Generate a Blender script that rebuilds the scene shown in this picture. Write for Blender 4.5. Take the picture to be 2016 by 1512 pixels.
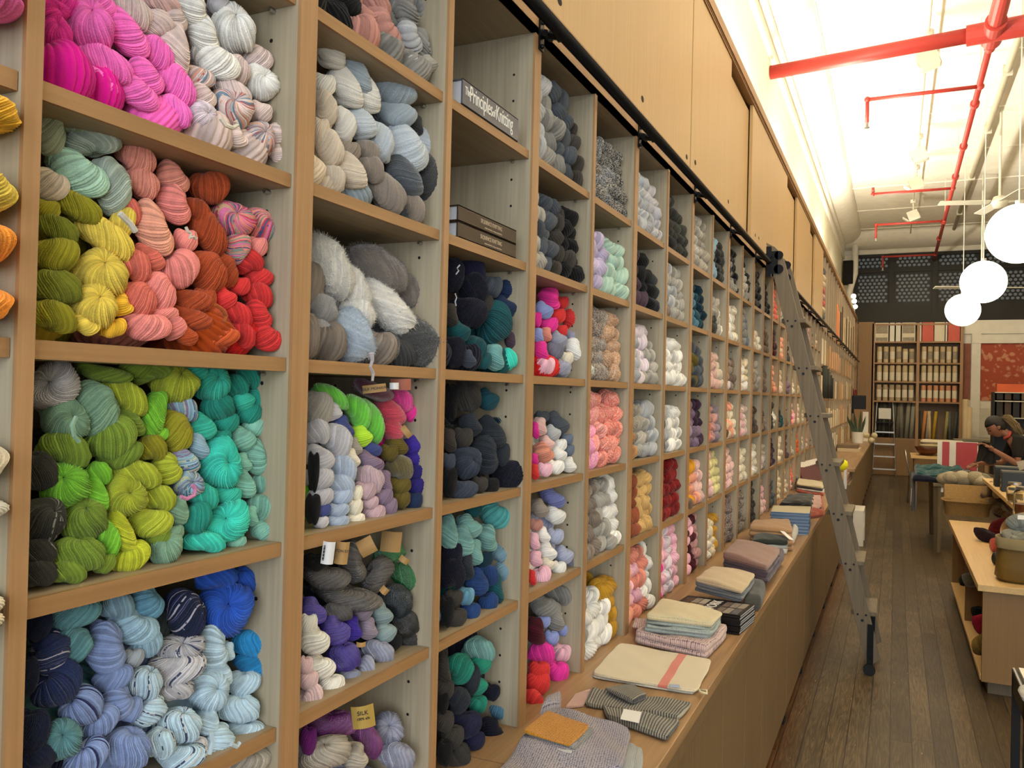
import bpy, bmesh, math, random
import numpy as np
from mathutils import Vector, Matrix
for o in list(bpy.data.objects): bpy.data.objects.remove(o)
S = bpy.context.scene
COL = S.collection
PI = math.pi
# ---------------------------------------------------------------- camera
F = 1620.0
RW = np.array([[0.906115, 0.017442, -0.422671], [0.422345, 0.019579, 0.906224], [0.024082, -0.999656, 0.010374]])
CAM = np.array([0.8, 0.0, 1.632])
cd = bpy.data.cameras.new('camera'); cam = bpy.data.objects.new('camera', cd); COL.objects.link(cam)
M = Matrix([[RW[0][0], -RW[0][1], -RW[0][2], CAM[0]], [RW[1][0], -RW[1][1], -RW[1][2], CAM[1]], [RW[2][0], -RW[2][1], -RW[2][2], CAM[2]], [0, 0, 0, 1]])
cam.matrix_world = M
cd.sensor_width = 36; cd.lens = 36 * F / 2016; cd.clip_start = .02; cd.clip_end = 100
S.camera = cam
# ---------------------------------------------------------------- view, world, daylight
S.view_settings.view_transform = 'Standard'; S.view_settings.look = 'None'
S.view_settings.gamma = 1; S.view_settings.exposure = 0.04; S.view_settings.use_curve_mapping = False
W = bpy.data.worlds.new('world'); S.world = W; W.use_nodes = True
bg = W.node_tree.nodes['Background']; bg.inputs[0].default_value = (.80, .90, 1.0, 1); bg.inputs[1].default_value = 0.55
def lamp(name, kind, loc, power, color, target=None, size=1, sizey=None, spot=None, blend=.5):
    l = bpy.data.lights.new(name, kind); l.energy = power; l.color = color
    if kind == 'AREA':
        l.size = size
        if sizey: l.shape = 'RECTANGLE'; l.size_y = sizey
    elif kind == 'SPOT':
        l.spot_size = spot; l.spot_blend = blend; l.shadow_soft_size = size
    else: l.shadow_soft_size = size
    o = bpy.data.objects.new(name, l); COL.objects.link(o); o.location = loc
    if target is not None:
        o.rotation_euler = (Vector(target) - Vector(loc)).to_track_quat('-Z', 'Y').to_euler()
    return o
lamp('shop_window_daylight', 'AREA', (2.6, -4.4, 2.4), 250, (.88, .94, 1.0), (.4, 3.5, 1.5), 4.2, 3.2)
WARM = (1.0, .80, .52)
for y in (3.4, 6.6, 9.8, 13.0, 16.2):
    lamp('track_spot_light', 'SPOT', (1.25, y, 4.7), 62 if y < 12 else 120, (1, .88, .70), (.0, y + 1.0, 2.9), .12, spot=1.9, blend=.9)
lamp('far_spot_light', 'SPOT', (1.3, 17.0, 4.6), 110, (1, .78, .5), (1.4, 20.4, 2.2), .1, spot=1.6, blend=.8)
# ---------------------------------------------------------------- picture to place helpers
def _ray(u, v): return RW @ np.array([(u - 1008.) / F, (v - 756.) / F, 1.])
def atX(u, v, x=0.): d = _ray(u, v); return Vector(CAM + (x - CAM[0]) / d[0] * d)
def atY(u, v, y): d = _ray(u, v); return Vector(CAM + (y - CAM[1]) / d[1] * d)
def atZ(u, v, z): d = _ray(u, v); return Vector(CAM + (z - CAM[2]) / d[2] * d)
def depth(p): return float((RW.T @ (np.array(p) - CAM))[2])
# ---------------------------------------------------------------- materials
def lin(h):
    h = h.lstrip('#'); c = [int(h[i:i + 2], 16) / 255 for i in (0, 2, 4)]
    return tuple(x / 12.92 if x <= .04045 else ((x + .055) / 1.055) ** 2.4 for x in c) + (1,)
def newmat(name):
    m = bpy.data.materials.new(name); m.use_nodes = True
    nt = m.node_tree; b = nt.nodes['Principled BSDF']; return m, nt, b
def nd(nt, t, **kw):
    n = nt.nodes.new(t)
    for k, v in kw.items(): setattr(n, k, v)
    return n
def plain(name, h, rough=.6, metal=0, bump=0, bscale=60, var=.12, vscale=6, spec=.4):
    m, nt, b = newmat(name); L = nt.links
    tc = nd(nt, 'ShaderNodeTexCoord'); no = nd(nt, 'ShaderNodeTexNoise'); no.inputs['Scale'].default_value = vscale; no.inputs['Detail'].default_value = 4
    L.new(tc.outputs['Object'], no.inputs['Vector'])
    mx = nd(nt, 'ShaderNodeMix', data_type='RGBA'); c = lin(h)
    mx.inputs['A'].default_value = tuple(x * (1 - var) for x in c[:3]) + (1,); mx.inputs['B'].default_value = tuple(min(1, x * (1 + var)) for x in c[:3]) + (1,)
    L.new(no.outputs[0], mx.inputs['Factor']); L.new(mx.outputs['Result'], b.inputs['Base Color'])
    b.inputs['Roughness'].default_value = rough; b.inputs['Metallic'].default_value = metal; b.inputs['Specular IOR Level'].default_value = spec
    if bump:
        n2 = nd(nt, 'ShaderNodeTexNoise'); n2.inputs['Scale'].default_value = bscale; n2.inputs['Detail'].default_value = 5
        L.new(tc.outputs['Object'], n2.inputs['Vector']); bp = nd(nt, 'ShaderNodeBump'); bp.inputs['Strength'].default_value = bump; bp.inputs['Distance'].default_value = .01
        L.new(n2.outputs[0], bp.inputs['Height']); L.new(bp.outputs[0], b.inputs['Normal'])
    return m
def wood(name, h1, h2, axis=2, rough=.5, scale=1.0, fig=.5):
    """wood with the grain running along one axis"""
    m, nt, b = newmat(name); L = nt.links
    tc = nd(nt, 'ShaderNodeTexCoord'); mp = nd(nt, 'ShaderNodeMapping')
    sc = [14 * scale] * 3; sc[axis] = .9 * scale; mp.inputs['Scale'].default_value = sc
    L.new(tc.outputs['Object'], mp.inputs['Vector'])
    n1 = nd(nt, 'ShaderNodeTexNoise'); n1.inputs['Scale'].default_value = 1.0; n1.inputs['Detail'].default_value = 3; n1.inputs['Distortion'].default_value = .6
    L.new(mp.outputs[0], n1.inputs['Vector'])
    mp2 = nd(nt, 'ShaderNodeMapping'); sc2 = [150 * scale] * 3; sc2[axis] = 4 * scale; mp2.inputs['Scale'].default_value = sc2
    L.new(tc.outputs['Object'], mp2.inputs['Vector'])
    n2 = nd(nt, 'ShaderNodeTexNoise'); n2.inputs['Scale'].default_value = 1; n2.inputs['Detail'].default_value = 4
    L.new(mp2.outputs[0], n2.inputs['Vector'])
    # ring figure
    w = nd(nt, 'ShaderNodeMath', operation='MULTIPLY'); w.inputs[1].default_value = 26; L.new(n1.outputs[0], w.inputs[0])
    s = nd(nt, 'ShaderNodeMath', operation='SINE'); L.new(w.outputs[0], s.inputs[0])
    a = nd(nt, 'ShaderNodeMath', operation='MULTIPLY_ADD'); a.inputs[1].default_value = .16 * fig; a.inputs[2].default_value = .5; L.new(s.outputs[0], a.inputs[0])
    a2 = nd(nt, 'ShaderNodeMath', operation='MULTIPLY_ADD'); a2.inputs[1].default_value = .9; L.new(n2.outputs[0], a2.inputs[0])
    a3 = nd(nt, 'ShaderNodeMath', operation='SUBTRACT'); L.new(a.outputs[0], a2.inputs[2]); L.new(a2.outputs[0], a3.inputs[0]); a3.inputs[1].default_value = .45
    mx = nd(nt, 'ShaderNodeMix', data_type='RGBA'); mx.inputs['A'].default_value = lin(h1); mx.inputs['B'].default_value = lin(h2)
    L.new(a3.outputs[0], mx.inputs['Factor']); L.new(mx.outputs['Result'], b.inputs['Base Color'])
    b.inputs['Roughness'].default_value = rough; b.inputs['Specular IOR Level'].default_value = .35
    bp = nd(nt, 'ShaderNodeBump'); bp.inputs['Strength'].default_value = .12; bp.inputs['Distance'].default_value = .002
    L.new(n2.outputs[0], bp.inputs['Height']); L.new(bp.outputs[0], b.inputs['Normal'])
    return m
MT = {}
MT['ply'] = wood('pale_plywood', '#988c74', '#b9ad94', 2, .55, fig=.9)
MT['plyh'] = wood('pale_plywood_level', '#8f7f66', '#ad9d82', 1, .55, fig=.8)
MT['oakv'] = wood('oak_upright', '#93714b', '#b58d64', 2, .45, fig=.6)
MT['oakh'] = wood('oak_level', '#8a6742', '#ac855a', 1, .45, fig=.6)
MT['oakdoor'] = wood('oak_door', '#b1905f', '#c4a473', 2, .42, .6, fig=.35)
MT['top'] = wood('counter_oak', '#836544', '#b5926a', 1, .38, .6, fig=1.3)
MT['basev'] = wood('base_oak', '#69523a', '#857052', 2, .5, .5, fig=.4)
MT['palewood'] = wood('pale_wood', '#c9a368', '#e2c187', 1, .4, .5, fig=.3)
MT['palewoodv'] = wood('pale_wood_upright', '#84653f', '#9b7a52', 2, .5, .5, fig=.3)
MT['ladderwood'] = wood('ladder_oak', '#5e5444', '#81745f', 2, .5, .7, fig=.5)
MT['black'] = plain('black_iron', '#17181a', .42, .6, bump=.1)
MT['blackp'] = plain('black_paint', '#0d0d0e', .5)
MT['dark'] = plain('dark_gap', '#14100c', .8)
MT['red'] = plain('red_pipe_paint', '#a5362e', .5)
MT['steel'] = plain('brushed_steel', '#b9b9b6', .28, .95)
MT['alu'] = plain('aluminium', '#cfcdc6', .32, .7)
MT['wall'] = plain('cream_wall_paint', '#f1ead2', .75, bump=.25, bscale=9)
MT['ceil'] = plain('white_ceiling_paint', '#f0eadb', .8, bump=.3, bscale=3)
MT['whitep'] = plain('white_paint', '#e4dfd0', .5)
MT['fixture'] = plain('fixture_white', '#cfcab8', .45)
MT['paper'] = plain('paper_white', '#e6e6e4', .7, var=.04)
MT['kraft'] = plain('kraft_paper', '#a98c5c', .8)
MT['conduit'] = plain('grey_conduit', '#b3aa93', .5)
def emis(name, col, s):
    m, nt, b = newmat(name); b.inputs['Base Color'].default_value = (.9, .9, .85, 1)
    b.inputs['Emission Color'].default_value = col + (1,); b.inputs['Emission Strength'].default_value = s; return m
MT['globe'] = emis('glowing_opal_glass', (1, .88, .68), 3.6)
MT['strip'] = emis('glowing_tube', (1, .84, .55), 26.0)
def knit(name, h, h2=None, scale=260, rough=.9, bump=.6, holes=0, stripe=0):
    """knitted cloth: rows of stitches as bump and a little tint"""
    m, nt, b = newmat(name); L = nt.links
    tc = nd(nt, 'ShaderNodeTexCoord')
    vo = nd(nt, 'ShaderNodeTexVoronoi'); vo.inputs['Scale'].default_value = scale; L.new(tc.outputs['UV'], vo.inputs['Vector']); vo.inputs['Randomness'].default_value = .25
    mx = nd(nt, 'ShaderNodeMix', data_type='RGBA'); c = lin(h); mx.inputs['A'].default_value = c; d = lin(h2) if h2 else tuple(x * .45 for x in c[:3]) + (1,)
    mx.inputs['B'].default_value = d
    mr = nd(nt, 'ShaderNodeMapRange'); mr.inputs['From Min'].default_value = .38 if not holes else .42; mr.inputs['From Max'].default_value = .8 if not holes else .62
    L.new(vo.outputs['Distance'], mr.inputs['Value'])
    if stripe:
        sp = nd(nt, 'ShaderNodeSeparateXYZ'); L.new(tc.outputs['UV'], sp.inputs[0])
        q = nd(nt, 'ShaderNodeMath', operation='MULTIPLY'); q.inputs[1].default_value = stripe; L.new(sp.outputs[0], q.inputs[0])
        s = nd(nt, 'ShaderNodeMath', operation='SINE'); L.new(q.outputs[0], s.inputs[0])
        g = nd(nt, 'ShaderNodeMath', operation='MULTIPLY_ADD'); g.inputs[1].default_value = .5; g.inputs[2].default_value = .5; L.new(s.outputs[0], g.inputs[0])
        g2 = nd(nt, 'ShaderNodeMath', operation='MULTIPLY_ADD'); g2.inputs[1].default_value = .5; L.new(mr.outputs[0], g2.inputs[0]); L.new(g.outputs[0], g2.inputs[2])
        L.new(g2.outputs[0], mx.inputs['Factor'])
    else: L.new(mr.outputs[0], mx.inputs['Factor'])
    L.new(mx.outputs['Result'], b.inputs['Base Color']); b.inputs['Roughness'].default_value = rough
    b.inputs['Sheen Weight'].default_value = .25; b.inputs['Specular IOR Level'].default_value = .15
    bp = nd(nt, 'ShaderNodeBump'); bp.inputs['Strength'].default_value = bump; bp.inputs['Distance'].default_value = .003; bp.invert = True
    L.new(vo.outputs['Distance'], bp.inputs['Height']); L.new(bp.outputs[0], b.inputs['Normal'])
    return m
# ---------------------------------------------------------------- mesh builder
class MB:
    def __init__(s): s.v = []; s.f = []; s.m = []; s.uv = {}
    def add(s, vs, fs, mi=0):
        n = len(s.v); s.v += [tuple(v) for v in vs]; s.f += [tuple(i + n for i in f) for f in fs]; s.m += [mi] * len(fs); return s
    def box(s, x0, x1, y0, y1, z0, z1, mi=0):
        return s.add([(x0, y0, z0), (x1, y0, z0), (x1, y1, z0), (x0, y1, z0), (x0, y0, z1), (x1, y0, z1), (x1, y1, z1), (x0, y1, z1)],
                     [(0, 3, 2, 1), (4, 5, 6, 7), (0, 1, 5, 4), (1, 2, 6, 5), (2, 3, 7, 6), (3, 0, 4, 7)], mi)
    def obox(s, c, ax, ay, az, mi=0):
        c, ax, ay, az = map(Vector, (c, ax, ay, az)); vs = [c + i * ax + j * ay + k * az for k in (-1, 1) for j in (-1, 1) for i in (-1, 1)]
        return s.add(vs, [(0, 2, 3, 1), (4, 5, 7, 6), (0, 1, 5, 4), (1, 3, 7, 5), (3, 2, 6, 7), (2, 0, 4, 6)], mi)
    def tube(s, pts, r, n=10, mi=0, cap=True):
        pts = [Vector(p) for p in pts]; rs = r if isinstance(r, (list, tuple)) else [r] * len(pts); rings = []; up = None
        for i, p in enumerate(pts):
            t = (pts[min(i + 1, len(pts) - 1)] - pts[max(i - 1, 0)]).normalized()
            if up is None: up = Vector((0, 0, 1)) if abs(t.z) < .9 else Vector((1, 0, 0))
            a = t.cross(up).normalized(); b = a.cross(t).normalized(); up = b
            rings.append([p + rs[i] * (math.cos(2 * PI * k / n) * a + math.sin(2 * PI * k / n) * b) for k in range(n)])
        vs = [v for R in rings for v in R]; fs = []
        for i in range(len(rings) - 1):
            for k in range(n): fs.append((i * n + k, i * n + (k + 1) % n, (i + 1) * n + (k + 1) % n, (i + 1) * n + k))
        if cap: fs.append(tuple(range(n))[::-1]); fs.append(tuple((len(rings) - 1) * n + k for k in range(n)))
        return s.add(vs, fs, mi)
    def lathe(s, c, prof, n=24, mi=0):
        c = Vector(c); vs = []; fs = []
        for r, z in prof:
            for k in range(n): vs.append(c + Vector((r * math.cos(2 * PI * k / n), r * math.sin(2 * PI * k / n), z)))
        for i in range(len(prof) - 1):
            for k in range(n): fs.append((i * n + k, i * n + (k + 1) % n, (i + 1) * n + (k + 1) % n, (i + 1) * n + k))
        return s.add(vs, fs, mi)
    def sphere(s, c, r, n=16, m=10, mi=0, sc=(1, 1, 1)):
        vs = []; fs = []
        for i in range(m + 1):
            t = PI * i / m
            for k in range(n): vs.append((c[0] + r * sc[0] * math.sin(t) * math.cos(2 * PI * k / n), c[1] + r * sc[1] * math.sin(t) * math.sin(2 * PI * k / n), c[2] + r * sc[2] * math.cos(t)))
        for i in range(m):
            for k in range(n): fs.append((i * n + k, (i + 1) * n + k, (i + 1) * n + (k + 1) % n, i * n + (k + 1) % n))
        return s.add(vs, fs, mi)
def link(name, me, parent=None, smooth=False):
    o = bpy.data.objects.new(name, me); COL.objects.link(o)
    if parent is not None: o.parent = parent; o.matrix_parent_inverse = Matrix.Translation(-parent.location) if parent.type == 'EMPTY' and parent.parent is None else Matrix()
    return o
def obj(name, mb, mats, parent=None, smooth=False, bevel=0):
    me = bpy.data.meshes.new(name); me.from_pydata(mb.v, [], mb.f)
    if not isinstance(mats, (list, tuple)): mats = [mats]
    for m in mats: me.materials.append(m)
    if len(mats) > 1: me.polygons.foreach_set('material_index', mb.m)
    if smooth: me.polygons.foreach_set('use_smooth', [True] * len(me.polygons))
    me.update()
    o = link(name, me, parent)
    if bevel:
        md = o.modifiers.new('bevel', 'BEVEL'); md.width = bevel; md.segments = 2; md.limit_method = 'ANGLE'
    return o
def tag(o, label, cat, group=None, kind=None):
    o['label'] = label; o['category'] = cat
    if group: o['group'] = group
    if kind: o['kind'] = kind
    return o
def thing(name, label, cat, loc=(0, 0, 0), group=None):
    o = bpy.data.objects.new(name, None); COL.objects.link(o); o.location = loc; o.empty_display_size = .05
    return tag(o, label, cat, group)
def struct(name, mb, m, **k):
    o = obj(name, mb, m, **k); o['kind'] = 'structure'; return o
def text(name, s, size, loc, xdir, updir, mat, parent=None, ext=.0004, align='CENTER', sx=1):
    c = bpy.data.curves.new(name, 'FONT'); c.body = s; c.size = size; c.extrude = ext; c.align_x = align; c.align_y = 'CENTER'; c.materials.append(mat)
    o = bpy.data.objects.new(name, c); COL.objects.link(o)
    x = Vector(xdir).normalized(); y = Vector(updir).normalized(); z = x.cross(y).normalized(); y = z.cross(x)
    mm = Matrix((x * sx, y, z)).transposed().to_4x4(); mm.translation = Vector(loc)
    bpy.context.view_layer.update(); me = bpy.data.meshes.new_from_object(o.evaluated_get(bpy.context.evaluated_depsgraph_get()))
    me.name = name; mo = bpy.data.objects.new(name, me); COL.objects.link(mo); me.materials.clear(); me.materials.append(mat)
    bpy.data.objects.remove(o); o = mo
    if parent is not None:
        o.parent = parent; o.matrix_parent_inverse = Matrix.Translation(-parent.location) if parent.parent is None and parent.type == 'EMPTY' else Matrix()
    o.matrix_basis = mm
    return o
ORD = ['first', 'second', 'third', 'fourth', 'fifth', 'sixth', 'seventh', 'eighth', 'ninth', 'tenth', 'eleventh', 'twelfth', 'thirteenth', 'fourteenth', 'fifteenth', 'sixteenth', 'seventeenth', 'eighteenth', 'nineteenth', 'twentieth', 'twenty-first', 'twenty-second', 'twenty-third', 'twenty-fourth', 'twenty-fifth']
# ================================================================ room shell
def floor_mat():
    m, nt, b = newmat('floor_planks'); L = nt.links
    tc = nd(nt, 'ShaderNodeTexCoord'); sp = nd(nt, 'ShaderNodeSeparateXYZ'); L.new(tc.outputs['Object'], sp.inputs[0])
    def mth(op, a, bb=None, c=None):
        n = nd(nt, 'ShaderNodeMath', operation=op)
        for i, x in enumerate((a, bb, c)):
            if x is None: continue
            if isinstance(x, (int, float)): n.inputs[i].default_value = x
            else: L.new(x, n.inputs[i])
        return n.outputs[0]
    PWD = .0945
    xs = mth('DIVIDE', mth('ADD', sp.outputs[0], -.993 + 30 * PWD), PWD)
    pi_ = mth('FLOOR', xs); fx = mth('FRACT', xs)
    wn = nd(nt, 'ShaderNodeTexWhiteNoise', noise_dimensions='1D'); L.new(pi_, wn.inputs['W'])
    ys = mth('ADD', mth('DIVIDE', sp.outputs[1], 2.7), mth('MULTIPLY', wn.outputs['Value'], 7))
    py = mth('FLOOR', ys); fy = mth('FRACT', ys)
    cmb = nd(nt, 'ShaderNodeCombineXYZ'); L.new(pi_, cmb.inputs[0]); L.new(py, cmb.inputs[1])
    wn2 = nd(nt, 'ShaderNodeTexWhiteNoise', noise_dimensions='2D'); L.new(cmb.outputs[0], wn2.inputs['Vector'])
    # grain with an offset for each board
    off = nd(nt, 'ShaderNodeVectorMath', operation='MULTIPLY_ADD'); L.new(wn2.outputs['Color'], off.inputs[0]); off.inputs[1].default_value = (9, 9, 9); L.new(tc.outputs['Object'], off.inputs[2])
    mp = nd(nt, 'ShaderNodeMapping'); mp.inputs['Scale'].default_value = (26, 1.6, 1); L.new(off.outputs[0], mp.inputs['Vector'])
    n1 = nd(nt, 'ShaderNodeTexNoise'); n1.inputs['Scale'].default_value = 1; n1.inputs['Detail'].default_value = 3; n1.inputs['Distortion'].default_value = 1.2; L.new(mp.outputs[0], n1.inputs['Vector'])
    rings = mth('SINE', mth('MULTIPLY', n1.outputs[0], 42))
    mp2 = nd(nt, 'ShaderNodeMapping'); mp2.inputs['Scale'].default_value = (240, 7, 1); L.new(off.outputs[0], mp2.inputs['Vector'])
    n2 = nd(nt, 'ShaderNodeTexNoise'); n2.inputs['Scale'].default_value = 1; n2.inputs['Detail'].default_value = 4; L.new(mp2.outputs[0], n2.inputs['Vector'])
    n3 = nd(nt, 'ShaderNodeTexNoise'); n3.inputs['Scale'].default_value = 1.7; n3.inputs['Detail'].default_value = 5; L.new(tc.outputs['Object'], n3.inputs['Vector'])
    t = mth('ADD', mth('MULTIPLY', wn2.outputs['Value'], .26), mth('ADD', mth('MULTIPLY', rings, .09), mth('ADD', mth('MULTIPLY', n2.outputs[0], .5), mth('MULTIPLY', n3.outputs[0], .55))))
    cr = nd(nt, 'ShaderNodeValToRGB'); e = cr.color_ramp.elements
    e[0].position = .35; e[0].color = lin('#33281a'); e[1].position = 1.15 if False else 1.0; e[1].color = lin('#77654a')
    k = e.new(.68); k.color = lin('#50422d')
    L.new(t, cr.inputs[0])
    # worn orange band near the cabinets
    band = nd(nt, 'ShaderNodeMapRange'); band.inputs['From Min'].default_value = .50; band.inputs['From Max'].default_value = .36; L.new(mth('ADD', sp.outputs[0], mth('MULTIPLY', n3.outputs[0], .12)), band.inputs['Value'])
    mxb = nd(nt, 'ShaderNodeMix', data_type='RGBA', blend_type='MULTIPLY'); L.new(band.outputs[0], mxb.inputs['Factor']); L.new(cr.outputs[0], mxb.inputs['A']); mxb.inputs['B'].default_value = (1.25, .72, .42, 1)
    # scuffs
    mp4 = nd(nt, 'ShaderNodeMapping'); mp4.inputs['Scale'].default_value = (60, 14, 1); L.new(tc.outputs['Object'], mp4.inputs['Vector'])
    n4 = nd(nt, 'ShaderNodeTexNoise'); n4.inputs['Scale'].default_value = 1; n4.inputs['Detail'].default_value = 6; L.new(mp4.outputs[0], n4.inputs['Vector'])
    sc = nd(nt, 'ShaderNodeMapRange'); sc.inputs['From Min'].default_value = .70; sc.inputs['From Max'].default_value = .76; L.new(n4.outputs[0], sc.inputs['Value'])
    mxs = nd(nt, 'ShaderNodeMix', data_type='RGBA'); L.new(mth('MULTIPLY', sc.outputs[0], .6), mxs.inputs['Factor']); L.new(mxb.outputs['Result'], mxs.inputs['A']); mxs.inputs['B'].default_value = lin('#c9b892')
    gap = mth('MAXIMUM', mth('LESS_THAN', mth('MINIMUM', fx, mth('SUBTRACT', 1, fx)), .022), mth('LESS_THAN', fy, .0014))
    mxg = nd(nt, 'ShaderNodeMix', data_type='RGBA'); L.new(gap, mxg.inputs['Factor']); L.new(mxs.outputs['Result'], mxg.inputs['A']); mxg.inputs['B'].default_value = lin('#1d130a')
    L.new(mxg.outputs['Result'], b.inputs['Base Color']); b.inputs['Roughness'].default_value = .42; b.inputs['Specular IOR Level'].default_value = .35
    bp = nd(nt, 'ShaderNodeBump'); bp.inputs['Strength'].default_value = .35; bp.inputs['Distance'].default_value = .003
    L.new(mth('SUBTRACT', mth('MULTIPLY', n2.outputs[0], .5), gap), bp.inputs['Height']); L.new(bp.outputs[0], b.inputs['Normal'])
    return m
FY = 20.6
struct('floor', MB().box(-.5, 5.3, -2.2, FY + .2, -.1, 0), floor_mat())
struct('wall_left', MB().box(-.55, -.362, -2.2, FY, 0, 5.42), MT['wall'])
struct('wall_right', MB().box(5.2, 5.35, -2.2, FY, 0, 5.42), MT['wall'])
m = MB().box(-.55, 5.35, FY, FY + .15, 0, 3.46).box(-.55, 5.35, FY, FY + .15, 5.0, 5.5).box(-.55, -.13, FY, FY + .15, 3.46, 5.0).box(4.4, 5.35, FY, FY + .15, 3.46, 5.0)
struct('wall_far', m, MT['wall'])
cb = MB().box(-.55, 5.35, -2.2, FY + .2, 5.42, 5.6)
for y in np.arange(.6, FY, 1.9): cb.box(-.36, 5.2, y, y + .012, 5.405, 5.42)
struct('ceiling', cb, MT['ceil'])
# cove and mouldings between wall and ceiling
cv = MB(); prof = [(-.362, 4.92), (-.335, 4.925), (-.325, 4.98), (-.34, 5.0), (-.34, 5.10), (-.30, 5.11), (-.285, 5.16), (-.30, 5.18)]
prof += [(-.30 + .34 * math.sin(a), 5.18 + .235 * (1 - math.cos(a))) for a in np.linspace(.1, PI / 2, 8)] + [(.05, 5.42), (-.362, 5.42)]
n = len(prof); cv.add([(x, -2.2, z) for x, z in prof] + [(x, FY, z) for x, z in prof], [(i, i + 1, n + i + 1, n + i) for i in range(n - 1)])
struct('trim_1', cv, MT['ceil'], smooth=True)
cf = MB(); prof2 = [(0, 5.0), (-.04, 5.02), (-.05, 5.1)] + [(-.05 - .7 * math.sin(a), 5.1 + .32 * (1 - math.cos(a))) for a in np.linspace(.1, PI / 2, 8)] + [(0, 5.42)]
n = len(prof2); cf.add([(-.36, FY + y, z) for y, z in prof2] + [(5.2, FY + y, z) for y, z in prof2], [(i, i + 1, n + i + 1, n + i) for i in range(n - 1)])
struct('trim_2', cf, MT['ceil'], smooth=True)
# far vault light grille
gt = MB().box(-.13, 4.4, FY + .02, FY + .06, 3.46, 5.0); grille = struct('window_1', gt, plain('grille_iron', '#1f1e1b', .5, .3))
gb = MB()
for x in (-.13, .62, 1.50, 2.42, 3.3, 4.2): gb.box(x, x + .1, FY - .05, FY + .05, 3.46, 5.0)
gb.box(-.13, 4.4, FY - .03, FY + .05, 4.58, 4.68).box(-.13, 4.4, FY - .04, FY + .05, 3.42, 3.86).box(-.13, 4.4, FY - .04, FY + .05, 4.93, 5.0)
obj('glazing_bar', gb, plain('glazing_iron', '#262420', .55, .3), grille)
gd = MB(); rr = random.Random(3)
row = 0; z = 3.93
while z < 4.9:
    x = -.02 + (.048 if row % 2 else 0)
    while x < 4.3:
        if not any(bx - .05 < x < bx + .15 for bx in (.62, 1.50, 2.42, 3.3, 4.2)) and not (4.55 < z < 4.71):
            c = [(x + .036 * math.cos(a), FY + .012, z + .033 * math.sin(a)) for a in np.linspace(0, 2 * PI, 11)[:-1]]
            cc = [(x + .026 * math.cos(a), FY + .002, z + .024 * math.sin(a)) for a in np.linspace(0, 2 * PI, 11)[:-1]]
            gd.add(c + cc, [(i, (i + 1) % 10, 10 + (i + 1) % 10, 10 + i) for i in range(10)] + [tuple(range(10, 20))])
        x += .096
    row += 1; z += .080
gm = plain('daylit_vault_glass', '#55564f', .55, var=.5, vscale=1.3)
gm.node_tree.nodes['Principled BSDF'].inputs['Emission Color'].default_value = (.75, .85, .9, 1); gm.node_tree.nodes['Principled BSDF'].inputs['Emission Strength'].default_value = .06  # faint emission put into the glass as daylight behind it
obj('pane', gd, gm, grille)
# ================================================================ long wall of pigeonholes
P = .4245; Y0 = .5475; TH = .019
def PY(i): return Y0 + i * P                     # centre of upright i
TOPS = [2.215, 1.945, 1.675, 1.405, 1.135]       # tops of the adjustable shelves
ZC = .833                                        # counter top
HB = 2.50                                        # underside of the pigeonhole row's head
NU = 22
fam = ['far left at the picture edge', 'holding pink, red, green and blue skeins']
ulabel = {0: 'oak shelving unit at the left edge with hot pink, lime and blue skeins',
          1: 'oak shelving unit with white roving, mohair, silk and the knitting books',
          2: 'oak shelving unit with hot pink skeins beside brown and white tweed',
          3: 'oak shelving unit with pure white and dark red skeins above the pink ones',
          4: 'oak shelving unit with light blue skeins at the top and gold ones below',
          5: 'oak shelving unit with cream and blush pink skeins just before the ladder',
          6: 'oak shelving unit partly behind the ladder top with black skeins',
          7: 'oak shelving unit right behind the rolling ladder with coral red skeins'}
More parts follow.
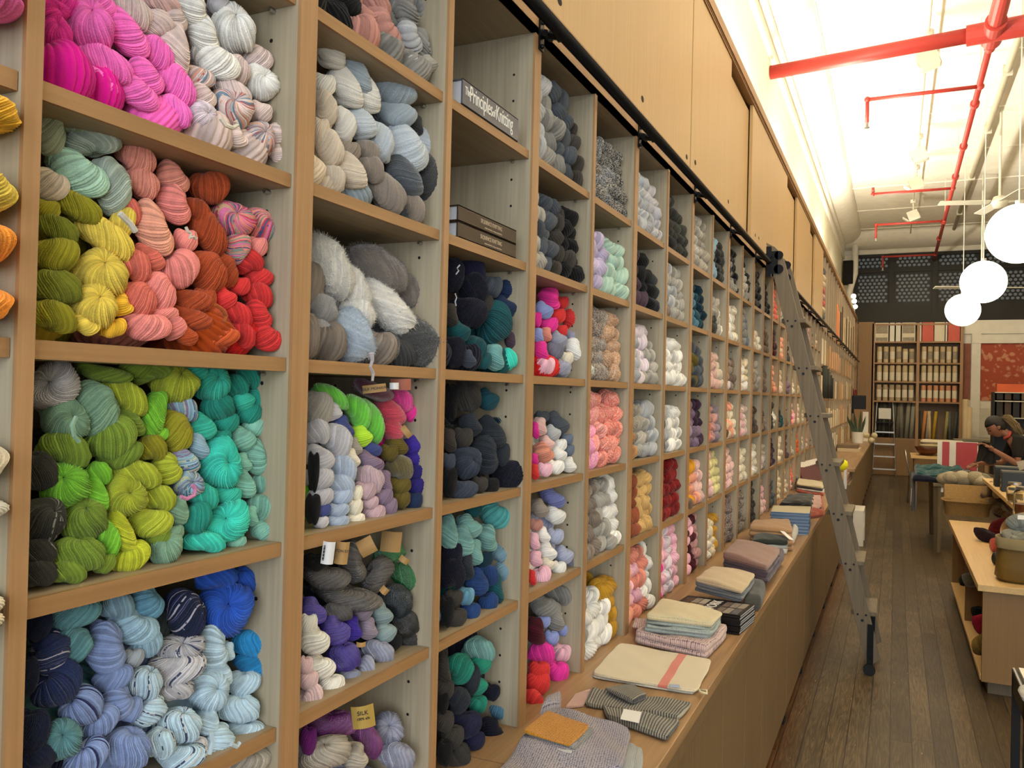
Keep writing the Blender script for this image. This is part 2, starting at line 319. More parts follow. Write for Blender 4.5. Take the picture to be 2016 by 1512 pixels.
for k in range(NU):
    i0 = -1 + 2 * k; ya = PY(i0); yb = PY(i0 + 2); ym = PY(i0 + 1)
    far = k >= 12
    if k in ulabel: lab = ulabel[k]
    elif not far: lab = 'oak shelving unit of yarn, %s one beyond the rolling ladder' % ORD[k - 8]
    else: lab = 'open oak shelving unit of boxes, %s one past the closed upper doors' % ORD[k - 12]
    u = thing('shelving_unit', lab, 'shelving', (-.17, (ya + yb) / 2, ZC), 'oak shelving units along the left wall')
    zt = 3.40 if far else HB; zb = ZC if ya < 9.5 else .867
    for y in (ya, yb - TH):
        b = MB().box(-.335, -.006, y, y + TH, zb, zt, 0).box(-.006, 0, y, y + TH, zb, zt, 1)
        if y != ya:                              # shelf pin holes on the face one can see
            for zz in np.arange(ZC + .1, zt - .05, .064):
                for xx in (-.055, -.25):
                    if k < 6: b.add([(xx + .0032 * math.cos(a), y - .0004, zz + .0032 * math.sin(a)) for a in np.linspace(0, 2 * PI, 9)[:-1]], [tuple(range(8))], 2)
        obj('side_panel', b, [MT['ply'], MT['oakv'], MT['dark']], u)
    b = MB().box(-.335, -.006, ym - TH / 2, ym + TH / 2, zb, zt, 0).box(-.006, 0, ym - TH / 2, ym + TH / 2, zb, zt, 1)
    if k < 6:
        for zz in np.arange(ZC + .1, zt - .05, .064):
            for xx in (-.055, -.25): b.add([(xx + .0032 * math.cos(a), ym - TH / 2 - .0004, zz + .0032 * math.sin(a)) for a in np.linspace(0, 2 * PI, 9)[:-1]], [tuple(range(8))], 2)
    obj('divider', b, [MT['ply'], MT['oakv'], MT['dark']], u)
    obj('back_panel', MB().box(-.345, -.335, ya, yb, zb, zt), MT['ply'], u)
    tops = [2.50, 2.06, 1.65, 1.24] if far else TOPS
    for (a, c) in ((ya + TH, ym - TH / 2), (ym + TH / 2, yb - TH)):
        for t in tops: obj('shelf', MB().box(-.334, -.016, a + .001, c - .001, t - .02, t, 0).box(-.016, -.010, a + .001, c - .001, t - .02, t, 1), [MT['plyh'], MT['oakh']], u)
        if k in (0, 1, 2):                         # little steel shelf pins
            for t in tops: obj('shelf_pin', MB().tube([(-.05, c - .012, t - .024), (-.05, c + .001, t - .024)], .0035, 6), MT['steel'], u)
    if not far:
        h = MB().box(-.334, 0, ya + .0005, yb - .0005, HB, HB + .018, 0).box(-.012, .0, ya + .0005, yb - .0005, HB, HB + .04, 1).box(-.012, -.003, ya + .0005, yb - .0005, HB + .04, HB + .044, 2).box(-.012, .0, ya + .0005, yb - .0005, HB + .044, 2.578, 1)
        obj('head_rail', h, [MT['plyh'], MT['oakh'], MT['dark']], u)
    else:
        obj('top_board', MB().box(-.334, -.002, ya, yb, 3.38, 3.40), MT['oakh'], u)
# upper cupboards with sliding doors
cup = thing('upper_cupboard', 'long closed upper cupboard of pale oak doors above the yarn shelves', 'cupboard', (-.17, 4.8, 2.58))
YE = PY(-1 + 24)
obj('carcass', MB().box(-.34, -.06, -.6, YE, 2.58, 3.40), MT['oakdoor'], cup)
obj('bottom_track', MB().box(-.06, .004, -.6, YE, 2.580, 2.592), MT['oakh'], cup)
seams = [(-.6, .9, 0), (.9, 1.75, 0), (1.75, 3.43, 0), (3.445, 4.32, 0), (4.32, 5.02, 1), (5.03, 6.75, 0), (6.75, 7.46, 1), (7.475, 8.66, 0), (8.66, 9.20, 1), (9.215, YE, 0)]
for a, c, r in seams:
    x = -.024 if r else 0
    obj('sliding_door', MB().box(x - .02, x, a, c, 2.592, 3.385 if not r else 3.35), MT['oakdoor'], cup, bevel=.0012)
fh = []
for u_, v_ in [(1102, 2), (1265, 195), (1352, 309), (1369, 320), (1434, 397), (1487, 463), (1494, 469), (1531, 420)][:7]:
    q = atX(u_, v_, .0006)
    c = MB().add([(.0006, q.y + .016 * math.cos(a), q.z + .011 * math.sin(a)) for a in np.linspace(0, 2 * PI, 15)[:-1]], [tuple(range(14))])
    obj('finger_hole', c, MT['dark'], cup)
tr = MB().box(-.36, .006, -.6, 19.66, 3.40, 3.408, 0).box(-.03, .012, -.6, 19.66, 3.408, 3.46, 0).box(-.03, .004, -.6, 19.66, 3.462, 3.466, 1)
tr.box(-.03, .006, -.6, 19.66, 3.386, 3.392, 0).box(-.03, -.002, -.6, 19.66, 3.392, 3.40, 1)
struct('trim_3', tr, [MT['oakh'], MT['dark']])
obj_end = MB().box(-.36, .012, 19.66, 19.70, 0, 3.46)
struct('trim_4', obj_end, MT['palewoodv'])
# ladder rail and brackets
rl = thing('ladder_rail', 'long black steel ladder rail on brackets under the upper doors', 'rail', (.06, 9, 2.49))
rz = 2.494
obj('rail_bar', MB().tube([(.062, -.5, rz), (.062, 19.6, rz)], .0155, 14), MT['black'], rl, smooth=True)
for j in range(0, 23):
    y = PY(1 + 2 * j) - P * 2 + .01
    b = MB().tube([(.001, y, rz + .014), (.05, y, rz)], [.012, .010], 10).tube([(.046, y, rz), (.062, y, rz)], .014, 10)
    b.box(0, .005, y - .012, y + .012, rz - .028, rz + .05).tube([(.02, y - .018, rz + .006), (.02, y + .018, rz + .006)], .009, 8)
    b.sphere((.006, y, rz - .018), .006, 8, 6).sphere((.006, y, rz + .04), .006, 8, 6)
    obj('bracket', b, MT['black'], rl)
# ================================================================ counter along the shelves
ct = thing('counter_top', 'oak counter top running along below the yarn shelves', 'counter', (0, 4, .8))
obj('board', MB().box(-.36, .350, -.8, 1.612, .80, ZC), MT['top'], ct, bevel=.002)
obj('board', MB().box(-.36, .350, 1.615, 9.96, .80, ZC), MT['top'], ct, bevel=.002)
obj('nosing', MB().box(.325, .349, -.8, 9.96, .765, .80), MT['basev'], ct)
ft = thing('desk_top', 'wider pale counter top at the far end of the aisle', 'counter', (.0, 13, .84))
obj('board', MB().box(-.36, .40, 9.97, 19.6, .835, .866), MT['top'], ft, bevel=.002)
pos = ['nearest the camera at the bottom edge', 'second from the camera'] 
for j in range(24):
    ya = -.8 + .85 * j; yb = ya + .845
    if yb > 19.6: break
    z1 = .765 if j < 13 else .834; xf = .335 if j < 12 else .375
    u = thing('base_cabinet', 'brown oak base cabinet under the counter, %s' % (('number %s along the row' % (j + 1)) if False else '%s along the aisle floor from the camera' % (ORD[j] if j < 25 else '')), 'cabinet', (0, (ya + yb) / 2, 0), 'base cabinets under the counter')
    obj('carcass', MB().box(-.35, xf - .02, ya, yb, .085, z1), MT['basev'], u)
    for q in range(2):
        a = ya + q * .4225 + .0015
        obj('door', MB().box(xf - .02, xf, a, a + .4195, .087, z1 - .026), MT['basev'], u, bevel=.0015)
    obj('toe_kick', MB().box(-.3, xf - .055, ya, yb, .0, .085), MT['dark'], u)
    for yy in (ya + .05,): obj('leg', MB().box(xf - .055, xf - .012, yy, yy + .05, 0, .085), MT['blackp'], u)
# ================================================================ yarn
HUE = dict(magenta='#e0189a', pink='#f96cc8', bubblegum='#f28fc0', shell='#d9c4bf', blush='#dcb5ae', white='#e4e2dd', cream='#dcd3bf', lilacwhite='#dccfd8', golden='#e8b412',
    yellow='#e3c94a', orange='#f2961c', sage='#a9b49a', mint='#aed8c4', greygreen='#b3c2b6', oat='#cfc0ad', olive='#9a9418', olivedark='#7f8420', salmon='#d98a78', coral='#dd6e5c', rosepink='#e98880', peach='#e8a288',
    rust='#a84210', burntorange='#c8500c', red='#cf1f1f', silver='#b9b7bd', sagegreen='#7ea388', charcoal='#35352f', moss='#76902c', chartreuse='#a8b328', lime='#78c028', yellowgreen='#bcc41c',
    turquoise='#2cb39c', tealgreen='#1a8f7e', aqua='#2fcdb8', seafoam='#7fb8a6', cobalt='#0a4fb8', skysteel='#5f93ad', dustyblue='#7f9fb2', dustyteal='#5c8f98', denim='#8fb0c4', periwinkle='#7d92c2',
    iceblue='#b4cede', azure='#0a84c0', darknavy='#161f3a', dustyrose='#b98378', grey='#85837f', palegrey='#b0b2b5', warmgrey='#9b958a', black='#151517', fleece='#dedad2', bluegrey='#93a0aa',
    icegrey='#b3bcc4', taupe='#877b70', slate='#4a5058', bluefleece='#a9b9cc', brownfleece='#7c726a', darkfleece='#3c3d3e', greyfleece='#9c9a9b', limefluo='#5fc51c', limeyellow='#a8d820', indigo='#3f4a82',
    silverblue='#a4b2c8', mauve='#7d6a80', blushmauve='#b79aa2', hotpink='#e01690', crimson='#b8143c', wine='#5c1030', fuchsia='#b81490', olivebrown='#5b4e1c', violet='#35208c', navyviolet='#241c66', navy='#1b2c4c',
    graphite='#4e4a49', emerald='#1c6a34', midnight='#0f2028', peacock='#0c5a80', mauvegrey='#8d8090', tealgrey='#7d9092', lilacgrey='#8f93aa', pearl='#dcd8cc', shellpink='#d8b8ba', purple='#6a1a6c', linen='#a89f90',
    ink='#141524', deepteal='#12494f', plum='#4c3a48', seateal='#6a9f9e', brownblack='#3b3733', petrol='#154450', petroldark='#0c2c3c', inkslate='#2b3038', slatenavy='#3a4150', navyblue='#1c2c58', aquateal='#4a9c9c',
    seaglass='#74a29c', steelblue='#6c8c9c', cobaltnavy='#1c3c70', jade='#1c7e68', denimteal='#4c7890', darkindigo='#20203c', periblue='#8a98d0', greylilac='#8f92a4', slatelilac='#6f7080', paleceladon='#bcc4b8',
    palepink='#e8b4c4', slateblue='#6a7688', dustypink='#bd8e8a', salmonpink='#d98c74', periwinkledeep='#7078b0', taupegrey='#948a80', paleperi='#a2a8c2', burgundy='#4a1420', greyblue='#9aa2ac',
    tan='#b48458', lavender='#bdb2d2', mintpale='#a8c4b4', straw='#c8a468', brick='#8c4a30', darkred='#7c1818', brownbl='#3c2428', teal2='#1c4450', stone='#a8a49c', bone='#d2c4aa', petal='#e2bcb8', butter='#dcd498',
    umber='#5c4634', gold='#b88a28', eggplant='#3a2438', greige='#948878', mocha='#6e5c50', marigold='#d8961c')
NAME = dict(lilacwhite='lilac white', greygreen='grey green', olivedark='dark olive', rosepink='rose pink', burntorange='burnt orange', sagegreen='sage green', yellowgreen='yellow green', tealgreen='teal green',
    skysteel='steel blue', dustyblue='dusty blue', dustyteal='dusty teal', iceblue='ice blue', darknavy='dark navy', dustyrose='dusty rose', palegrey='pale grey', warmgrey='warm grey', fleece='cream fleece', bluegrey='blue grey',
    icegrey='ice grey', bluefleece='pale blue fleece', brownfleece='grey brown fleece', darkfleece='charcoal fleece', greyfleece='grey fleece', limefluo='bright lime', limeyellow='lime yellow', silverblue='silver blue',
    blushmauve='blush mauve', hotpink='hot pink', olivebrown='olive brown', navyviolet='navy violet', mauvegrey='mauve grey', tealgrey='teal grey', lilacgrey='lilac grey', shellpink='shell pink', deepteal='deep teal',
    seateal='sea teal', brownblack='brown black', petroldark='dark petrol', inkslate='ink slate', slatenavy='slate navy', navyblue='navy blue', aquateal='aqua teal', seaglass='sea glass', steelblue='pale steel blue',
    cobaltnavy='cobalt navy', denimteal='denim teal', darkindigo='dark indigo')
# a cell: name, crop origin x, y, scale, kind, group, then x y w h angle tilt colour [kind]
CELLS = [
('the orange and magenta pigeonhole', 0, 0, 3.36, 'wool', 'skeins in the pigeonholes at the left edge', '''
60 60 200 180 0 30 magenta;110 140 130 140 20 20 magenta;70 262 210 160 60 10 pink;0 170 120 200 0 0 pink;0 900 110 220 0 0 golden;55 1370 190 300 0 30 yellow;20 1672 180 290 10 20 orange;20 2055 150 250 0 20 orange;
10 3030 100 280 0 10 cream;0 3310 70 150 0 0 white;20 3900 130 150 0 10 cream;24 4000 130 130 0 10 cream'''),
('the pink and cream pigeonhole', 0, 0, 3.36, 'wool', 'skeins in the pink and cream pigeonhole', '''
375 235 190 230 0 40 magenta;330 70 150 200 80 40 magenta;410 440 230 150 30 0 magenta;590 170 300 300 0 60 pink;660 20 200 150 30 20 pink;840 230 330 200 50 20 pink;700 420 330 190 20 10 pink;1030 350 230 180 40 10 pink;
960 510 250 190 50 15 pink;640 540 260 170 25 10 pink;900 610 300 180 35 20 pink;1160 560 290 200 50 10 pink;1150 730 230 160 30 10 pink;470 60 200 140 0 20 magenta;
870 70 260 190 30 10 shell;1080 30 220 120 0 30 blush;1270 60 230 190 80 20 white;1010 160 250 170 -30 10 shell;1150 120 180 150 60 10 shell;1150 330 330 190 80 0 shell;1540 200 290 290 0 60 white;1350 240 250 180 75 10 white;
1430 410 300 210 20 20 white;1700 380 200 160 20 10 shell;1720 545 230 200 30 40 white;1560 460 180 170 40 10 shell;1320 510 190 130 10 10 shell pastel;1540 610 240 150 20 10 shell;1340 640 170 150 40 10 shell;
1320 760 190 180 80 40 lilacwhite;1530 720 260 240 10 50 shell pastel;1720 740 150 130 10 0 shell pastel;1450 870 140 130 60 10 cream;1560 910 150 120 50 10 shell;1710 920 220 200 40 50 shell pastel;1820 900 150 130 60 20 shell pastel;
1840 1020 130 110 50 10 shell;1640 950 110 90 20 10 cream;1450 40 150 110 0 0 silver'''),
('the red and yellow pigeonhole', 0, 0, 3.36, 'wool', 'skeins in the red and yellow pigeonhole', '''
320 850 330 180 80 10 sage;500 820 280 170 15 0 sage;600 935 350 180 -15 0 greygreen;520 1150 370 250 30 20 mint;740 1230 360 210 78 5 greygreen;330 1220 220 200 20 20 oat;310 1385 150 130 0 0 olive;510 1370 300 170 20 10 olive;
900 1040 250 200 40 20 salmon;940 1210 210 180 30 10 salmon;1140 1180 220 180 50 10 salmon;1150 1350 270 190 70 10 rosepink;1385 1230 250 210 -30 10 rust;
370 1510 270 165 20 10 olivedark;365 1680 280 215 -15 0 olive;365 1897 300 220 0 10 olivedark;350 2092 290 195 15 0 olive;700 1570 360 200 30 10 yellow;810 1470 150 200 30 0 yellow;670 1815 330 280 5 60 yellow;620 2030 290 270 20 40 yellow;
560 2150 180 110 30 10 yellow;790 2020 150 150 60 10 golden;750 2170 170 110 -20 10 golden;1010 1515 360 210 65 10 peach;850 1400 150 170 0 0 coral;880 1760 230 200 20 0 coral;980 1710 200 150 30 0 coral;
1225 1590 150 150 0 0 rosepink;1170 1780 290 220 -40 10 rosepink;1040 1925 270 200 60 10 rosepink;910 1980 230 210 50 10 coral;960 2152 310 180 5 10 rosepink;1140 2160 160 170 30 0 rosepink;1070 2070 200 90 0 0 rosepink;
1370 1530 320 190 55 10 rust;1300 1400 200 150 40 0 rust;1365 1800 270 240 60 20 rust;1490 1790 220 150 75 20 rust;1270 1990 250 150 5 5 rust;1270 2110 250 140 15 5 rust;1220 2210 170 120 40 0 rust;1430 2220 280 140 0 0 burntorange;1410 2080 150 150 30 0 rust;
1540 1450 270 210 20 50 rosepink candy;1720 1490 230 180 60 30 rosepink candy;1565 1640 200 160 -70 10 rosepink candy;1700 1630 130 130 0 0 rosepink candy;
1645 1730 180 150 -20 0 red;1710 1830 180 130 10 0 red;1585 1890 130 120 0 0 red;1710 1950 190 150 20 0 red;1480 1975 150 140 30 0 red;1565 2080 210 150 20 0 red;1710 2080 200 150 60 20 red;1600 2210 200 140 40 0 red;1755 2225 220 170 35 10 red;1350 1980 150 150 0 0 rust'''),
('the green and turquoise pigeonhole', 0, 700, 3.36, 'wool', 'skeins in the green and turquoise pigeonhole', '''
350 200 330 270 -50 40 silver;630 350 350 260 75 10 sagegreen;430 420 290 250 60 40 sagegreen;240 770 240 240 0 20 charcoal;270 1090 290 270 50 30 charcoal tweedy;240 1300 230 180 0 0 charcoal tweedy;240 1440 240 180 0 0 charcoal;
690 120 330 110 10 0 moss;820 270 330 190 30 0 chartreuse;430 620 320 210 25 5 moss;730 540 320 250 -30 10 moss;800 660 270 150 -20 0 moss;850 430 240 140 50 0 moss;1010 400 310 160 100 0 lime;1000 110 260 120 -20 0 moss;
1150 180 300 250 30 25 chartreuse;1160 500 270 190 70 10 olive;1000 610 190 170 0 0 olive;430 860 300 270 -20 40 lime;650 780 160 150 0 0 lime;630 920 230 150 70 0 lime;560 1090 270 250 0 30 moss;900 780 320 170 15 0 chartreuse;
1100 750 200 180 60 10 chartreuse;810 930 280 260 50 40 chartreuse;1040 940 230 170 10 0 chartreuse;990 1100 270 190 10 0 chartreuse;800 1160 310 140 65 0 yellowgreen;700 1200 280 150 65 0 lime;510 1310 330 220 10 10 moss;
440 1430 240 150 10 0 moss;860 1330 250 170 -25 10 yellowgreen;680 1370 150 130 0 0 moss;1040 1200 160 110 0 0 moss;1090 1270 220 200 0 30 sagegreen;1170 1030 180 150 80 0 sagegreen;1150 1170 120 110 0 0 sagegreen;
1200 340 230 150 30 0 denim pastelblue;1310 590 190 120 70 0 denim pastelblue;1210 690 220 150 40 0 denim pastelblue;1240 850 190 180 50 40 denim pastelblue;1400 190 240 230 30 40 turquoise;1270 90 200 120 20 0 turquoise;
1560 200 160 150 0 0 tealgreen;1640 140 160 160 0 0 tealgreen;1600 290 150 140 40 0 turquoise;1690 300 170 120 80 0 tealgreen;1440 340 210 180 0 30 tealgreen;1640 380 170 130 0 0 tealgreen;1330 470 190 160 40 0 turquoise;
1490 440 170 130 0 0 tealgreen;1460 530 130 80 0 0 tealgreen;1450 710 330 260 80 50 aqua;1600 550 170 150 30 0 seafoam;1690 670 230 160 75 10 seafoam;1600 710 130 110 60 0 seafoam;1610 850 190 140 60 0 seafoam;1740 855 170 140 30 0 seafoam;
1720 1000 180 150 40 0 seafoam;1740 1150 160 130 20 0 seafoam;1660 1060 130 90 80 0 seafoam;1560 1230 130 80 0 0 seafoam;1350 930 200 150 30 0 turquoise;1500 920 180 120 10 0 turquoise;1290 1070 210 190 -30 0 tealgreen;1500 1100 300 240 -30 50 aqua;1350 1230 270 130 10 0 aqua;
1680 470 150 120 0 0 seafoam;1050 520 120 90 0 0 lime;900 90 200 110 0 0 moss'''),
('the blue pigeonhole', 0, 1062, 3.36, 'wool', 'skeins in the blue pigeonhole', '''
1600 280 170 170 0 20 cobalt;1430 250 260 150 0 0 cobalt;1490 460 330 330 0 60 cobalt;1225 490 330 230 70 10 darknavy navywhite;960 420 240 200 50 10 skysteel;780 440 210 170 20 0 dustyblue;480 490 320 180 0 0 dustyteal;
480 700 240 220 70 0 dustyteal;880 570 330 200 30 10 denim;970 680 190 170 -30 10 denim;700 720 330 230 75 10 periwinkle;330 760 250 210 -70 20 navyblue navywhite;380 950 310 240 -50 10 navyblue navywhite;540 1100 250 230 -50 10 periwinkle navywhite;
750 920 230 150 -10 0 periwinkle;770 1080 220 200 60 20 periwinkle;660 1200 240 170 -30 10 periwinkle;880 780 130 120 0 0 greyblue speck;950 950 230 190 30 10 iceblue speck;1170 850 340 190 0 0 silver speck;1200 720 300 160 0 30 silver speck;
1160 1000 220 120 0 0 silver speck;1400 720 290 200 75 10 iceblue;1430 880 230 180 60 0 iceblue;1380 1010 280 230 50 50 iceblue;1510 740 120 80 80 0 iceblue;1610 950 210 150 0 0 iceblue;1580 1120 260 170 10 10 iceblue;1620 1275 240 150 10 0 iceblue;
1420 1350 220 200 -40 10 iceblue;1370 1200 180 150 80 0 iceblue;1690 690 290 180 15 10 azure;1700 830 280 150 15 0 azure;1755 965 160 150 0 0 azure;1780 1160 260 170 80 0 azure;980 1145 210 160 -30 10 iceblue speck;
860 1120 150 150 0 0 periwinkle;1180 1230 290 200 20 20 iceblue speck;1050 1350 220 180 20 0 iceblue speck;1200 1430 300 170 10 0 iceblue speck;830 1380 320 230 25 10 periwinkle;580 1430 260 190 -30 20 periwinkle navywhite;
400 1330 260 240 0 40 dustyteal;200 1270 220 280 0 0 darknavy;1290 1380 150 140 0 0 silver speck;230 1450 240 160 0 0 darknavy;250 560 160 200 0 0 darknavy;180 900 130 250 0 0 darknavy'''),
('the lowest linen pigeonhole', 0, 1062, 3.36, 'wool', 'skeins in the lowest pigeonholes', '''
1650 1460 260 150 0 20 linen'''),
('the curly yarn pigeonhole', 560, 0, 3.36, 'chunky', 'thick curly skeins in the top pigeonhole', '''
400 30 220 130 0 0 black;600 40 200 170 0 10 dustyrose;540 110 160 110 30 0 dustyrose;640 190 290 200 60 20 dustyrose;730 290 130 110 70 0 dustyrose;790 70 230 170 60 0 grey;930 100 220 160 80 0 grey;820 250 210 160 70 10 palegrey;
900 290 200 130 75 0 grey;950 420 120 100 40 0 warmgrey;840 400 100 80 30 0 palegrey;960 230 130 130 0 0 grey'''),
('the roving pigeonhole', 560, 0, 3.36, 'roving', 'hanks of roving in the second pigeonhole', '''
300 340 240 180 60 0 fleece;260 560 150 140 0 0 fleece;450 480 330 170 55 0 bluegrey;710 560 340 260 55 30 bluegrey;740 760 260 160 0 0 bluegrey;400 580 290 180 55 0 fleece;520 620 270 200 60 0 fleece;270 720 240 140 80 0 oat;
390 820 220 150 70 0 fleece;290 970 240 180 60 10 oat;500 820 220 180 40 0 icegrey;620 930 260 180 60 0 icegrey;430 1130 260 180 50 0 oat;320 1180 180 150 40 0 oat;420 1000 160 130 0 0 taupe;550 1010 190 140 40 0 taupe;
570 1120 190 160 30 0 taupe;800 980 330 250 50 20 icegrey;930 960 210 140 60 0 icegrey;790 1170 290 190 50 0 slate;960 1190 340 190 80 0 darkfleece;670 1270 290 200 35 10 taupe;840 1370 210 150 40 0 taupe;870 830 130 90 80 0 darkfleece;240 860 110 160 0 0 oat'''),
('the fluffy fleece pigeonhole', 560, 400, 3.36, 'fluff', 'fluffy fleece rolls in the third pigeonhole', '''
290 420 450 250 60 0 fleece;440 560 340 200 60 0 fleece;670 690 430 210 40 0 fleece;250 700 200 180 70 0 greyfleece;480 720 260 200 60 0 fleece;440 880 340 270 60 0 bluefleece;250 900 260 180 75 0 greyfleece;620 430 420 230 30 0 brownfleece;
820 590 280 200 40 0 brownfleece;820 900 440 300 20 0 darkfleece;660 950 200 180 0 0 darkfleece'''),
('the mohair pigeonhole', 560, 700, 3.36, 'mohair', 'mohair skeins in the fourth pigeonhole', '''
220 350 190 240 0 0 warmgrey;300 370 120 160 70 0 silver;220 500 160 170 0 0 silver;310 265 260 110 30 0 limefluo;480 370 250 150 55 0 limefluo;570 430 300 140 65 0 limefluo;500 530 150 140 50 0 limeyellow;380 480 170 130 60 0 indigo;
340 560 240 190 50 0 silver;460 600 120 90 60 0 warmgrey;570 610 150 90 30 0 indigo;230 680 190 160 30 0 silver;380 740 230 160 45 0 silverblue;440 680 130 100 60 0 cream;230 810 180 150 0 0 silver;370 850 190 130 10 0 silverblue;240 930 160 120 0 0 silver;
370 930 160 110 0 0 silverblue;250 1020 110 90 0 0 indigo;350 1020 150 90 0 0 silverblue;240 1100 100 80 0 0 silver;350 1095 150 80 0 0 silverblue;460 1000 110 110 0 0 cream;470 1080 120 80 0 0 cream;560 810 200 160 30 10 blushmauve;
530 890 150 120 0 0 blushmauve;560 970 120 90 0 0 blushmauve;590 1040 150 110 0 0 blushmauve;470 910 90 110 0 0 cream;560 700 200 110 30 0 mauve;650 840 160 120 80 0 mauve;640 930 150 110 0 0 mauve;680 1000 130 130 0 0 mauve;
770 290 180 130 30 0 hotpink;900 270 180 150 60 0 hotpink;840 370 160 130 20 0 hotpink;930 390 120 120 0 0 hotpink;900 520 190 150 20 0 hotpink;960 490 180 110 80 0 crimson;700 370 220 140 40 0 crimson;710 480 180 130 60 0 crimson;
590 230 260 110 20 0 wine;950 620 120 110 0 0 hotpink;960 740 130 100 80 0 fuchsia;950 870 110 90 80 0 fuchsia;690 640 120 110 0 0 olivebrown;740 590 160 130 60 0 olivebrown;760 740 190 160 20 0 olivebrown;760 860 150 110 0 0 olivebrown;
770 950 120 110 0 0 olivebrown;850 600 130 130 40 0 violet;870 680 180 120 10 0 violet;860 770 140 110 0 0 navyviolet;870 860 140 120 0 0 navyviolet;930 970 110 90 80 0 violet;850 960 120 120 0 0 navy;190 1010 90 200 0 0 black;190 760 70 260 0 0 black'''),
('the silk pigeonhole', 560, 1062, 3.36, 'silk', 'silk skeins in the fifth pigeonhole', '''
450 150 280 150 75 10 graphite;610 240 250 160 -55 20 graphite;280 250 290 150 10 0 graphite;420 380 430 150 15 0 graphite;350 480 200 120 10 0 graphite;200 150 160 110 0 0 black;860 60 170 150 10 0 emerald;690 100 210 130 -20 0 emerald;
810 250 230 150 40 0 emerald;950 230 240 130 80 0 emerald;940 370 160 100 20 0 emerald;740 400 230 180 40 20 midnight;850 440 150 140 0 0 midnight;790 560 190 170 0 0 black;840 660 170 140 0 0 black;950 510 170 150 50 30 peacock;
940 620 110 80 20 0 peacock;920 700 120 90 20 0 midnight;190 470 190 130 50 0 violet;330 600 200 170 40 0 violet;440 590 160 130 70 0 violet;390 780 220 180 0 0 violet;510 470 140 110 30 0 mauvegrey;550 590 140 120 70 0 mauvegrey;
640 490 160 120 50 0 tealgrey;660 610 150 130 30 0 tealgrey;620 740 220 130 20 0 lilacgrey;530 880 210 120 -75 0 lilacgrey;430 900 140 90 10 0 lilacgrey;700 680 150 110 0 0 black;630 860 130 100 0 0 graphite;800 790 130 90 0 0 black;720 810 110 90 0 0 graphite;
190 660 210 170 40 0 pearl;160 560 110 150 0 0 pearl;230 840 200 140 20 0 pearl;310 960 170 130 0 0 pearl;280 1070 140 90 0 0 pearl;140 830 90 110 0 0 shellpink;160 930 120 120 0 0 shellpink;170 1050 180 140 -50 0 shellpink;140 1140 90 90 0 0 shellpink;400 990 120 90 0 0 lilacgrey'''),
('the lowest gold labelled pigeonhole', 560, 1062, 3.36, 'silk', 'shiny skeins in the lowest pigeonhole', '''
310 1220 340 170 5 0 purple;540 1310 290 150 55 0 purple;270 1420 320 180 -10 20 linen;470 1440 160 150 70 0 linen;680 1260 210 200 0 50 lilacgrey;750 1440 240 170 30 0 lilacgrey;160 1330 100 180 0 0 purple'''),
('the navy pigeonhole', 560, 400, 3.36, 'wool', 'skeins in the navy pigeonhole', '''
1110 470 150 230 0 0 ink;1240 430 170 150 0 20 darkindigo;1370 550 140 140 0 20 slate;1470 580 150 130 70 0 navy;1450 690 160 130 30 0 navy;1250 560 190 190 0 0 ink;1220 720 240 200 0 0 ink;1100 740 150 90 80 0 brownblack;
1385 790 280 210 -80 10 deepteal;1150 850 150 130 30 0 deepteal;1260 960 170 140 60 0 deepteal;1120 980 150 210 0 0 ink;1210 1030 120 100 60 0 slatenavy;1385 1020 170 130 80 0 seateal;1470 1035 140 130 -50 0 aqua;1310 1040 120 110 0 0 deepteal;
1500 910 120 80 80 0 plum;1330 660 100 110 0 0 brownblack'''),
('the petrol pigeonhole', 560, 700, 3.36, 'wool', 'skeins in the petrol pigeonhole', '''
1205 270 190 200 0 30 brownblack;1100 300 90 240 0 0 black;1460 300 210 120 25 0 petrol;1340 290 150 130 30 0 petrol;1480 440 240 130 10 0 petroldark;1370 510 220 150 50 0 inkslate;1230 460 150 130 60 0 inkslate;1180 540 130 130 0 0 brownblack;
1090 560 150 90 80 0 brownblack;1325 660 240 180 80 10 inkslate;1200 710 210 190 60 40 slatenavy;1520 550 140 90 20 0 navyblue;1535 645 170 130 20 0 navyblue;1480 780 220 200 0 0 ink;1170 885 210 120 0 0 slatenavy;1090 830 100 190 0 0 black;
1430 650 120 150 0 0 inkslate;1350 860 140 110 0 0 black;1290 850 110 100 0 0 brownblack;1540 800 110 90 70 0 navyblue;1085 700 90 110 0 0 slatenavy'''),
('the sea green pigeonhole', 560, 700, 3.36, 'wool', 'skeins in the sea green pigeonhole', '''
1400 1050 220 160 20 20 aquateal;1250 1020 110 90 0 0 deepteal;1080 1170 220 130 80 0 seaglass;1220 1130 170 130 40 0 seaglass;1170 1230 190 160 70 0 seaglass;1340 1210 170 130 80 10 seaglass;1250 1300 170 120 80 0 seaglass;
1450 1150 130 70 0 0 denim pastelblue;1460 1230 130 100 0 0 aqua;1440 1310 160 110 20 0 steelblue;1460 1420 160 140 20 0 steelblue;1450 1300 0 0 0 0 skip;1490 1415 110 100 0 0 steelblue;1110 1320 130 170 0 0 ink;1310 1220 0 0 0 0 skip;
1310 1350 130 110 0 0 petroldark;1330 1325 0 0 0 0 skip;1330 1440 190 130 30 0 cobaltnavy;1270 1500 170 150 60 0 cobaltnavy;1200 1590 110 110 0 20 skysteel;1390 1540 200 110 80 0 deepteal;1350 1630 130 110 -30 0 cobaltnavy;
1120 1600 120 100 0 0 brownblack;1130 1730 150 120 0 0 brownblack;1230 1690 130 110 0 0 cobaltnavy;1070 1690 100 190 0 0 black;1130 1310 100 80 0 0 skysteel;1200 1390 180 100 80 0 inkslate;1490 1550 120 100 20 0 steelblue;1110 1440 170 200 0 0 ink'''),
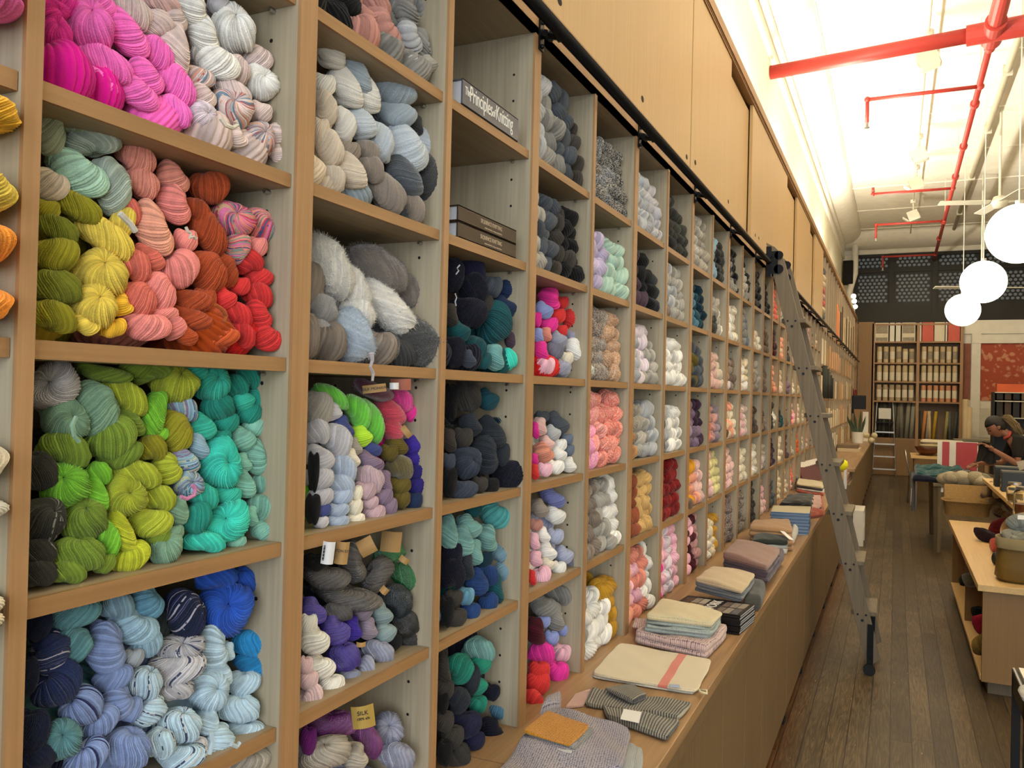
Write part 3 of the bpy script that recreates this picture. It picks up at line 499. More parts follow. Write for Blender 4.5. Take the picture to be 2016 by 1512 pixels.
('the lowest jade pigeonhole', 560, 1062, 3.36, 'wool', 'skeins in the lowest jade pigeonhole', '''
1420 690 200 170 -70 10 seaglass;1290 730 220 150 20 0 seaglass;1160 850 200 170 60 0 jade;1290 820 150 120 30 0 jade;1270 960 140 120 40 0 jade;1280 1090 120 110 0 20 jade;1430 870 160 130 0 0 ink;1460 980 150 130 0 0 ink;1370 1010 110 100 0 0 ink;
1440 1120 160 130 -30 0 denimteal;1490 1220 160 120 -20 0 denimteal;1050 860 200 90 80 0 brownblack;1060 990 120 130 0 0 brownblack;1150 1060 170 150 70 0 inkslate;1040 1080 90 140 0 0 black;1060 1200 120 130 0 0 brownblack;1200 1220 200 160 0 0 darkindigo;
1370 1270 160 140 60 0 ink;1110 1300 150 140 0 0 brownblack;1250 1330 150 120 0 0 darkindigo;1060 1410 100 160 0 0 black;1150 1430 160 150 0 0 brownblack;1230 920 120 200 0 0 inkslate'''),
('the hot pink and red pigeonhole', 1040, 440, 4.032, 'wool', 'skeins in the hot pink and red pigeonhole', '''
165 600 180 170 80 20 hotpink;120 690 150 120 30 0 periblue;165 800 140 120 0 0 hotpink;140 880 110 90 80 0 salmon;80 890 120 80 80 0 periblue;265 625 110 100 0 0 red;230 730 130 120 0 0 red;340 765 190 140 80 0 red;260 850 100 100 0 0 red;230 925 150 130 30 0 greylilac;
350 890 110 90 0 0 greylilac;100 1010 150 110 80 0 hotpink;210 1010 140 130 0 0 slatelilac;355 1000 180 130 80 0 white;440 1020 150 110 80 0 greylilac;300 1070 110 110 0 0 cream;130 1130 160 140 0 20 palepink;260 1140 140 120 20 0 greylilac;430 1165 170 150 30 0 paleceladon;70 760 70 120 0 0 hotpink'''),
('the half empty pigeonhole', 1040, 780, 4.032, 'wool', 'skeins in the half empty pigeonhole', '''
230 210 200 130 40 0 slate;110 160 110 90 0 0 slate;90 240 140 110 80 0 blush;55 270 130 60 80 0 hotpink;190 290 130 110 30 0 palegrey;250 385 110 100 0 0 white;310 340 100 90 0 0 slateblue;320 425 90 90 0 0 slateblue;150 370 120 90 40 0 blush;
120 450 160 140 50 20 salmonpink;240 460 130 100 30 0 white;210 560 150 110 0 0 white;320 545 120 110 60 0 white;130 580 120 110 0 0 palepink;50 600 120 70 80 0 red;50 500 90 60 80 0 hotpink'''),
('the periwinkle pigeonhole', 1040, 780, 4.032, 'wool', 'skeins in the periwinkle pigeonhole', '''
190 800 220 120 35 0 periwinkledeep;90 890 150 120 50 0 taupegrey;210 940 170 130 30 0 white;330 980 160 120 45 0 white;210 1110 140 120 0 0 paleperi;330 1110 150 130 -40 0 paleperi;60 1020 110 90 0 0 dustyrose;120 1100 130 90 60 0 white;
280 1260 150 130 30 0 paleperi;150 1230 160 120 50 0 white;240 1360 120 100 0 0 white;330 1310 130 90 80 0 slatelilac;50 1150 130 80 80 0 palepink;110 1420 150 120 -40 0 palepink;60 1290 120 100 80 0 palepink;30 1440 120 60 80 0 red;150 1330 120 90 30 0 cream'''),
('the lowest red pigeonhole', 960, 1062, 3.36, 'wool', 'skeins in the lowest red pigeonhole', '''
470 360 210 120 20 0 grey;370 440 190 130 20 0 grey;440 510 190 120 75 0 grey;540 380 120 110 0 0 grey;560 480 120 110 0 0 grey;320 610 170 120 80 20 burgundy;370 540 90 80 0 0 periblue;420 650 100 90 0 0 periblue;500 590 100 90 0 0 periblue;
360 750 180 140 20 0 magenta;490 750 120 110 0 20 palepink;460 880 150 140 0 0 magenta;470 975 130 90 0 0 magenta;570 940 120 90 80 0 palepink;535 850 90 80 0 0 palepink;340 870 140 130 0 0 red;330 950 160 140 0 0 red;300 1080 180 130 80 0 red;410 1030 120 90 0 0 red;
560 590 160 90 60 0 white;540 690 120 110 30 0 greyblue;630 710 130 110 40 0 greyblue;600 830 150 120 40 0 greyblue;650 790 100 80 0 0 greyblue;500 480 90 90 0 0 cream'''),
]
def skein_arrays(nrib=22, tilt=0, seed=0, nu=6, nr=22, second=True, amp=.085, rough=0., bend=.25, wob=.06):
    """a bundle of yarn strands folded over: strands run from pole to pole, poles pinched in"""
    rg = np.random.RandomState(seed)
    parts = []
    for lobe in range(2 if second else 1):
        nph = nrib * nu
        th = np.linspace(0.04, PI - .04, nr)[:, None]; ph = np.linspace(0, 2 * PI, nph, endpoint=False)[None, :]
        tw = .55 * (1 if rg.rand() > .5 else -1)
        k = rg.randint(2, 5); w = wob * np.sin(k * th + rg.rand() * 6) + .5 * wob * np.sin(3 * ph + rg.rand() * 6 + th)
        rid = np.floor((np.arange(nph)) / nu).astype(int) % nrib
        rr_ = rg.rand(nrib); jit = (rr_[rid] - .5) * .05
        loc = (np.arange(nph) % nu) / nu
        prof = 1 - np.abs(2 * loc - 1) ** 3.2
        rad = 1 - amp * (1 - prof)[None, :] * np.sin(th) ** .35 + jit[None, :] * np.sin(th)
        lum = rg.rand(3) * 6; rad = rad + .035 * np.sin(2 * ph + 3 * th + lum[0]) + .03 * np.sin(3 * ph - 4 * th + lum[1]); rad = rad - .30 * np.exp(-(th / .34) ** 2) - .22 * np.exp(-((PI - th) / .30) ** 2)
        if rough: rad = rad + rough * (rg.rand(nr, nph) - .5)
        P2 = ph + tw * np.cos(th) + w
        sq = np.sign(np.cos(th)) * np.abs(np.cos(th)) ** .85
        x = rad * np.sin(th) * np.cos(P2); y = rad * np.sin(th) * np.sin(P2); z = rad * sq
        V = np.stack([x.ravel(), y.ravel(), np.broadcast_to(z, x.shape).ravel()], 1)
        t = math.radians(tilt); c, s = math.cos(t), math.sin(t)      # tip the upper pole towards the front (-y)
        V = np.stack([V[:, 0], V[:, 1] * c - V[:, 2] * s, V[:, 1] * s + V[:, 2] * c], 1)
        V[:, 2] -= bend * (V[:, 0] ** 2 - .3) * (1 if seed % 2 else -1)
        if lobe == 1:
            a = math.radians(50 if seed % 2 else -50); c, s = math.cos(a), math.sin(a)
            V = V * .8; V = np.stack([V[:, 0] * c - V[:, 2] * s, V[:, 1] + .75, V[:, 0] * s + V[:, 2] * c], 1); V[:, 0] += .2 * (1 if seed % 2 else -1)
        idx = np.arange(nr * nph).reshape(nr, nph); a0 = idx[:-1]; a1 = idx[1:]
        Fq = np.stack([a0, np.roll(a0, -1, 1), np.roll(a1, -1, 1), a1], -1).reshape(-1, 4)
        rib = np.broadcast_to(rr_[rid][None, :], (nr, nph)).ravel()
        parts.append((V, Fq, rib))
    V = np.concatenate([p[0] for p in parts]); Fq = np.concatenate([parts[i][1] + (len(parts[0][0]) if i else 0) for i in range(len(parts))]); rib = np.concatenate([p[2] for p in parts])
    return V, Fq, rib
def np_mesh(name, V, Fq, rib, col=None, extra=None):
    me = bpy.data.meshes.new(name); me.vertices.add(len(V)); me.vertices.foreach_set('co', V.astype(np.float32).ravel())
    me.loops.add(Fq.size); me.loops.foreach_set('vertex_index', Fq.astype(np.int32).ravel())
    me.polygons.add(len(Fq)); me.polygons.foreach_set('loop_start', (np.arange(len(Fq)) * 4).astype(np.int32)); me.polygons.foreach_set('loop_total', np.full(len(Fq), 4, np.int32))
    me.polygons.foreach_set('use_smooth', np.ones(len(Fq), bool))
    a = me.attributes.new('rib', 'FLOAT', 'POINT'); a.data.foreach_set('value', rib.astype(np.float32))
    if col is not None:
        c = me.attributes.new('yarn', 'FLOAT_COLOR', 'POINT'); c.data.foreach_set('color', col.astype(np.float32).ravel())
    me.update(calc_edges=True); me.validate(); return me
def yarn_mat(name, source='object', rough=.85, sheen=.14, spec=.12, var=.28, pal=None, fine=420, tweed=0, aniso=0):
    m, nt, b = newmat(name); L = nt.links
    if source == 'object': oi = nd(nt, 'ShaderNodeObjectInfo'); colr = oi.outputs['Color']; rnd = oi.outputs['Random']
    else: at = nd(nt, 'ShaderNodeAttribute'); at.attribute_name = 'yarn'; colr = at.outputs['Color']; rnd = None
    rb = nd(nt, 'ShaderNodeAttribute'); rb.attribute_name = 'rib'
    tc = nd(nt, 'ShaderNodeTexCoord'); no = nd(nt, 'ShaderNodeTexNoise'); no.inputs['Scale'].default_value = 2.2 if source == 'object' else 30; no.inputs['Detail'].default_value = 3
    L.new(tc.outputs['Object'], no.inputs['Vector'])
    # strand to strand change of the dye
    ad = nd(nt, 'ShaderNodeMath', operation='ADD'); L.new(rb.outputs['Fac'], ad.inputs[0]); L.new(no.outputs[0], ad.inputs[1])
    mr = nd(nt, 'ShaderNodeMapRange'); mr.inputs['From Min'].default_value = .4; mr.inputs['From Max'].default_value = 1.6; mr.inputs['To Min'].default_value = 1 - var; mr.inputs['To Max'].default_value = 1 + var; L.new(ad.outputs[0], mr.inputs['Value'])
    sc = nd(nt, 'ShaderNodeVectorMath', operation='SCALE'); L.new(mr.outputs[0], sc.inputs['Scale'])
    if pal:
        cr = nd(nt, 'ShaderNodeValToRGB'); cr.color_ramp.interpolation = 'CONSTANT'; e = cr.color_ramp.elements
        for i, (p, h) in enumerate(pal):
            if i < 2: e[i].position = p; k = e[i]
            else: k = e.new(p)
            k.color = lin(h) if h else (0, 0, 0, 0)
        ad2 = nd(nt, 'ShaderNodeMath', operation='MULTIPLY_ADD'); L.new(no.outputs[0], ad2.inputs[0]); ad2.inputs[1].default_value = .35; L.new(rb.outputs['Fac'], ad2.inputs[2])
        fr = nd(nt, 'ShaderNodeMath', operation='FRACT'); L.new(ad2.outputs[0], fr.inputs[0])
        L.new(fr.outputs[0], cr.inputs[0]); mx = nd(nt, 'ShaderNodeMix', data_type='RGBA'); L.new(cr.outputs['Alpha'], mx.inputs['Factor']); L.new(colr, mx.inputs['A']); L.new(cr.outputs['Color'], mx.inputs['B'])
        base = mx.outputs['Result']
    else: base = colr
    if tweed:
        n2 = nd(nt, 'ShaderNodeTexNoise'); n2.inputs['Scale'].default_value = tweed; n2.inputs['Detail'].default_value = 2; L.new(tc.outputs['Object'], n2.inputs['Vector'])
        m2 = nd(nt, 'ShaderNodeMapRange'); m2.inputs['From Min'].default_value = .45; m2.inputs['From Max'].default_value = .58; L.new(n2.outputs[0], m2.inputs['Value'])
        at2 = nd(nt, 'ShaderNodeMix', data_type='RGBA'); L.new(m2.outputs[0], at2.inputs['Factor']); L.new(base, at2.inputs['A'])
        g = nd(nt, 'ShaderNodeMix', data_type='RGBA'); g.inputs['Factor'].default_value = .4; L.new(base, g.inputs['A']); g.inputs['B'].default_value = (.9, .86, .8, 1); L.new(g.outputs['Result'], at2.inputs['B']); base = at2.outputs['Result']
    L.new(base, sc.inputs[0]); L.new(sc.outputs['Vector'], b.inputs['Base Color'])
    b.inputs['Roughness'].default_value = rough; b.inputs['Sheen Weight'].default_value = sheen; b.inputs['Sheen Roughness'].default_value = .5; b.inputs['Specular IOR Level'].default_value = spec
    n3 = nd(nt, 'ShaderNodeTexNoise'); n3.inputs['Scale'].default_value = 16 if source == 'object' else fine; n3.inputs['Detail'].default_value = 3; L.new(tc.outputs['Object'], n3.inputs['Vector'])
    bp = nd(nt, 'ShaderNodeBump'); bp.inputs['Strength'].default_value = .35; bp.inputs['Distance'].default_value = .002 if source != 'object' else .05
    L.new(n3.outputs[0], bp.inputs['Height']); L.new(bp.outputs[0], b.inputs['Normal'])
    return m
YM = {
 'wool': yarn_mat('wool_yarn'),
 'chunky': yarn_mat('chunky_yarn', var=.2), 'roving': yarn_mat('roving_yarn', sheen=.5, var=.12), 'fluff': yarn_mat('fleece_yarn', sheen=.6, var=.15),
 'mohair': yarn_mat('mohair_yarn', rough=.5, sheen=.7, spec=.35, var=.25), 'silk': yarn_mat('silk_yarn', rough=.24, sheen=.05, spec=1.0, var=.35),
 'pastel': yarn_mat('pastel_dyed_yarn', pal=[(0, None), (.38, '#c96a6a'), (.5, '#7e93a8'), (.64, None), (.80, '#dca890'), (.9, '#a8bccb')]),
 'candy': yarn_mat('candy_dyed_yarn', pal=[(0, None), (.22, '#5f6f9c'), (.36, '#e0506c'), (.52, '#d8b08c'), (.68, '#e67fae'), (.86, '#8a9a8c')]),
 'pastelblue': yarn_mat('pastel_blue_dyed_yarn', pal=[(0, None), (.35, '#9a86ae'), (.52, None), (.7, '#c4c9a8'), (.82, '#3e6f90')]),
 'navywhite': yarn_mat('navy_white_dyed_yarn', pal=[(0, None), (.45, '#2c3260'), (.66, '#b9b4c4'), (.74, None)]),
 'speck': yarn_mat('speckled_yarn', pal=[(0, None), (.72, '#3c4664'), (.80, '#c8c8c8'), (.88, None)]),
 'tweedy': yarn_mat('tweedy_yarn', pal=[(0, None), (.80, '#8a8880'), (.88, None)]),
}
STY = {'wool': dict(nrib=50, nu=5, amp=.085, wob=.11), 'chunky': dict(nrib=15, amp=.15, wob=.26), 'roving': dict(nrib=50, amp=.022, nu=4, wob=.16), 'fluff': dict(nrib=40, amp=.008, nu=3, rough=.05, wob=.35, bend=.1), 'mohair': dict(nrib=50, amp=.035, nu=4, rough=.02, wob=.16), 'silk': dict(nrib=54, amp=.06, nu=4, wob=.2)}
_proto = {}
def proto(kind, tilt, seed):
    t = 0 if tilt < 6 else 14 if tilt < 22 else 35 if tilt < 36 else 58
    key = (kind, t, seed)
    if key not in _proto:
        V, Fq, rib = skein_arrays(tilt=t, seed=seed * 7 + t, **STY[kind])
        if kind in ('fluff', 'mohair', 'roving'):                # stray fibres
            rg = np.random.RandomState(seed + 5); n = {'fluff': 12000, 'mohair': 1800, 'roving': 500}[kind]; ln = {'fluff': .22, 'mohair': .13, 'roving': .07}[kind]
            pi = rg.randint(0, len(V), n); p = V[pi]; nrm = p / (np.linalg.norm(p, axis=1, keepdims=True) + 1e-6)
            d = nrm * .7 + rg.randn(n, 3) * .6; d /= np.linalg.norm(d, axis=1, keepdims=True); l = ln * (.4 + rg.rand(n, 1)); sd = np.cross(d, rg.randn(n, 3)); sd = sd / np.linalg.norm(sd, axis=1, keepdims=True) * .0045
            mid = p + d * l * .55 + rg.randn(n, 3) * .015; tip = p + d * l + rg.randn(n, 3) * .04 - np.array([0, 0, .02])
            q = np.stack([p - sd, p + sd, mid + sd * .7, mid - sd * .7, tip], 1)          # n,5,3
            nv = len(V); V = np.concatenate([V, q.reshape(-1, 3)]); base = nv + np.arange(n)[:, None] * 5
            Fq = np.concatenate([Fq, base + np.array([[0, 1, 2, 3]]), base + np.array([[3, 2, 4, 4]])]) if False else np.concatenate([Fq, base + np.array([[0, 1, 2, 3]])])
            rib = np.concatenate([rib, np.repeat(rib[pi], 5)])
        me = np_mesh('yarn_skein', V, Fq, rib); me.materials.append(YM[kind]); _proto[key] = me
    return _proto[key]
rs = random.Random(11)
DEEP = {'the orange and magenta pigeonhole': 0}
items = []
for ci, (cname, ox, oy, sc_, kind, grp, txt) in enumerate(CELLS):
    es = [e.split() for e in txt.replace('\n', '').split(';') if e.strip()]
    ys = [oy + float(e[1]) / sc_ for e in es if e[6] != 'skip']; y0, y1 = min(ys), max(ys)
    for e in es:
        if e[6] == 'skip': continue
        x, y, w, h, a, t = map(float, e[:6]); u = ox + x / sc_; v = oy + y / sc_; w /= sc_; h /= sc_
        k2 = e[7] if len(e) > 7 else kind
        items.append(dict(cell=cname, ci=ci, u=u, v=v, w=w, h=h, a=a, t=t, col=e[6], mat=k2, kind=kind, grp=grp, back=(y1 - v) / max(1, y1 - y0)))
items.sort(key=lambda i: -i['w'] * i['h'])
for n, it in enumerate(items): it['solo'] = n < 300
def place(it):
    # depth in the pigeonhole: lower ones at the front lip, upper ones a little further in
    X = -.040 - .035 * it['back'] - (.02 if it['kind'] == 'fluff' else 0)
    p = atX(it['u'], it['v'], X); d = depth(p)
    if it['ci'] == 0:
        r_ = max(.050, it['h'] / F * d * .46); return Vector((-.012, .529 - r_ * .72, p.z)), Vector((.7, -.7, 0)), Vector((-.7, -.7, 0)), Vector((0, 0, 1)), r_, r_ * .8, it['h'] / F * d / 2
    a = it['w'] / F * d / 2 * 1.06; c = it['h'] / F * d / 2 * 1.10
    b = min(.055, max(.9 * min(a, c), .62 * max(a, c)))
    vd = Vector(CAM) - p; vd.z = 0; vd.normalize()              # the folded end looks out of the pigeonhole
    vd = (vd + Vector((.35, 0, 0))).normalized()
    yax = -vd; xax = yax.cross(Vector((0, 0, 1))).normalized()
    ang = -math.radians(it['a']); xa = xax * math.cos(ang) + Vector((0, 0, 1)) * math.sin(ang); za = xa.cross(yax)
    return p, xa, yax, za, a, b, c
EL = []                                                          # everything that goes into the one big heap mesh
bycell = {}
for it in items:
    bycell.setdefault((it['cell'], it['col'], it['mat']), []).append(it)
for key, L_ in bycell.items():
    solo = sorted([i for i in L_ if i['solo']], key=lambda i: i['v'])
    for r_, i in enumerate(solo): i['rank'] = r_; i['n'] = len(solo)
WORD = {'wool': 'skein', 'chunky': 'thick curly skein', 'roving': 'roving hank', 'fluff': 'fluffy roll', 'mohair': 'mohair skein', 'silk': 'silk skein', 'pastel': 'pastel striped skein', 'candy': 'candy striped skein', 'pastelblue': 'variegated skein', 'navywhite': 'white flecked skein', 'speck': 'speckled skein', 'tweedy': 'flecked skein'}
for n, it in enumerate(items):
    p, xa, ya, za, a, b, c = place(it)
    col = lin('#' + HUE[it['col']].lstrip('#')); j = 1 + (rs.random() - .5) * .16; mxc = max(col[:3]); col = tuple(min(1, (q * .96 + mxc * .04) * j * 1.05) for q in col[:3]) + (1,)
    if not it['solo']: EL.append((p, xa, ya, za, a, b, c, col, 'hi', it['t'])); continue
    me = proto(it['kind'], it['t'], n % 2)
    o = bpy.data.objects.new('yarn_skein', me); COL.objects.link(o)
    o.matrix_world = Matrix(((xa.x * a, ya.x * b, za.x * c, p.x), (xa.y * a, ya.y * b, za.y * c, p.y), (xa.z * a, ya.z * b, za.z * c, p.z), (0, 0, 0, 1)))
    o.color = col
    if it['mat'] != it['kind']: o.material_slots[0].link = 'OBJECT'; o.material_slots[0].material = YM[it['mat']]
    nm = NAME.get(it['col'], it['col'])
    nm += ' '
    if it['n'] == 1: lab = 'only %s%s in %s' % (nm, WORD[it['mat']], it['cell'])
    else: lab = '%s%s, %s highest of its colour in %s' % (nm, WORD[it['mat']], ORD[it['rank']], it['cell'])
    it['obj'] = o
    assert len(lab.split()) <= 16, lab; lab = lab.replace('first highest', 'highest'); tag(o, lab, 'yarn', it['grp'])
# ---------------------------------------------------------------- the smaller skeins further along
# cell: (column, row) -> fill height fraction, list of colours from left to right, (kind)
FAR = {
(5,0):(.85,'charcoal slate charcoal black','T'),(5,1):(.8,'lavender lavender mintpale mintpale'),(5,2):(.95,'mocha mocha taupe tan tan','T2'),(5,3):(1,'bubblegum rosepink coral coral','T2'),(5,4):(.9,'taupe taupe stone white'),(5,5):(.72,'grey white white gold'),
(4,0):(.98,'palegrey grey slate brownblack'),(4,1):(.95,'stone slate brownblack black'),
(6,0):(.8,'icegrey palegrey silver'),(6,1):(.92,'brownbl plum black inkslate'),(6,2):(.85,'palegrey lilacwhite stone'),(6,3):(.95,'tan warmgrey stone palegrey'),(6,4):(.95,'brick brick straw straw'),(6,5):(.88,'peach palepink salmon white'),
(7,0):(.85,'black charcoal charcoal'),(7,1):(.9,'taupe palegrey stone stone'),(7,2):(.9,'white white white'),(7,3):(.78,'slate palegrey white white'),(7,4):(.97,'darkred darkred darkred'),(7,5):(.97,'hotpink palepink lilacwhite palepink'),
(8,0):(.9,'warmgrey stone warmgrey'),(8,1):(.9,'slateblue denimteal teal2 petroldark'),(8,2):(.9,'charcoal olivebrown slate slate'),(8,3):(.92,'mauvegrey mauve eggplant'),(8,4):(.95,'mocha marigold peach blush'),(8,5):(.95,'shell palepink burgundy dustypink'),
(9,0):(.85,'dustyblue denim black charcoal'),(9,1):(.75,'black charcoal stone white'),(9,2):(.85,'mauve blush blush oat'),(9,3):(.8,'coral dustypink mauvegrey'),(9,4):(.9,'palepink petal butter butter'),(9,5):(.75,'white bone gold'),
(10,0):(.9,'charcoal grey black'),(10,1):(.9,'white white cream'),(10,2):(.8,'lilacwhite taupe mocha'),(10,3):(.85,'umber bone peach cream'),(10,4):(.95,'dustypink petal petal'),(10,5):(.9,'burgundy brownbl burgundy','T2'),
(11,0):(.9,'charcoal stone grey black'),(11,1):(.9,'slate grey slateblue'),(11,2):(.9,'cream white bone'),(11,3):(.85,'lilacwhite palepink shell'),(11,4):(.9,'white cream cream'),(11,5):(.9,'brownbl black umber','T2'),
(12,0):(.9,'black charcoal black'),(12,1):(.5,'cream bone cream'),(12,2):(.85,'bone greige stone'),(12,3):(.8,'charcoal brownblack umber'),(12,4):(.9,'cream white cream'),(12,5):(.9,'black brownblack charcoal'),
(13,0):(.95,'black black black'),(13,1):(.9,'mocha umber mocha'),(13,2):(.85,'umber mocha mocha'),(13,3):(.6,'taupe umber taupe'),(13,4):(.85,'white lilacwhite stone'),(13,5):(.9,'petal shell palepink'),
(14,0):(.95,'coral dustypink coral'),(14,1):(.95,'brownbl burgundy brownbl'),(14,2):(.85,'tan straw peach'),(14,3):(.8,'teal2 charcoal white'),(14,4):(.85,'eggplant plum eggplant'),(14,5):(.85,'charcoal slate slate'),
(15,0):(.7,'greygreen stone greygreen'),(15,1):(.9,'peach bone peach'),(15,2):(.9,'shell bone oat'),(15,3):(.85,'charcoal black teal2'),(15,4):(.85,'bone cream cream'),(15,5):(.9,'cream butter bone'),
(16,1):(.9,'slate charcoal charcoal'),(16,2):(.9,'plum slate mauve'),(16,3):(.9,'taupe mocha taupe'),(16,4):(.9,'eggplant burgundy plum'),(17,2):(.9,'cream white bone'),(17,3):(.9,'hotpink peach palepink'),(17,4):(.9,'white cream stone'),(18,3):(.9,'white petal cream'),(18,4):(.9,'burntorange orange burntorange'),(17,5):(.9,'coral petal coral')}
rowz = [(2.215, 2.49), (1.945, 2.195), (1.675, 1.925), (1.405, 1.655), (1.135, 1.385), (ZC, 1.115)]
GEN = ['stone bone greige', 'mocha taupe umber', 'cream white bone', 'charcoal slate grey', 'petal shell dustypink', 'taupe stone oat']
hand = {(4, 2), (4, 3), (4, 4), (4, 5)}
rg = random.Random(5)
def heap(ya, yb, z0, z1, cols, fill, size, lod, tw=False, x0=-.045, seed=0):
    w = size * 1.15; h = size * .86; ny = max(2, int(round((yb - ya) / w))); w = (yb - ya) / ny; z = z0 + h * .5; top = z0 + (z1 - z0) * fill; r = 0
    while z + h * .35 < top:
        for q in range(ny):
            y = ya + w * (q + .5) + (w * .25 if r % 2 else -w * .1) * .8; y = min(max(y, ya + w * .46), yb - w * .46)
            f = (y - ya) / (yb - ya) + rg.uniform(-.12, .12); cn = cols[min(len(cols) - 1, max(0, int(f * len(cols))))]
            for layer in range(2):
                if layer and lod == 'lo' : continue
                X = x0 - layer * size * 1.15 - .03 * (z - z0) / max(.01, z1 - z0) + rg.uniform(-.012, .008)
                if z > top - h and rg.random() < .2: continue
                p = Vector((X, y + rg.uniform(-.008, .008), z + rg.uniform(-.004, .004)))
                vd = Vector((.95, -.7, 0)).normalized(); yax = -vd; xax = yax.cross(Vector((0, 0, 1))).normalized(); ang = rg.uniform(-.5, .5)
                xa = xax * math.cos(ang) + Vector((0, 0, 1)) * math.sin(ang); za = xa.cross(yax)
                k = rg.uniform(.88, 1.12); col = lin(HUE[cn]); j = rg.uniform(.85, 1.12)
                EL.append((p, xa, yax, za, w * .58 * k, size * .55, h * .60 * k, tuple(min(1, c * j) for c in col[:3]) + (1,), lod + ('t' if tw else ''), rg.choice([0, 14, 35])))
        z += h * .84; r += 1
for cidx in range(4, 23):
    ya = PY(cidx - 1) + .022; yb = PY(cidx) - .022
    for r in range(6):
        if (cidx, r) in hand: continue
        sp = FAR.get((cidx, r))
        if sp is None:
            if cidx < 17 or True: sp = (rg.uniform(.6, .9), GEN[(cidx * 5 + r * 3) % 6])
        size = [.066, .060, .056, .063][(cidx + 2 * r) % 4]
        lod = 'mid' if cidx < 9 else 'lo'
        heap(ya, yb, rowz[r][0] + .002, rowz[r][1], sp[1].split(), sp[0], size, lod, len(sp) > 2)
# filler skeins deeper in the near pigeonholes so that no gap shows
def near_back(colidx, r, cols, fill=.8):
    ya = PY(colidx - 1) + .025; yb = PY(colidx) - .025
    if ya < .14: ya = .14
    heap(ya, yb, rowz[r][0] + .002, rowz[r][1], cols.split(), fill, .10, 'mid', x0=-.13)
for a in [(1, 1, 'magenta pink shell shell', .9), (1, 2, 'olive yellow salmon rust red', .75), (1, 3, 'charcoal moss moss turquoise seafoam', .85), (1, 4, 'darknavy dustyteal periwinkle iceblue azure', .75), (1, 0, 'linen oat', .3), (1, 5, 'linen silver', .2), (0, 1, 'magenta pink', .9), (0, 2, 'orange golden', .9), (0, 3, 'cream white', .8), (0, 4, 'cream white', .5),
          (2, 0, 'black dustyrose grey', .8), (2, 1, 'oat bluegrey slate', .8), (2, 2, 'brownfleece brownfleece darkfleece', .75), (2, 3, 'silver limefluo wine hotpink', .85), (2, 4, 'pearl graphite midnight black', .8), (2, 5, 'purple linen lilacgrey', .5),
          (3, 2, 'ink ink deepteal', .8), (3, 3, 'black brownblack inkslate ink', .85), (3, 4, 'ink deepteal seaglass', .8), (3, 5, 'black brownblack ink', .8), (4, 2, 'hotpink red greylilac', .6), (4, 3, 'blush palegrey white', .4), (4, 4, 'dustyrose white paleperi', .7), (4, 5, 'red grey greyblue', .7)]:
    near_back(*a)
    if a[1] <= 2 and a[0] > 0: heap(PY(a[0] - 1) + .022, PY(a[0]) - .022, rowz[a[1]][0] + .001, rowz[a[1]][1], a[2].split(), .27, .072, 'mid', x0=-.062)
# build the heap
LODS = {}
for nm_, kw in (('hi', dict(nrib=30, nu=4, nr=16)), ('mid', dict(nrib=24, nu=4, nr=12, second=False)), ('lo', dict(nrib=16, nu=2, nr=8, second=False))):
    for t in (0, 14, 35, 58): LODS[nm_, t] = skein_arrays(tilt=t, seed=t, **kw)
for twd in (False, True):
    VS, FS, RB, CS = [], [], [], []; nv = 0
    for p, xa, ya, za, a, b, c, col, lod, t in EL:
        if lod.endswith('t') != twd: continue
        t = 0 if t < 6 else 14 if t < 22 else 35 if t < 36 else 58
        V, Fq, rib = LODS[lod.rstrip('t'), t]; Mx = np.array([list(xa * a), list(ya * b), list(za * c)])
        VS.append(V @ Mx + np.array(p)); FS.append(Fq + nv); RB.append(rib); CS.append(np.broadcast_to(np.array(col), (len(V), 4))); nv += len(V)
    me = np_mesh('yarn_skeins', np.concatenate(VS), np.concatenate(FS), np.concatenate(RB), np.concatenate(CS))
    me.materials.append(yarn_mat('heap_yarn_tweed' if twd else 'heap_yarn', 'attr', tweed=300 if twd else 0))
    o = link('yarn_skeins', me)
    tag(o, 'speckled tweed skeins piled in several pigeonholes beyond the hot pink one' if twd else 'all the smaller yarn skeins filling the pigeonholes along the left wall', 'yarn', kind='stuff')

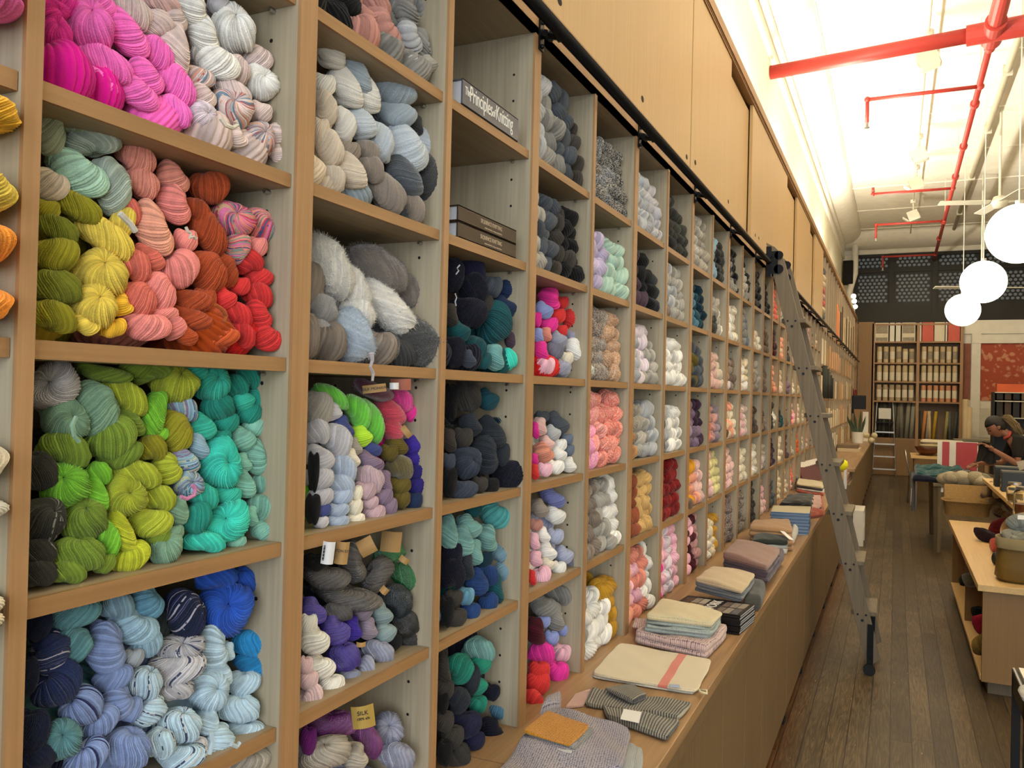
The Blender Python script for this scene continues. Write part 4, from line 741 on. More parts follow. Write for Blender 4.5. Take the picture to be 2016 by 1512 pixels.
# paper labels on some of the hanks
def near_skein(cell, u, v):
    c = [i for i in items if cell in i['cell'] and 'obj' in i]; return min(c, key=lambda i: (i['u'] - u) ** 2 + (i['v'] - v) ** 2)['obj']
bpy.context.view_layer.update()
def paper_tag(cell, u, v, w, h, ang, X, mat, words=None, size=.012, bar=False):
    par = near_skein(cell, u, v); p = atX(u, v, X); d = depth(p); vd = Vector(CAM) - p; vd.z = 0; vd.normalize(); xa = (-vd).cross(Vector((0, 0, 1))).normalized(); a = -math.radians(ang)
    ax = xa * math.cos(a) + Vector((0, 0, 1)) * math.sin(a); az = ax.cross(-vd); W_, H_ = w / F * d / 2, h / F * d / 2
    b = MB(); n = 9; vs = []
    for k in range(n):
        s = -1 + 2 * k / (n - 1); c = p + ax * W_ * s + vd * (.006 * (1 - s * s)); vs += [c - az * H_, c + az * H_]
    b.add(vs + [q - vd * .0008 for q in vs], [(2 * k, 2 * k + 2, 2 * k + 3, 2 * k + 1) for k in range(n - 1)] + [(2 * n + 2 * k, 2 * n + 2 * k + 1, 2 * n + 2 * k + 3, 2 * n + 2 * k + 2) for k in range(n - 1)])
    o = obj('paper_label', b, mat); o.parent = par; o.matrix_parent_inverse = par.matrix_world.inverted(); o['label'] = 'paper label on the hank'
    if words:
        for k, (wd, ox, oy, sz) in enumerate(words):
            t = text('printed_words', wd, sz, p + ax * W_ * ox + az * H_ * oy + vd * .0068, ax, az, MT['blackp']); mw = t.matrix_basis.copy(); t.parent = par; t.matrix_parent_inverse = par.matrix_world.inverted(); t.matrix_basis = mw
    if bar:
        bb = MB()
        for k in range(14):
            s = -.8 + 1.6 * k / 13; c = p + ax * W_ * (-.72) + az * H_ * s * .8 + vd * .0066; bb.obox(c, ax * W_ * .14, az * H_ * (.018 + .02 * (k * 7 % 3)), vd * .0003)
        t = obj('bar_code', bb, MT['blackp']); t.parent = par; t.matrix_parent_inverse = par.matrix_world.inverted()
kp = plain('kraft_label', '#a88452', .7); gp = plain('gold_label', '#b89a50', .35, .3); wpp = plain('white_sticker', '#d8d8d8', .6); rp = plain('rose_label', '#9c5a48', .6)
paper_tag('mohair', 737, 765, 46, 16, -8, -.03, kp, [('SILK MOHAIR', 0, 0, .007)]); paper_tag('mohair', 789, 757, 40, 22, -2, -.02, rp); paper_tag('mohair', 776, 760, 18, 13, -2, -.012, wpp); paper_tag('mohair', 800, 850, 26, 12, 50, -.01, kp)
paper_tag('the silk', 673, 1088, 26, 44, 6, .004, kp, [('COTTON STRAW', 0, .2, .006)]); paper_tag('the silk', 646, 1088, 24, 44, 6, .004, wpp, bar=True); paper_tag('the silk', 722, 1076, 34, 32, 62, -.01, kp); paper_tag('the silk', 770, 1066, 40, 40, 5, -.05, kp); paper_tag('the silk', 796, 1102, 20, 12, 35, -.0, kp); paper_tag('the silk', 757, 1162, 16, 14, 40, .01, kp); paper_tag('the silk', 711, 1268, 18, 9, 0, .01, kp)
paper_tag('gold labelled', 715, 1410, 44, 44, -8, .0, gp, [('SILK', 0, .4, .010), ('100% silk', 0, -.1, .006)])
par = near_skein('fluffy', 690, 660); q = [atX(u, v, .012) for u, v in ((731, 695), (733, 710), (729, 722), (735, 735), (733, 750))]
o = obj('loose_strand', MB().tube(q, [.005, .003, .0025, .003, .002], 6), YM['fluff']); o.parent = par; o.matrix_parent_inverse = par.matrix_world.inverted(); o.color = lin('#b8b0b4')

def yarn_end(cell, pts, X, col, r=.0018):
    par = near_skein(cell, *pts[0]); o = obj('yarn_end', MB().tube([atX(u, v, X) for u, v in pts], r, 6), YM['wool']); o.parent = par; o.matrix_parent_inverse = par.matrix_world.inverted(); o.color = lin(col)
yarn_end('red and yellow', [(366, 447), (370, 456), (376, 460), (373, 468), (382, 466), (386, 470)], .012, '#e0d4c8', .002)
yarn_end('red and yellow', [(236, 420), (246, 430), (256, 440), (267, 456)], .015, '#e6e2d4', .0035)
yarn_end('red and yellow', [(424, 600), (436, 608), (446, 622), (440, 634)], .012, '#b05828', .0025)
yarn_end('green and turquoise', [(356, 978), (368, 982), (382, 975), (384, 962), (378, 955)], .02, '#d08ab4', .0025)
yarn_end('green and turquoise', [(150, 820), (142, 838), (146, 858), (156, 870)], .02, '#8fb49a', .0025)
yarn_end('navy pigeonhole', [(905, 522), (900, 528), (903, 533), (898, 540)], .0, '#b8b8c0', .0015); yarn_end('navy pigeonhole', [(896, 578), (899, 586), (896, 594), (898, 602)], .0, '#b8b8c0', .0015)
yarn_end('pink and cream', [(434, 232), (444, 246), (458, 252), (468, 246), (464, 238)], .012, '#ece6d8', .003)
yarn_end('the blue', [(455, 1465), (466, 1470), (472, 1462)], .02, '#c8dce6', .003); yarn_end('the blue', [(415, 1440), (418, 1460), (412, 1485)], .015, '#c0d4e0', .003)
# ================================================================ books in the pigeonholes
def cv_(t): return next(c for c in t.children if c.name.startswith('cover'))
def book(name, label, y0, y1, z0, z1, xs, dep, cover, pages, group=None, rnd=0):
    t = thing(name, label, 'book', (xs - dep / 2, (y0 + y1) / 2, z0), group)
    c = MB().box(xs - dep, xs, y0, y1, z0, z0 + .003).box(xs - dep, xs, y0, y1, z1 - .003, z1).box(xs - .004, xs, y0, y1, z0, z1)
    if rnd: c.tube([(xs - .002, y0, (z0 + z1) / 2), (xs - .002, y1, (z0 + z1) / 2)], (z1 - z0) / 2, 16)
    obj('cover', c, cover, t, bevel=.0006)
    obj('pages', MB().box(xs - dep + .004, xs - .006, y0 + .004, y1 - .004, z0 + .003, z1 - .003), pages, t)
    return t
mgrey = plain('slate_jacket', '#565762', .35, var=.2, vscale=40); mbrown = plain('brown_cloth_cover', '#3a2a1e', .5, bump=.1, bscale=400); mpage = plain('page_edges', '#cfd3da', .7, var=.08, vscale=90)
lett = plain('printed_white', '#e9e6de', .5, var=.02); lett2 = plain('printed_tan', '#b8a58c', .5, var=.02)
t = book('hardback_book', 'thick grey hardback titled The Principles of Knitting lying flat on its shelf', 1.462, 1.732, 2.2155, 2.269, -.008, .20, mgrey, mpage)
text('title', 'The', .024, (-.0076, 1.483, 2.247), (0, 1, 0), (0, 0, 1), lett, cv_(t), sx=.62)
text('title', 'Principles', .046, (-.0076, 1.545, 2.246), (0, 1, 0), (0, 0, 1), lett, cv_(t), sx=.60)
text('title', 'of', .026, (-.0076, 1.605, 2.242), (0, 1, 0), (0, 0, 1), lett, cv_(t), sx=.62)
text('title', 'Knitting', .046, (-.0076, 1.658, 2.246), (0, 1, 0), (0, 0, 1), lett, cv_(t), sx=.60)
for j, w in enumerate(('upper', 'lower')):
    z = 1.9455 + (1 - j) * .0335
    t = book('hardback_book', '%s brown hardback titled Sequence Knitting of the pair lying flat' % w, 1.463, 1.745, z, z + .033, -.012, .21, mbrown, mpage, 'brown hardbacks on the shelf')
    text('title', 'SEQUENCE KNITTING', .0125, (-.0117, 1.615, z + .0195), (0, 1, 0), (0, 0, 1), lett2, cv_(t), sx=.85)
    text('subtitle', 'simple methods for creating complex fabrics', .0048, (-.0117, 1.625, z + .008), (0, 1, 0), (0, 0, 1), lett2, cv_(t))
# ================================================================ folded knits on the counter
def cloth(name, label, cat, layers, group=None, parent=None):
    V, FQ, UV, MI, mats = [], [], [], [], []; nv = 0
    for (cs, z0, th, mat, op) in layers:
        n = op.get('n', 26); rc = op.get('r', .30); wav = op.get('w', .003); pf = op.get('puff', 0); sd = op.get('s', 1)
        P00, P10, P11, P01 = [np.array(c[:2], float) for c in cs]
        L1 = np.linalg.norm(P10 - P00); L2 = np.linalg.norm(P01 - P00)
        g = np.linspace(-1, 1, n); g = np.sign(g) * (1 - (1 - np.abs(g)) ** 1.5)
        s, t = np.meshgrid(g, g, indexing='ij')
        # round the corners a little
        k = .055 * (np.abs(s) * np.abs(t)) ** 8; sx = s * (1 - k); tx = t * (1 - k)
        a = (sx + 1) / 2; b = (tx + 1) / 2
        xy = (P00[None, None] * ((1 - a) * (1 - b))[..., None] + P10 * (a * (1 - b))[..., None] + P11 * (a * b)[..., None] + P01 * ((1 - a) * b)[..., None])
        e = np.minimum(np.minimum(1 - np.abs(s), 1) * L1 / 2, (1 - np.abs(t)) * L2 / 2); rr_ = th / 2 * op.get('er', 1.0)
        prof = np.sqrt(np.clip(1 - (1 - np.clip(e / max(rr_, 1e-4), 0, 1)) ** 2, 0, 1))
        X, Y = xy[..., 0] * 1.0, xy[..., 1] * 1.0
        wv = wav * (np.sin(23 * X + sd) + np.sin(31 * Y + 2.1 * sd) + .6 * np.sin(57 * (X + Y) + sd * 3))
        edge = .0016 * np.sin(38 * (X - Y) + sd * 5) * (1 - prof)
        X = X + edge * op.get('edge', 1); Y = Y - edge * op.get('edge', 1)
        zc = z0 + th / 2
        top = zc + th / 2 * prof + wv * prof + pf * (1 - s ** 2) * (1 - t ** 2); bot = zc - th / 2 * prof + (wv * .3 if op.get('lift') else 0)
        if 'curl' in op: c_ = op['curl'] * np.clip(np.abs(s) - .8, 0, 1) ** 1.5 * 10; top = top + c_; bot = bot + c_
        uv = np.stack([(s + 1) / 2 * L1 + z0, (t + 1) / 2 * L2], -1)
        for zz, flip in ((top, 0), (bot, 1)):
            V.append(np.stack([X, Y, zz], -1).reshape(-1, 3)); UV.append(uv.reshape(-1, 2)); idx = np.arange(n * n).reshape(n, n) + nv
            q = np.stack([idx[:-1, :-1], idx[1:, :-1], idx[1:, 1:], idx[:-1, 1:]], -1).reshape(-1, 4)
            FQ.append(q[:, ::-1] if flip else q); nv += n * n
        if mat not in mats: mats.append(mat)
        MI += [mats.index(mat)] * (2 * (n - 1) ** 2)
    V = np.concatenate(V); FQ = np.concatenate(FQ); UV = np.concatenate(UV)
    me = np_mesh(name, V, FQ, np.zeros(len(V))); u = me.uv_layers.new(name='UVMap'); u.data.foreach_set('uv', UV[FQ.ravel()].astype(np.float32).ravel())
    for m_ in mats: me.materials.append(m_)
    me.polygons.foreach_set('material_index', MI); o = link(name, me, parent)
    if label: tag(o, label, cat, group)
    return o
def qz(pts, z): return [atZ(u, v, z) for u, v in pts]
def off(cs, dx, dy=0, k=1):
    c = sum((Vector(q) for q in cs), Vector()) / 4; return [c + (Vector(q) - c) * k + Vector((dx, dy, 0)) for q in cs]
K = {n: knit('knit_' + n, a, b, s, bump=bp, holes=h) for n, a, b, s, bp, h in [('lilac', '#a9a2ac', '#4c4a55', 165, 1.0, 1), ('greywool', '#a3a6a6', None, 220, .5, 0), ('mustard', '#c8881c', '#7a4a08', 190, .8, 0), ('marl', '#6d6f6e', '#c9ccca', 230, .7, 0),
   ('cream', '#d8cba4', None, 420, .25, 0), ('celadon', '#a9b3ac', '#59625f', 300, .4, 0), ('pinkdot', '#cdb2ac', '#6d5560', 140, .9, 1), ('oatmeal', '#cdb894', None, 420, .3, 0), ('grey', '#6f7377', None, 300, .4, 0), ('darkgrey', '#4a4a46', None, 420, .3, 0),
   ('mauve', '#9c7c70', None, 420, .3, 0), ('plum', '#5a4a54', None, 360, .4, 0), ('bw', '#25272a', '#c8c8c4', 110, .5, 0), ('teal', '#1d4e4e', None, 300, .3, 0), ('forest', '#2c332f', None, 380, .3, 0), ('tan', '#b08a62', None, 420, .3, 0), ('palepink', '#cba79c', None, 300, .3, 0), ('white', '#c9c7bf', None, 300, .3, 0),
   ('coral', '#b85c48', None, 300, .4, 0), ('black', '#26211f', None, 300, .4, 0), ('navy', '#1c2034', None, 300, .3, 0), ('red', '#b4372c', None, 300, .3, 0)]}
K['stripe'] = knit('knit_stripe', '#a8a28e', '#3c3d3f', 210, bump=.8, stripe=900)
zc = ZC + .001
A = qz([(962, 1545), (1225, 1512), (1243, 1436), (1070, 1394)], .895)
cloth('knit_blanket', 'lilac grey lace knit blanket folded at the near end of the counter', 'blanket', [(off(A, .025, .01, 1.03), zc, .022, K['greywool'], dict(s=2)), (off(A, .018, -.01, 1.0), zc + .021, .020, K['greywool'], dict(s=3)), (A, zc + .040, .028, K['lilac'], dict(s=4, puff=.010, n=50, w=.005)),
    (qz([(1062, 1408), (1105, 1392), (1104, 1368), (1075, 1378)], .90), zc + .05, .03, K['lilac'], dict(s=5, puff=.008))])
B = qz([(1028, 1438), (1122, 1466), (1162, 1427), (1078, 1400)], .925)
cloth('knit_swatch', 'grey marl knit swatches stacked under the mustard swatch', 'swatch', [(off(B, .012, -.006), zc + .066, .007, K['marl'], dict(s=1, w=.001)), (off(B, .008, -.012), zc + .073, .006, K['white'], dict(s=2, w=.001)), (off(B, .012, .0), zc + .079, .006, K['marl'], dict(s=3, w=.001))])
cloth('knit_swatch', 'mustard yellow knit swatch on top of the lilac blanket', 'swatch', [(B, zc + .085, .007, K['mustard'], dict(s=6, w=.0014, n=50))])
SW = cloth('knit_sweater', 'grey and black striped knit sweater spread beside the lilac blanket', 'sweater', [(qz([(1150, 1384), (1338, 1412), (1364, 1380), (1165, 1350)], .845), zc, .010, K['stripe'], dict(s=1, curl=.001)), (qz([(1195, 1412), (1314, 1454), (1342, 1418), (1185, 1385)], .845), zc + .003, .010, K['stripe'], dict(s=2, curl=.001)),
    (qz([(1188, 1350), (1246, 1380), (1274, 1368), (1248, 1343)], .855), zc + .010, .010, K['stripe'], dict(s=3)), (qz([(1112, 1388), (1150, 1384), (1165, 1350), (1132, 1360)], .845), zc, .006, K['palepink'], dict(s=4))])
tg = MB(); q = qz([(1221, 1416), (1258, 1424), (1263, 1402), (1228, 1396)], .856); tg.add([v for v in q] + [v + Vector((0, 0, .0008)) for v in q], [(3, 2, 1, 0), (4, 5, 6, 7), (0, 1, 5, 4), (1, 2, 6, 5), (2, 3, 7, 6), (3, 0, 4, 7)])
o = obj('care_label', tg, MT['paper'], SW); o['label'] = 'white sewn paper label'
def towel_mat():
    m = knit('towel_cream', '#dccfb2', None, 500, bump=.2); nt = m.node_tree; L = nt.links; b = nt.nodes['Principled BSDF']
    base = b.inputs['Base Color'].links[0].from_socket; uv = nd(nt, 'ShaderNodeTexCoord'); sp = nd(nt, 'ShaderNodeSeparateXYZ'); L.new(uv.outputs['UV'], sp.inputs[0]); cur = base
    for c0, w in ((.205, .013), (.305, .0035)):
        a = nd(nt, 'ShaderNodeMath', operation='SUBTRACT'); L.new(sp.outputs[0], a.inputs[0]); a.inputs[1].default_value = c0 + .84; c = nd(nt, 'ShaderNodeMath', operation='ABSOLUTE'); L.new(a.outputs[0], c.inputs[0])
        d = nd(nt, 'ShaderNodeMath', operation='LESS_THAN'); L.new(c.outputs[0], d.inputs[0]); d.inputs[1].default_value = w
        e = nd(nt, 'ShaderNodeMath', operation='MULTIPLY'); L.new(d.outputs[0], e.inputs[0]); e.inputs[1].default_value = .8
        mx = nd(nt, 'ShaderNodeMix', data_type='RGBA'); L.new(e.outputs[0], mx.inputs['Factor']); L.new(cur, mx.inputs['A']); mx.inputs['B'].default_value = lin('#cf5a4e'); cur = mx.outputs['Result']
    L.new(cur, b.inputs['Base Color']); return m
T_ = qz([(1162, 1327), (1372, 1362), (1404, 1298), (1220, 1264)], .845)
tw = cloth('knit_towel', 'cream towel with red stripes lying flat on the counter', 'towel', [(off(T_, -.003, -.003, .99), zc, .005, K['white'], dict(s=3, w=.0006)), (T_, zc + .005, .007, towel_mat(), dict(s=1, w=.0012, n=40, puff=.002))])
lp = atZ(1376, 1358, .845); lq = atZ(1392, 1366, .845)
obj('hanging_loop', MB().tube([lp, lp.lerp(lq, .6) + Vector((.006, .006, .004)), lq, lp.lerp(lq, .5) + Vector((-.004, -.012, .003)), lp], .003, 8), K['cream'], tw, smooth=True)
tg = MB(); q0 = atZ(1328, 1350, .852); tg.obox(q0, (.013, .004, 0), (-.003, .008, 0), (0, 0, .0012)); obj('care_label', tg, plain('blue_label', '#a9b6cc', .6), tw)
SC = qz([(1247, 1243), (1393, 1276), (1436, 1232), (1290, 1203)], .872)
cloth('knit_scarf', 'pale pink dotted knit scarf folded under the cream blanket', 'scarf', [(off(SC, .0, -.004), zc, .022, K['pinkdot'], dict(s=1)), (SC, zc + .019, .022, K['pinkdot'], dict(s=2, n=40)), (qz([(1245, 1228), (1275, 1232), (1280, 1215), (1250, 1212)], .87), zc + .02, .012, K['pinkdot'], dict(s=5))])
FB = qz([(1270, 1212), (1402, 1228), (1424, 1204), (1300, 1180)], .925)
cloth('knit_blanket', 'cream folded blanket with pale grey layers resting on the dotted scarf', 'blanket', [(off(FB, -.006, -.004), zc + .040, .015, K['celadon'], dict(s=1)), (off(FB, .0, -.008), zc + .053, .013, K['celadon'], dict(s=2)), (off(FB, -.003, .0), zc + .065, .013, K['celadon'], dict(s=3)), (FB, zc + .077, .018, K['cream'], dict(s=4, puff=.003, n=40))])
# stack of black paperbacks
bs = None; TOPB = qz([(1318, 1193), (1457, 1212), (1487, 1188), (1331, 1162)], .90); cover = plain('black_glossy_cover', '#120f0e', .3); n_b = 7
c0, c1, c2, c3 = [Vector((v.x, v.y, 0)) for v in TOPB]; c3 = c0 + (c2 - c1)
for j in range(n_b):
    z = zc + j * .0092; k = Vector(((j * 37 % 5 - 2) * .0009, (j * 53 % 5 - 2) * .0009, 0))
    w_ = 'topmost black paperback with a photo grid cover on the counter' if j == n_b - 1 else 'black paperback in the counter stack, %s from the bottom' % ORD[j]
    t = thing('paperback_book', w_, 'book', (c0 + c2) / 2 + Vector((0, 0, z)), 'black paperbacks stacked on the counter')
    cc = [c + k for c in (c0, c1, c2, c3)]
    def plate(cs, z0, z1): return [(c.x, c.y, z0) for c in cs] + [(c.x, c.y, z1) for c in cs], [(3, 2, 1, 0), (4, 5, 6, 7), (0, 1, 5, 4), (1, 2, 6, 5), (2, 3, 7, 6), (3, 0, 4, 7)]
    ins = [cc[0].lerp(cc[2], .02), cc[1].lerp(cc[0], .012), cc[2].lerp(cc[3], .012), cc[3].lerp(cc[1], .02)]
    cm = MB(); cm.add(*plate(cc, z, z + .0012)); cm.add(*plate(cc, z + .0076, z + .0088)); d_ = (cc[1] - cc[0]) * .02
    cm.add(*plate([cc[0], cc[1], cc[1].lerp(cc[2], .03), cc[0].lerp(cc[3], .03)], z, z + .0088))
    obj('cover', cm, cover, t); obj('pages', MB().add(*plate(ins, z + .0012, z + .0076)), mpage, t)
    if j == n_b - 1:
        rg2 = random.Random(8); zz = z + .0092
        pal = [plain('printed_tone_%d' % q, h, .4, var=.5, vscale=90) for q, h in enumerate(['#6a5a54', '#8c8478', '#4a3430', '#b39a50', '#5c5a62', '#a39a90'])]
        for a in range(8):
            if a in (3, 4): continue
            for b in range(2):
                def bi(s, t_): return cc[0].lerp(cc[1], s).lerp(cc[3].lerp(cc[2], s), t_)
                s0, s1 = .06 + a * .112, .06 + a * .112 + .098; t0, t1 = .08 + b * .43, .08 + b * .43 + .38
                obj('printed_photo', MB().add(*plate([bi(s0, t0), bi(s1, t0), bi(s1, t1), bi(s0, t1)], z + .0088, z + .009)), pal[rg2.randrange(6)], t)
        up = (cc[0] - cc[3]).normalized(); ri = (cc[3] - cc[0]).normalized(); fw = (cc[1] - cc[0]).normalized(); mid = cc[0].lerp(cc[1], .50).lerp(cc[3].lerp(cc[2], .50), .5)
        text('title', 'WORK', .050, (mid.x, mid.y, zz), ri, -fw, lett, cv_(t))
CB = qz([(1366, 1139), (1462, 1163), (1488, 1128), (1404, 1112)], .945)
cloth('knit_blanket', 'beige felted blanket with a grey underside curled on the black paperbacks', 'blanket', [(off(CB, -.004, -.006, .97), zc + .066, .012, K['grey'], dict(s=1)), (off(CB, .004, -.012, .98), zc + .076, .012, K['grey'], dict(s=2)), (off(CB, .0, -.005, .98), zc + .086, .012, K['grey'], dict(s=5)), (CB, zc + .096, .017, K['oatmeal'], dict(s=3, puff=.006, n=34))])
DR = qz([(1462, 1195), (1500, 1190), (1508, 1160), (1475, 1150)], .86)
cloth('knit_scarf', 'dark grey rolled scarf at the counter edge beside the beige blanket', 'scarf', [(DR, zc, .062, K['darkgrey'], dict(s=1, er=1.0))])
MV = qz([(1421, 1083), (1512, 1108), (1538, 1074), (1450, 1056)], .955)
cloth('knit_blanket', 'mauve brown folded blanket on a plum one in the middle of the counter', 'blanket', [(off(MV, .005, -.01, 1.0), zc + .034, .020, K['plum'], dict(s=1)), (off(MV, .0, -.006, .98), zc + .052, .018, K['plum'], dict(s=2)), (off(MV, .004, -.003, 1), zc + .068, .014, K['plum'], dict(s=4)), (MV, zc + .08, .034, K['mauve'], dict(s=3, puff=.006, n=34)),
    (qz([(1512, 1108), (1528, 1104), (1545, 1082), (1536, 1076)], .91), zc + .02, .055, K['plum'], dict(s=6))])
cloth('knit_scarf', 'black and white patterned knit scarf under the mauve blanket', 'scarf', [(off(qz([(1430, 1118), (1512, 1134), (1538, 1106), (1460, 1088)], .86), 0, 0, 1), zc, .034, K['bw'], dict(s=1, n=34))])
GF = qz([(1480, 1064), (1552, 1066), (1548, 1046), (1488, 1042)], .90)
g_ = cloth('knit_sweater', 'dark green and grey folded knit behind the mauve blanket', 'sweater', [(off(GF, .0, -.01), zc, .024, K['white'], dict(s=1)), (off(GF, .0, -.005), zc + .022, .022, K['greywool'], dict(s=2)), (GF, zc + .042, .03, K['forest'], dict(s=3, puff=.01))])
tg = MB(); tg.obox(atZ(1549, 1054, .925), (.01, .01, -.002), (-.03, .05, .012), (0, 0, .0006)); obj('paper_label', tg, MT['paper'], g_)
TF = qz([(1474, 1034), (1562, 1042), (1556, 1022), (1482, 1020)], .95)
cloth('knit_blanket', 'tan folded blanket next to the stack of blue magazines', 'blanket', [(off(TF, .004, -.006), zc, .030, K['tan'], dict(s=4)), (off(TF, .006, -.012), zc + .028, .030, K['tan'], dict(s=1)), (off(TF, .0, -.01), zc + .056, .028, K['tan'], dict(s=2)), (TF, zc + .082, .032, K['tan'], dict(s=3, puff=.006)),
    (qz([(1555, 1050), (1566, 1048), (1572, 1034), (1560, 1030)], .90), zc, .07, K['white'], dict(s=9))])
MG = qz([(1517, 1006), (1593, 1010), (1596, 997), (1522, 995)], .965); c0, c1, c2, c3 = [Vector((v.x, v.y, 0)) for v in MG]; mb_ = plain('blue_magazine_cover', '#4a6484', .35); mc_ = plain('cream_magazine_cover', '#d8ccac', .4)
for j in range(14):
    z = zc + j * .0094; k = Vector(((j * 37 % 7 - 3) * .0012, (j * 53 % 7 - 3) * .0012, 0)); cs = [c + k for c in (c0, c1, c2, c3)]
    t = thing('magazine', 'topmost cream covered magazine on the blue stack' if j == 13 else 'blue magazine in the counter stack, %s from the bottom' % ORD[j], 'magazine', (cs[0] + cs[2]) / 2 + Vector((0, 0, z)), 'magazines stacked on the counter')
    def plate(cs, z0, z1): return [(c.x, c.y, z0) for c in cs] + [(c.x, c.y, z1) for c in cs], [(3, 2, 1, 0), (4, 5, 6, 7), (0, 1, 5, 4), (1, 2, 6, 5), (2, 3, 7, 6), (3, 0, 4, 7)]
    obj('cover', MB().add(*plate(cs, z + .006, z + .009)), mc_ if j == 13 else mb_, t); obj('pages', MB().add(*plate(cs, z, z + .006)), mb_ if j % 2 else plain('blue_grey_pages', '#7c8ea6', .5), t)
DK = qz([(1532, 992), (1600, 996), (1604, 976), (1552, 972)], .90)
cloth('knit_sweater', 'dark charcoal knits folded behind the blue magazines', 'sweater', [(off(DK, .0, -.01), zc, .035, K['plum'], dict(s=1, w=.006)), (DK, zc + .03, .034, K['black'], dict(s=2, w=.008)), (off(DK, .0, .01, .9), zc + .06, .02, K['darkgrey'], dict(s=3, w=.008))])
CSF = qz([(1592, 1014), (1624, 1010), (1620, 982), (1588, 980)], .86)
cloth('knit_scarf', 'coral and dark patchwork scarf crumpled at the counter edge by the ladder', 'scarf', [(CSF, zc, .035, K['coral'], dict(s=1, w=.008)), (off(CSF, .0, .02, .7), zc + .03, .03, K['palepink'], dict(s=3, w=.008)), (off(CSF, .01, -.04, .6), zc + .03, .02, K['plum'], dict(s=5, w=.006))])
OM = qz([(1568, 958), (1622, 966), (1626, 955), (1574, 946)], .88)
cloth('knit_blanket', 'cream and orange edged folded cloth beside the ladder', 'blanket', [(off(OM, .0, -.02), zc, .022, K['coral'], dict(s=1)), (OM, zc + .02, .018, K['white'], dict(s=2)), (off(OM, -.01, .02), zc + .037, .016, K['black'], dict(s=4)), (off(OM, -.01, .04), zc + .05, .02, K['cream'], dict(s=3))])
pk = plain('glossy_pack', '#5b2f34', .2); pw = plain('shiny_pack_top', '#d8cfc4', .15)
for j in range(9):
    q = atZ(1584 + j * 4.4, 951 - j * 1.5, ZC); t = thing('needle_packet', 'leaning dark packet with shiny top among the packets, %s from the left' % ORD[j], 'packet', q, 'leaning packets on the counter behind the ladder')
    ax = Vector((.004, .0, .001)); az = Vector((-.05, .05, .10)); ay = Vector((.05, .06, 0)) * .6
    obj('sleeve', MB().obox(q + Vector((0, 0, .075)) , ax, ay, az * .72), pk, t); obj('top', MB().obox(q + Vector((-.045, .045, .165)), ax, ay, az * .2), pw, t)
# ================================================================ rolling ladder
ld = thing('rolling_ladder', 'grey oak rolling ladder leaning on the black rail', 'ladder', (.70, 5.4, 0))
Tp, Bt = Vector((.085, 0, 2.60)), Vector((.705, 0, .085)); dv = (Bt - Tp).normalized(); nr_ = Vector((-dv.z, 0, dv.x))
if nr_.x < 0: nr_ = -nr_
for j, y in enumerate((5.385, 5.80)):
    b = MB(); W2 = .043; pts = [Tp + dv * .06 - nr_ * W2, Tp - dv * .03 - nr_ * W2 * .9, Tp + dv * .01 + nr_ * W2 * .1, Tp + dv * .06 + nr_ * W2 * .75, Tp + dv * .13 + nr_ * W2, Bt + nr_ * W2, Bt + dv * .02 - nr_ * W2 * .2, Bt - nr_ * W2]
    n = len(pts); b.add([(p.x, y, p.z) for p in pts] + [(p.x, y + .026, p.z) for p in pts], [tuple(range(n)), tuple(range(2 * n - 1, n - 1, -1))] + [(i, n + i, n + (i + 1) % n, (i + 1) % n) for i in range(n)])
    sr_ = obj('side_rail', b, MT['ladderwood'], ld, bevel=.002)
    if j == 0: near_rail = sr_
    # hooks that ride on the wall rail
    h = MB(); yy = y - .004
    for (dz, r) in ((.045, .027), (-.042, .029)):
        c = Vector((.120, yy, 2.49 + dz)); m_ = [(c.x + r * math.cos(a), c.y, c.z + r * math.sin(a)) for a in np.linspace(0, 2 * PI, 25)[:-1]]
        h.add(m_ + [(x, y_ - .006, z) for x, y_, z in m_], [tuple(range(24)), tuple(range(47, 23, -1))] + [(i, 24 + i, 24 + (i + 1) % 24, (i + 1) % 24) for i in range(24)])
    h.box(.060, .115, yy - .006, yy, 2.42, 2.562).box(.045, .075, yy - .02, yy + .03, 2.40, 2.59).tube([(.062, yy - .03, 2.535), (.062, yy + .03, 2.535)], .02, 12)
    obj('rail_hook', h, MT['black'], ld, smooth=False)
    w = MB(); bx = Bt.x - .015; w.box(bx - .018, bx + .016, y - .012, y - .004, .05, .30).box(bx - .016, bx - .004, y - .03, y - .004, .07, .16).tube([(bx - .004, y - .034, .085), (bx - .004, y + .0, .085)], .012, 10)
    wbo = obj('wheel_bracket', w, MT['black'], ld)
    wh = MB().tube([(bx - .004, y - .030, .034), (bx - .004, y - .006, .034)], .034, 24); obj('wheel', wh, MT['blackp'], wbo)
for j, z in enumerate((2.125, 1.83, 1.535, 1.24, .945, .65, .355)):
    t_ = (z - Tp.z) / (Bt.z - Tp.z); c = Tp.lerp(Bt, t_)
    obj('step', MB().box(c.x - .062, c.x + .082, 5.411, 5.80, z - .014, z + .014), MT['ladderwood'], ld, bevel=.004)
    for dx, dz, r in ((-.022, -.004, .0065), (.024, -.004, .0065), (.004, -.038, .0085)):
        q = (c.x + dx, 5.3846, z + dz); obj('bolt', MB().tube([q, (q[0], q[1] - .0022, q[2])], r, 14), MT['blackp'], near_rail)
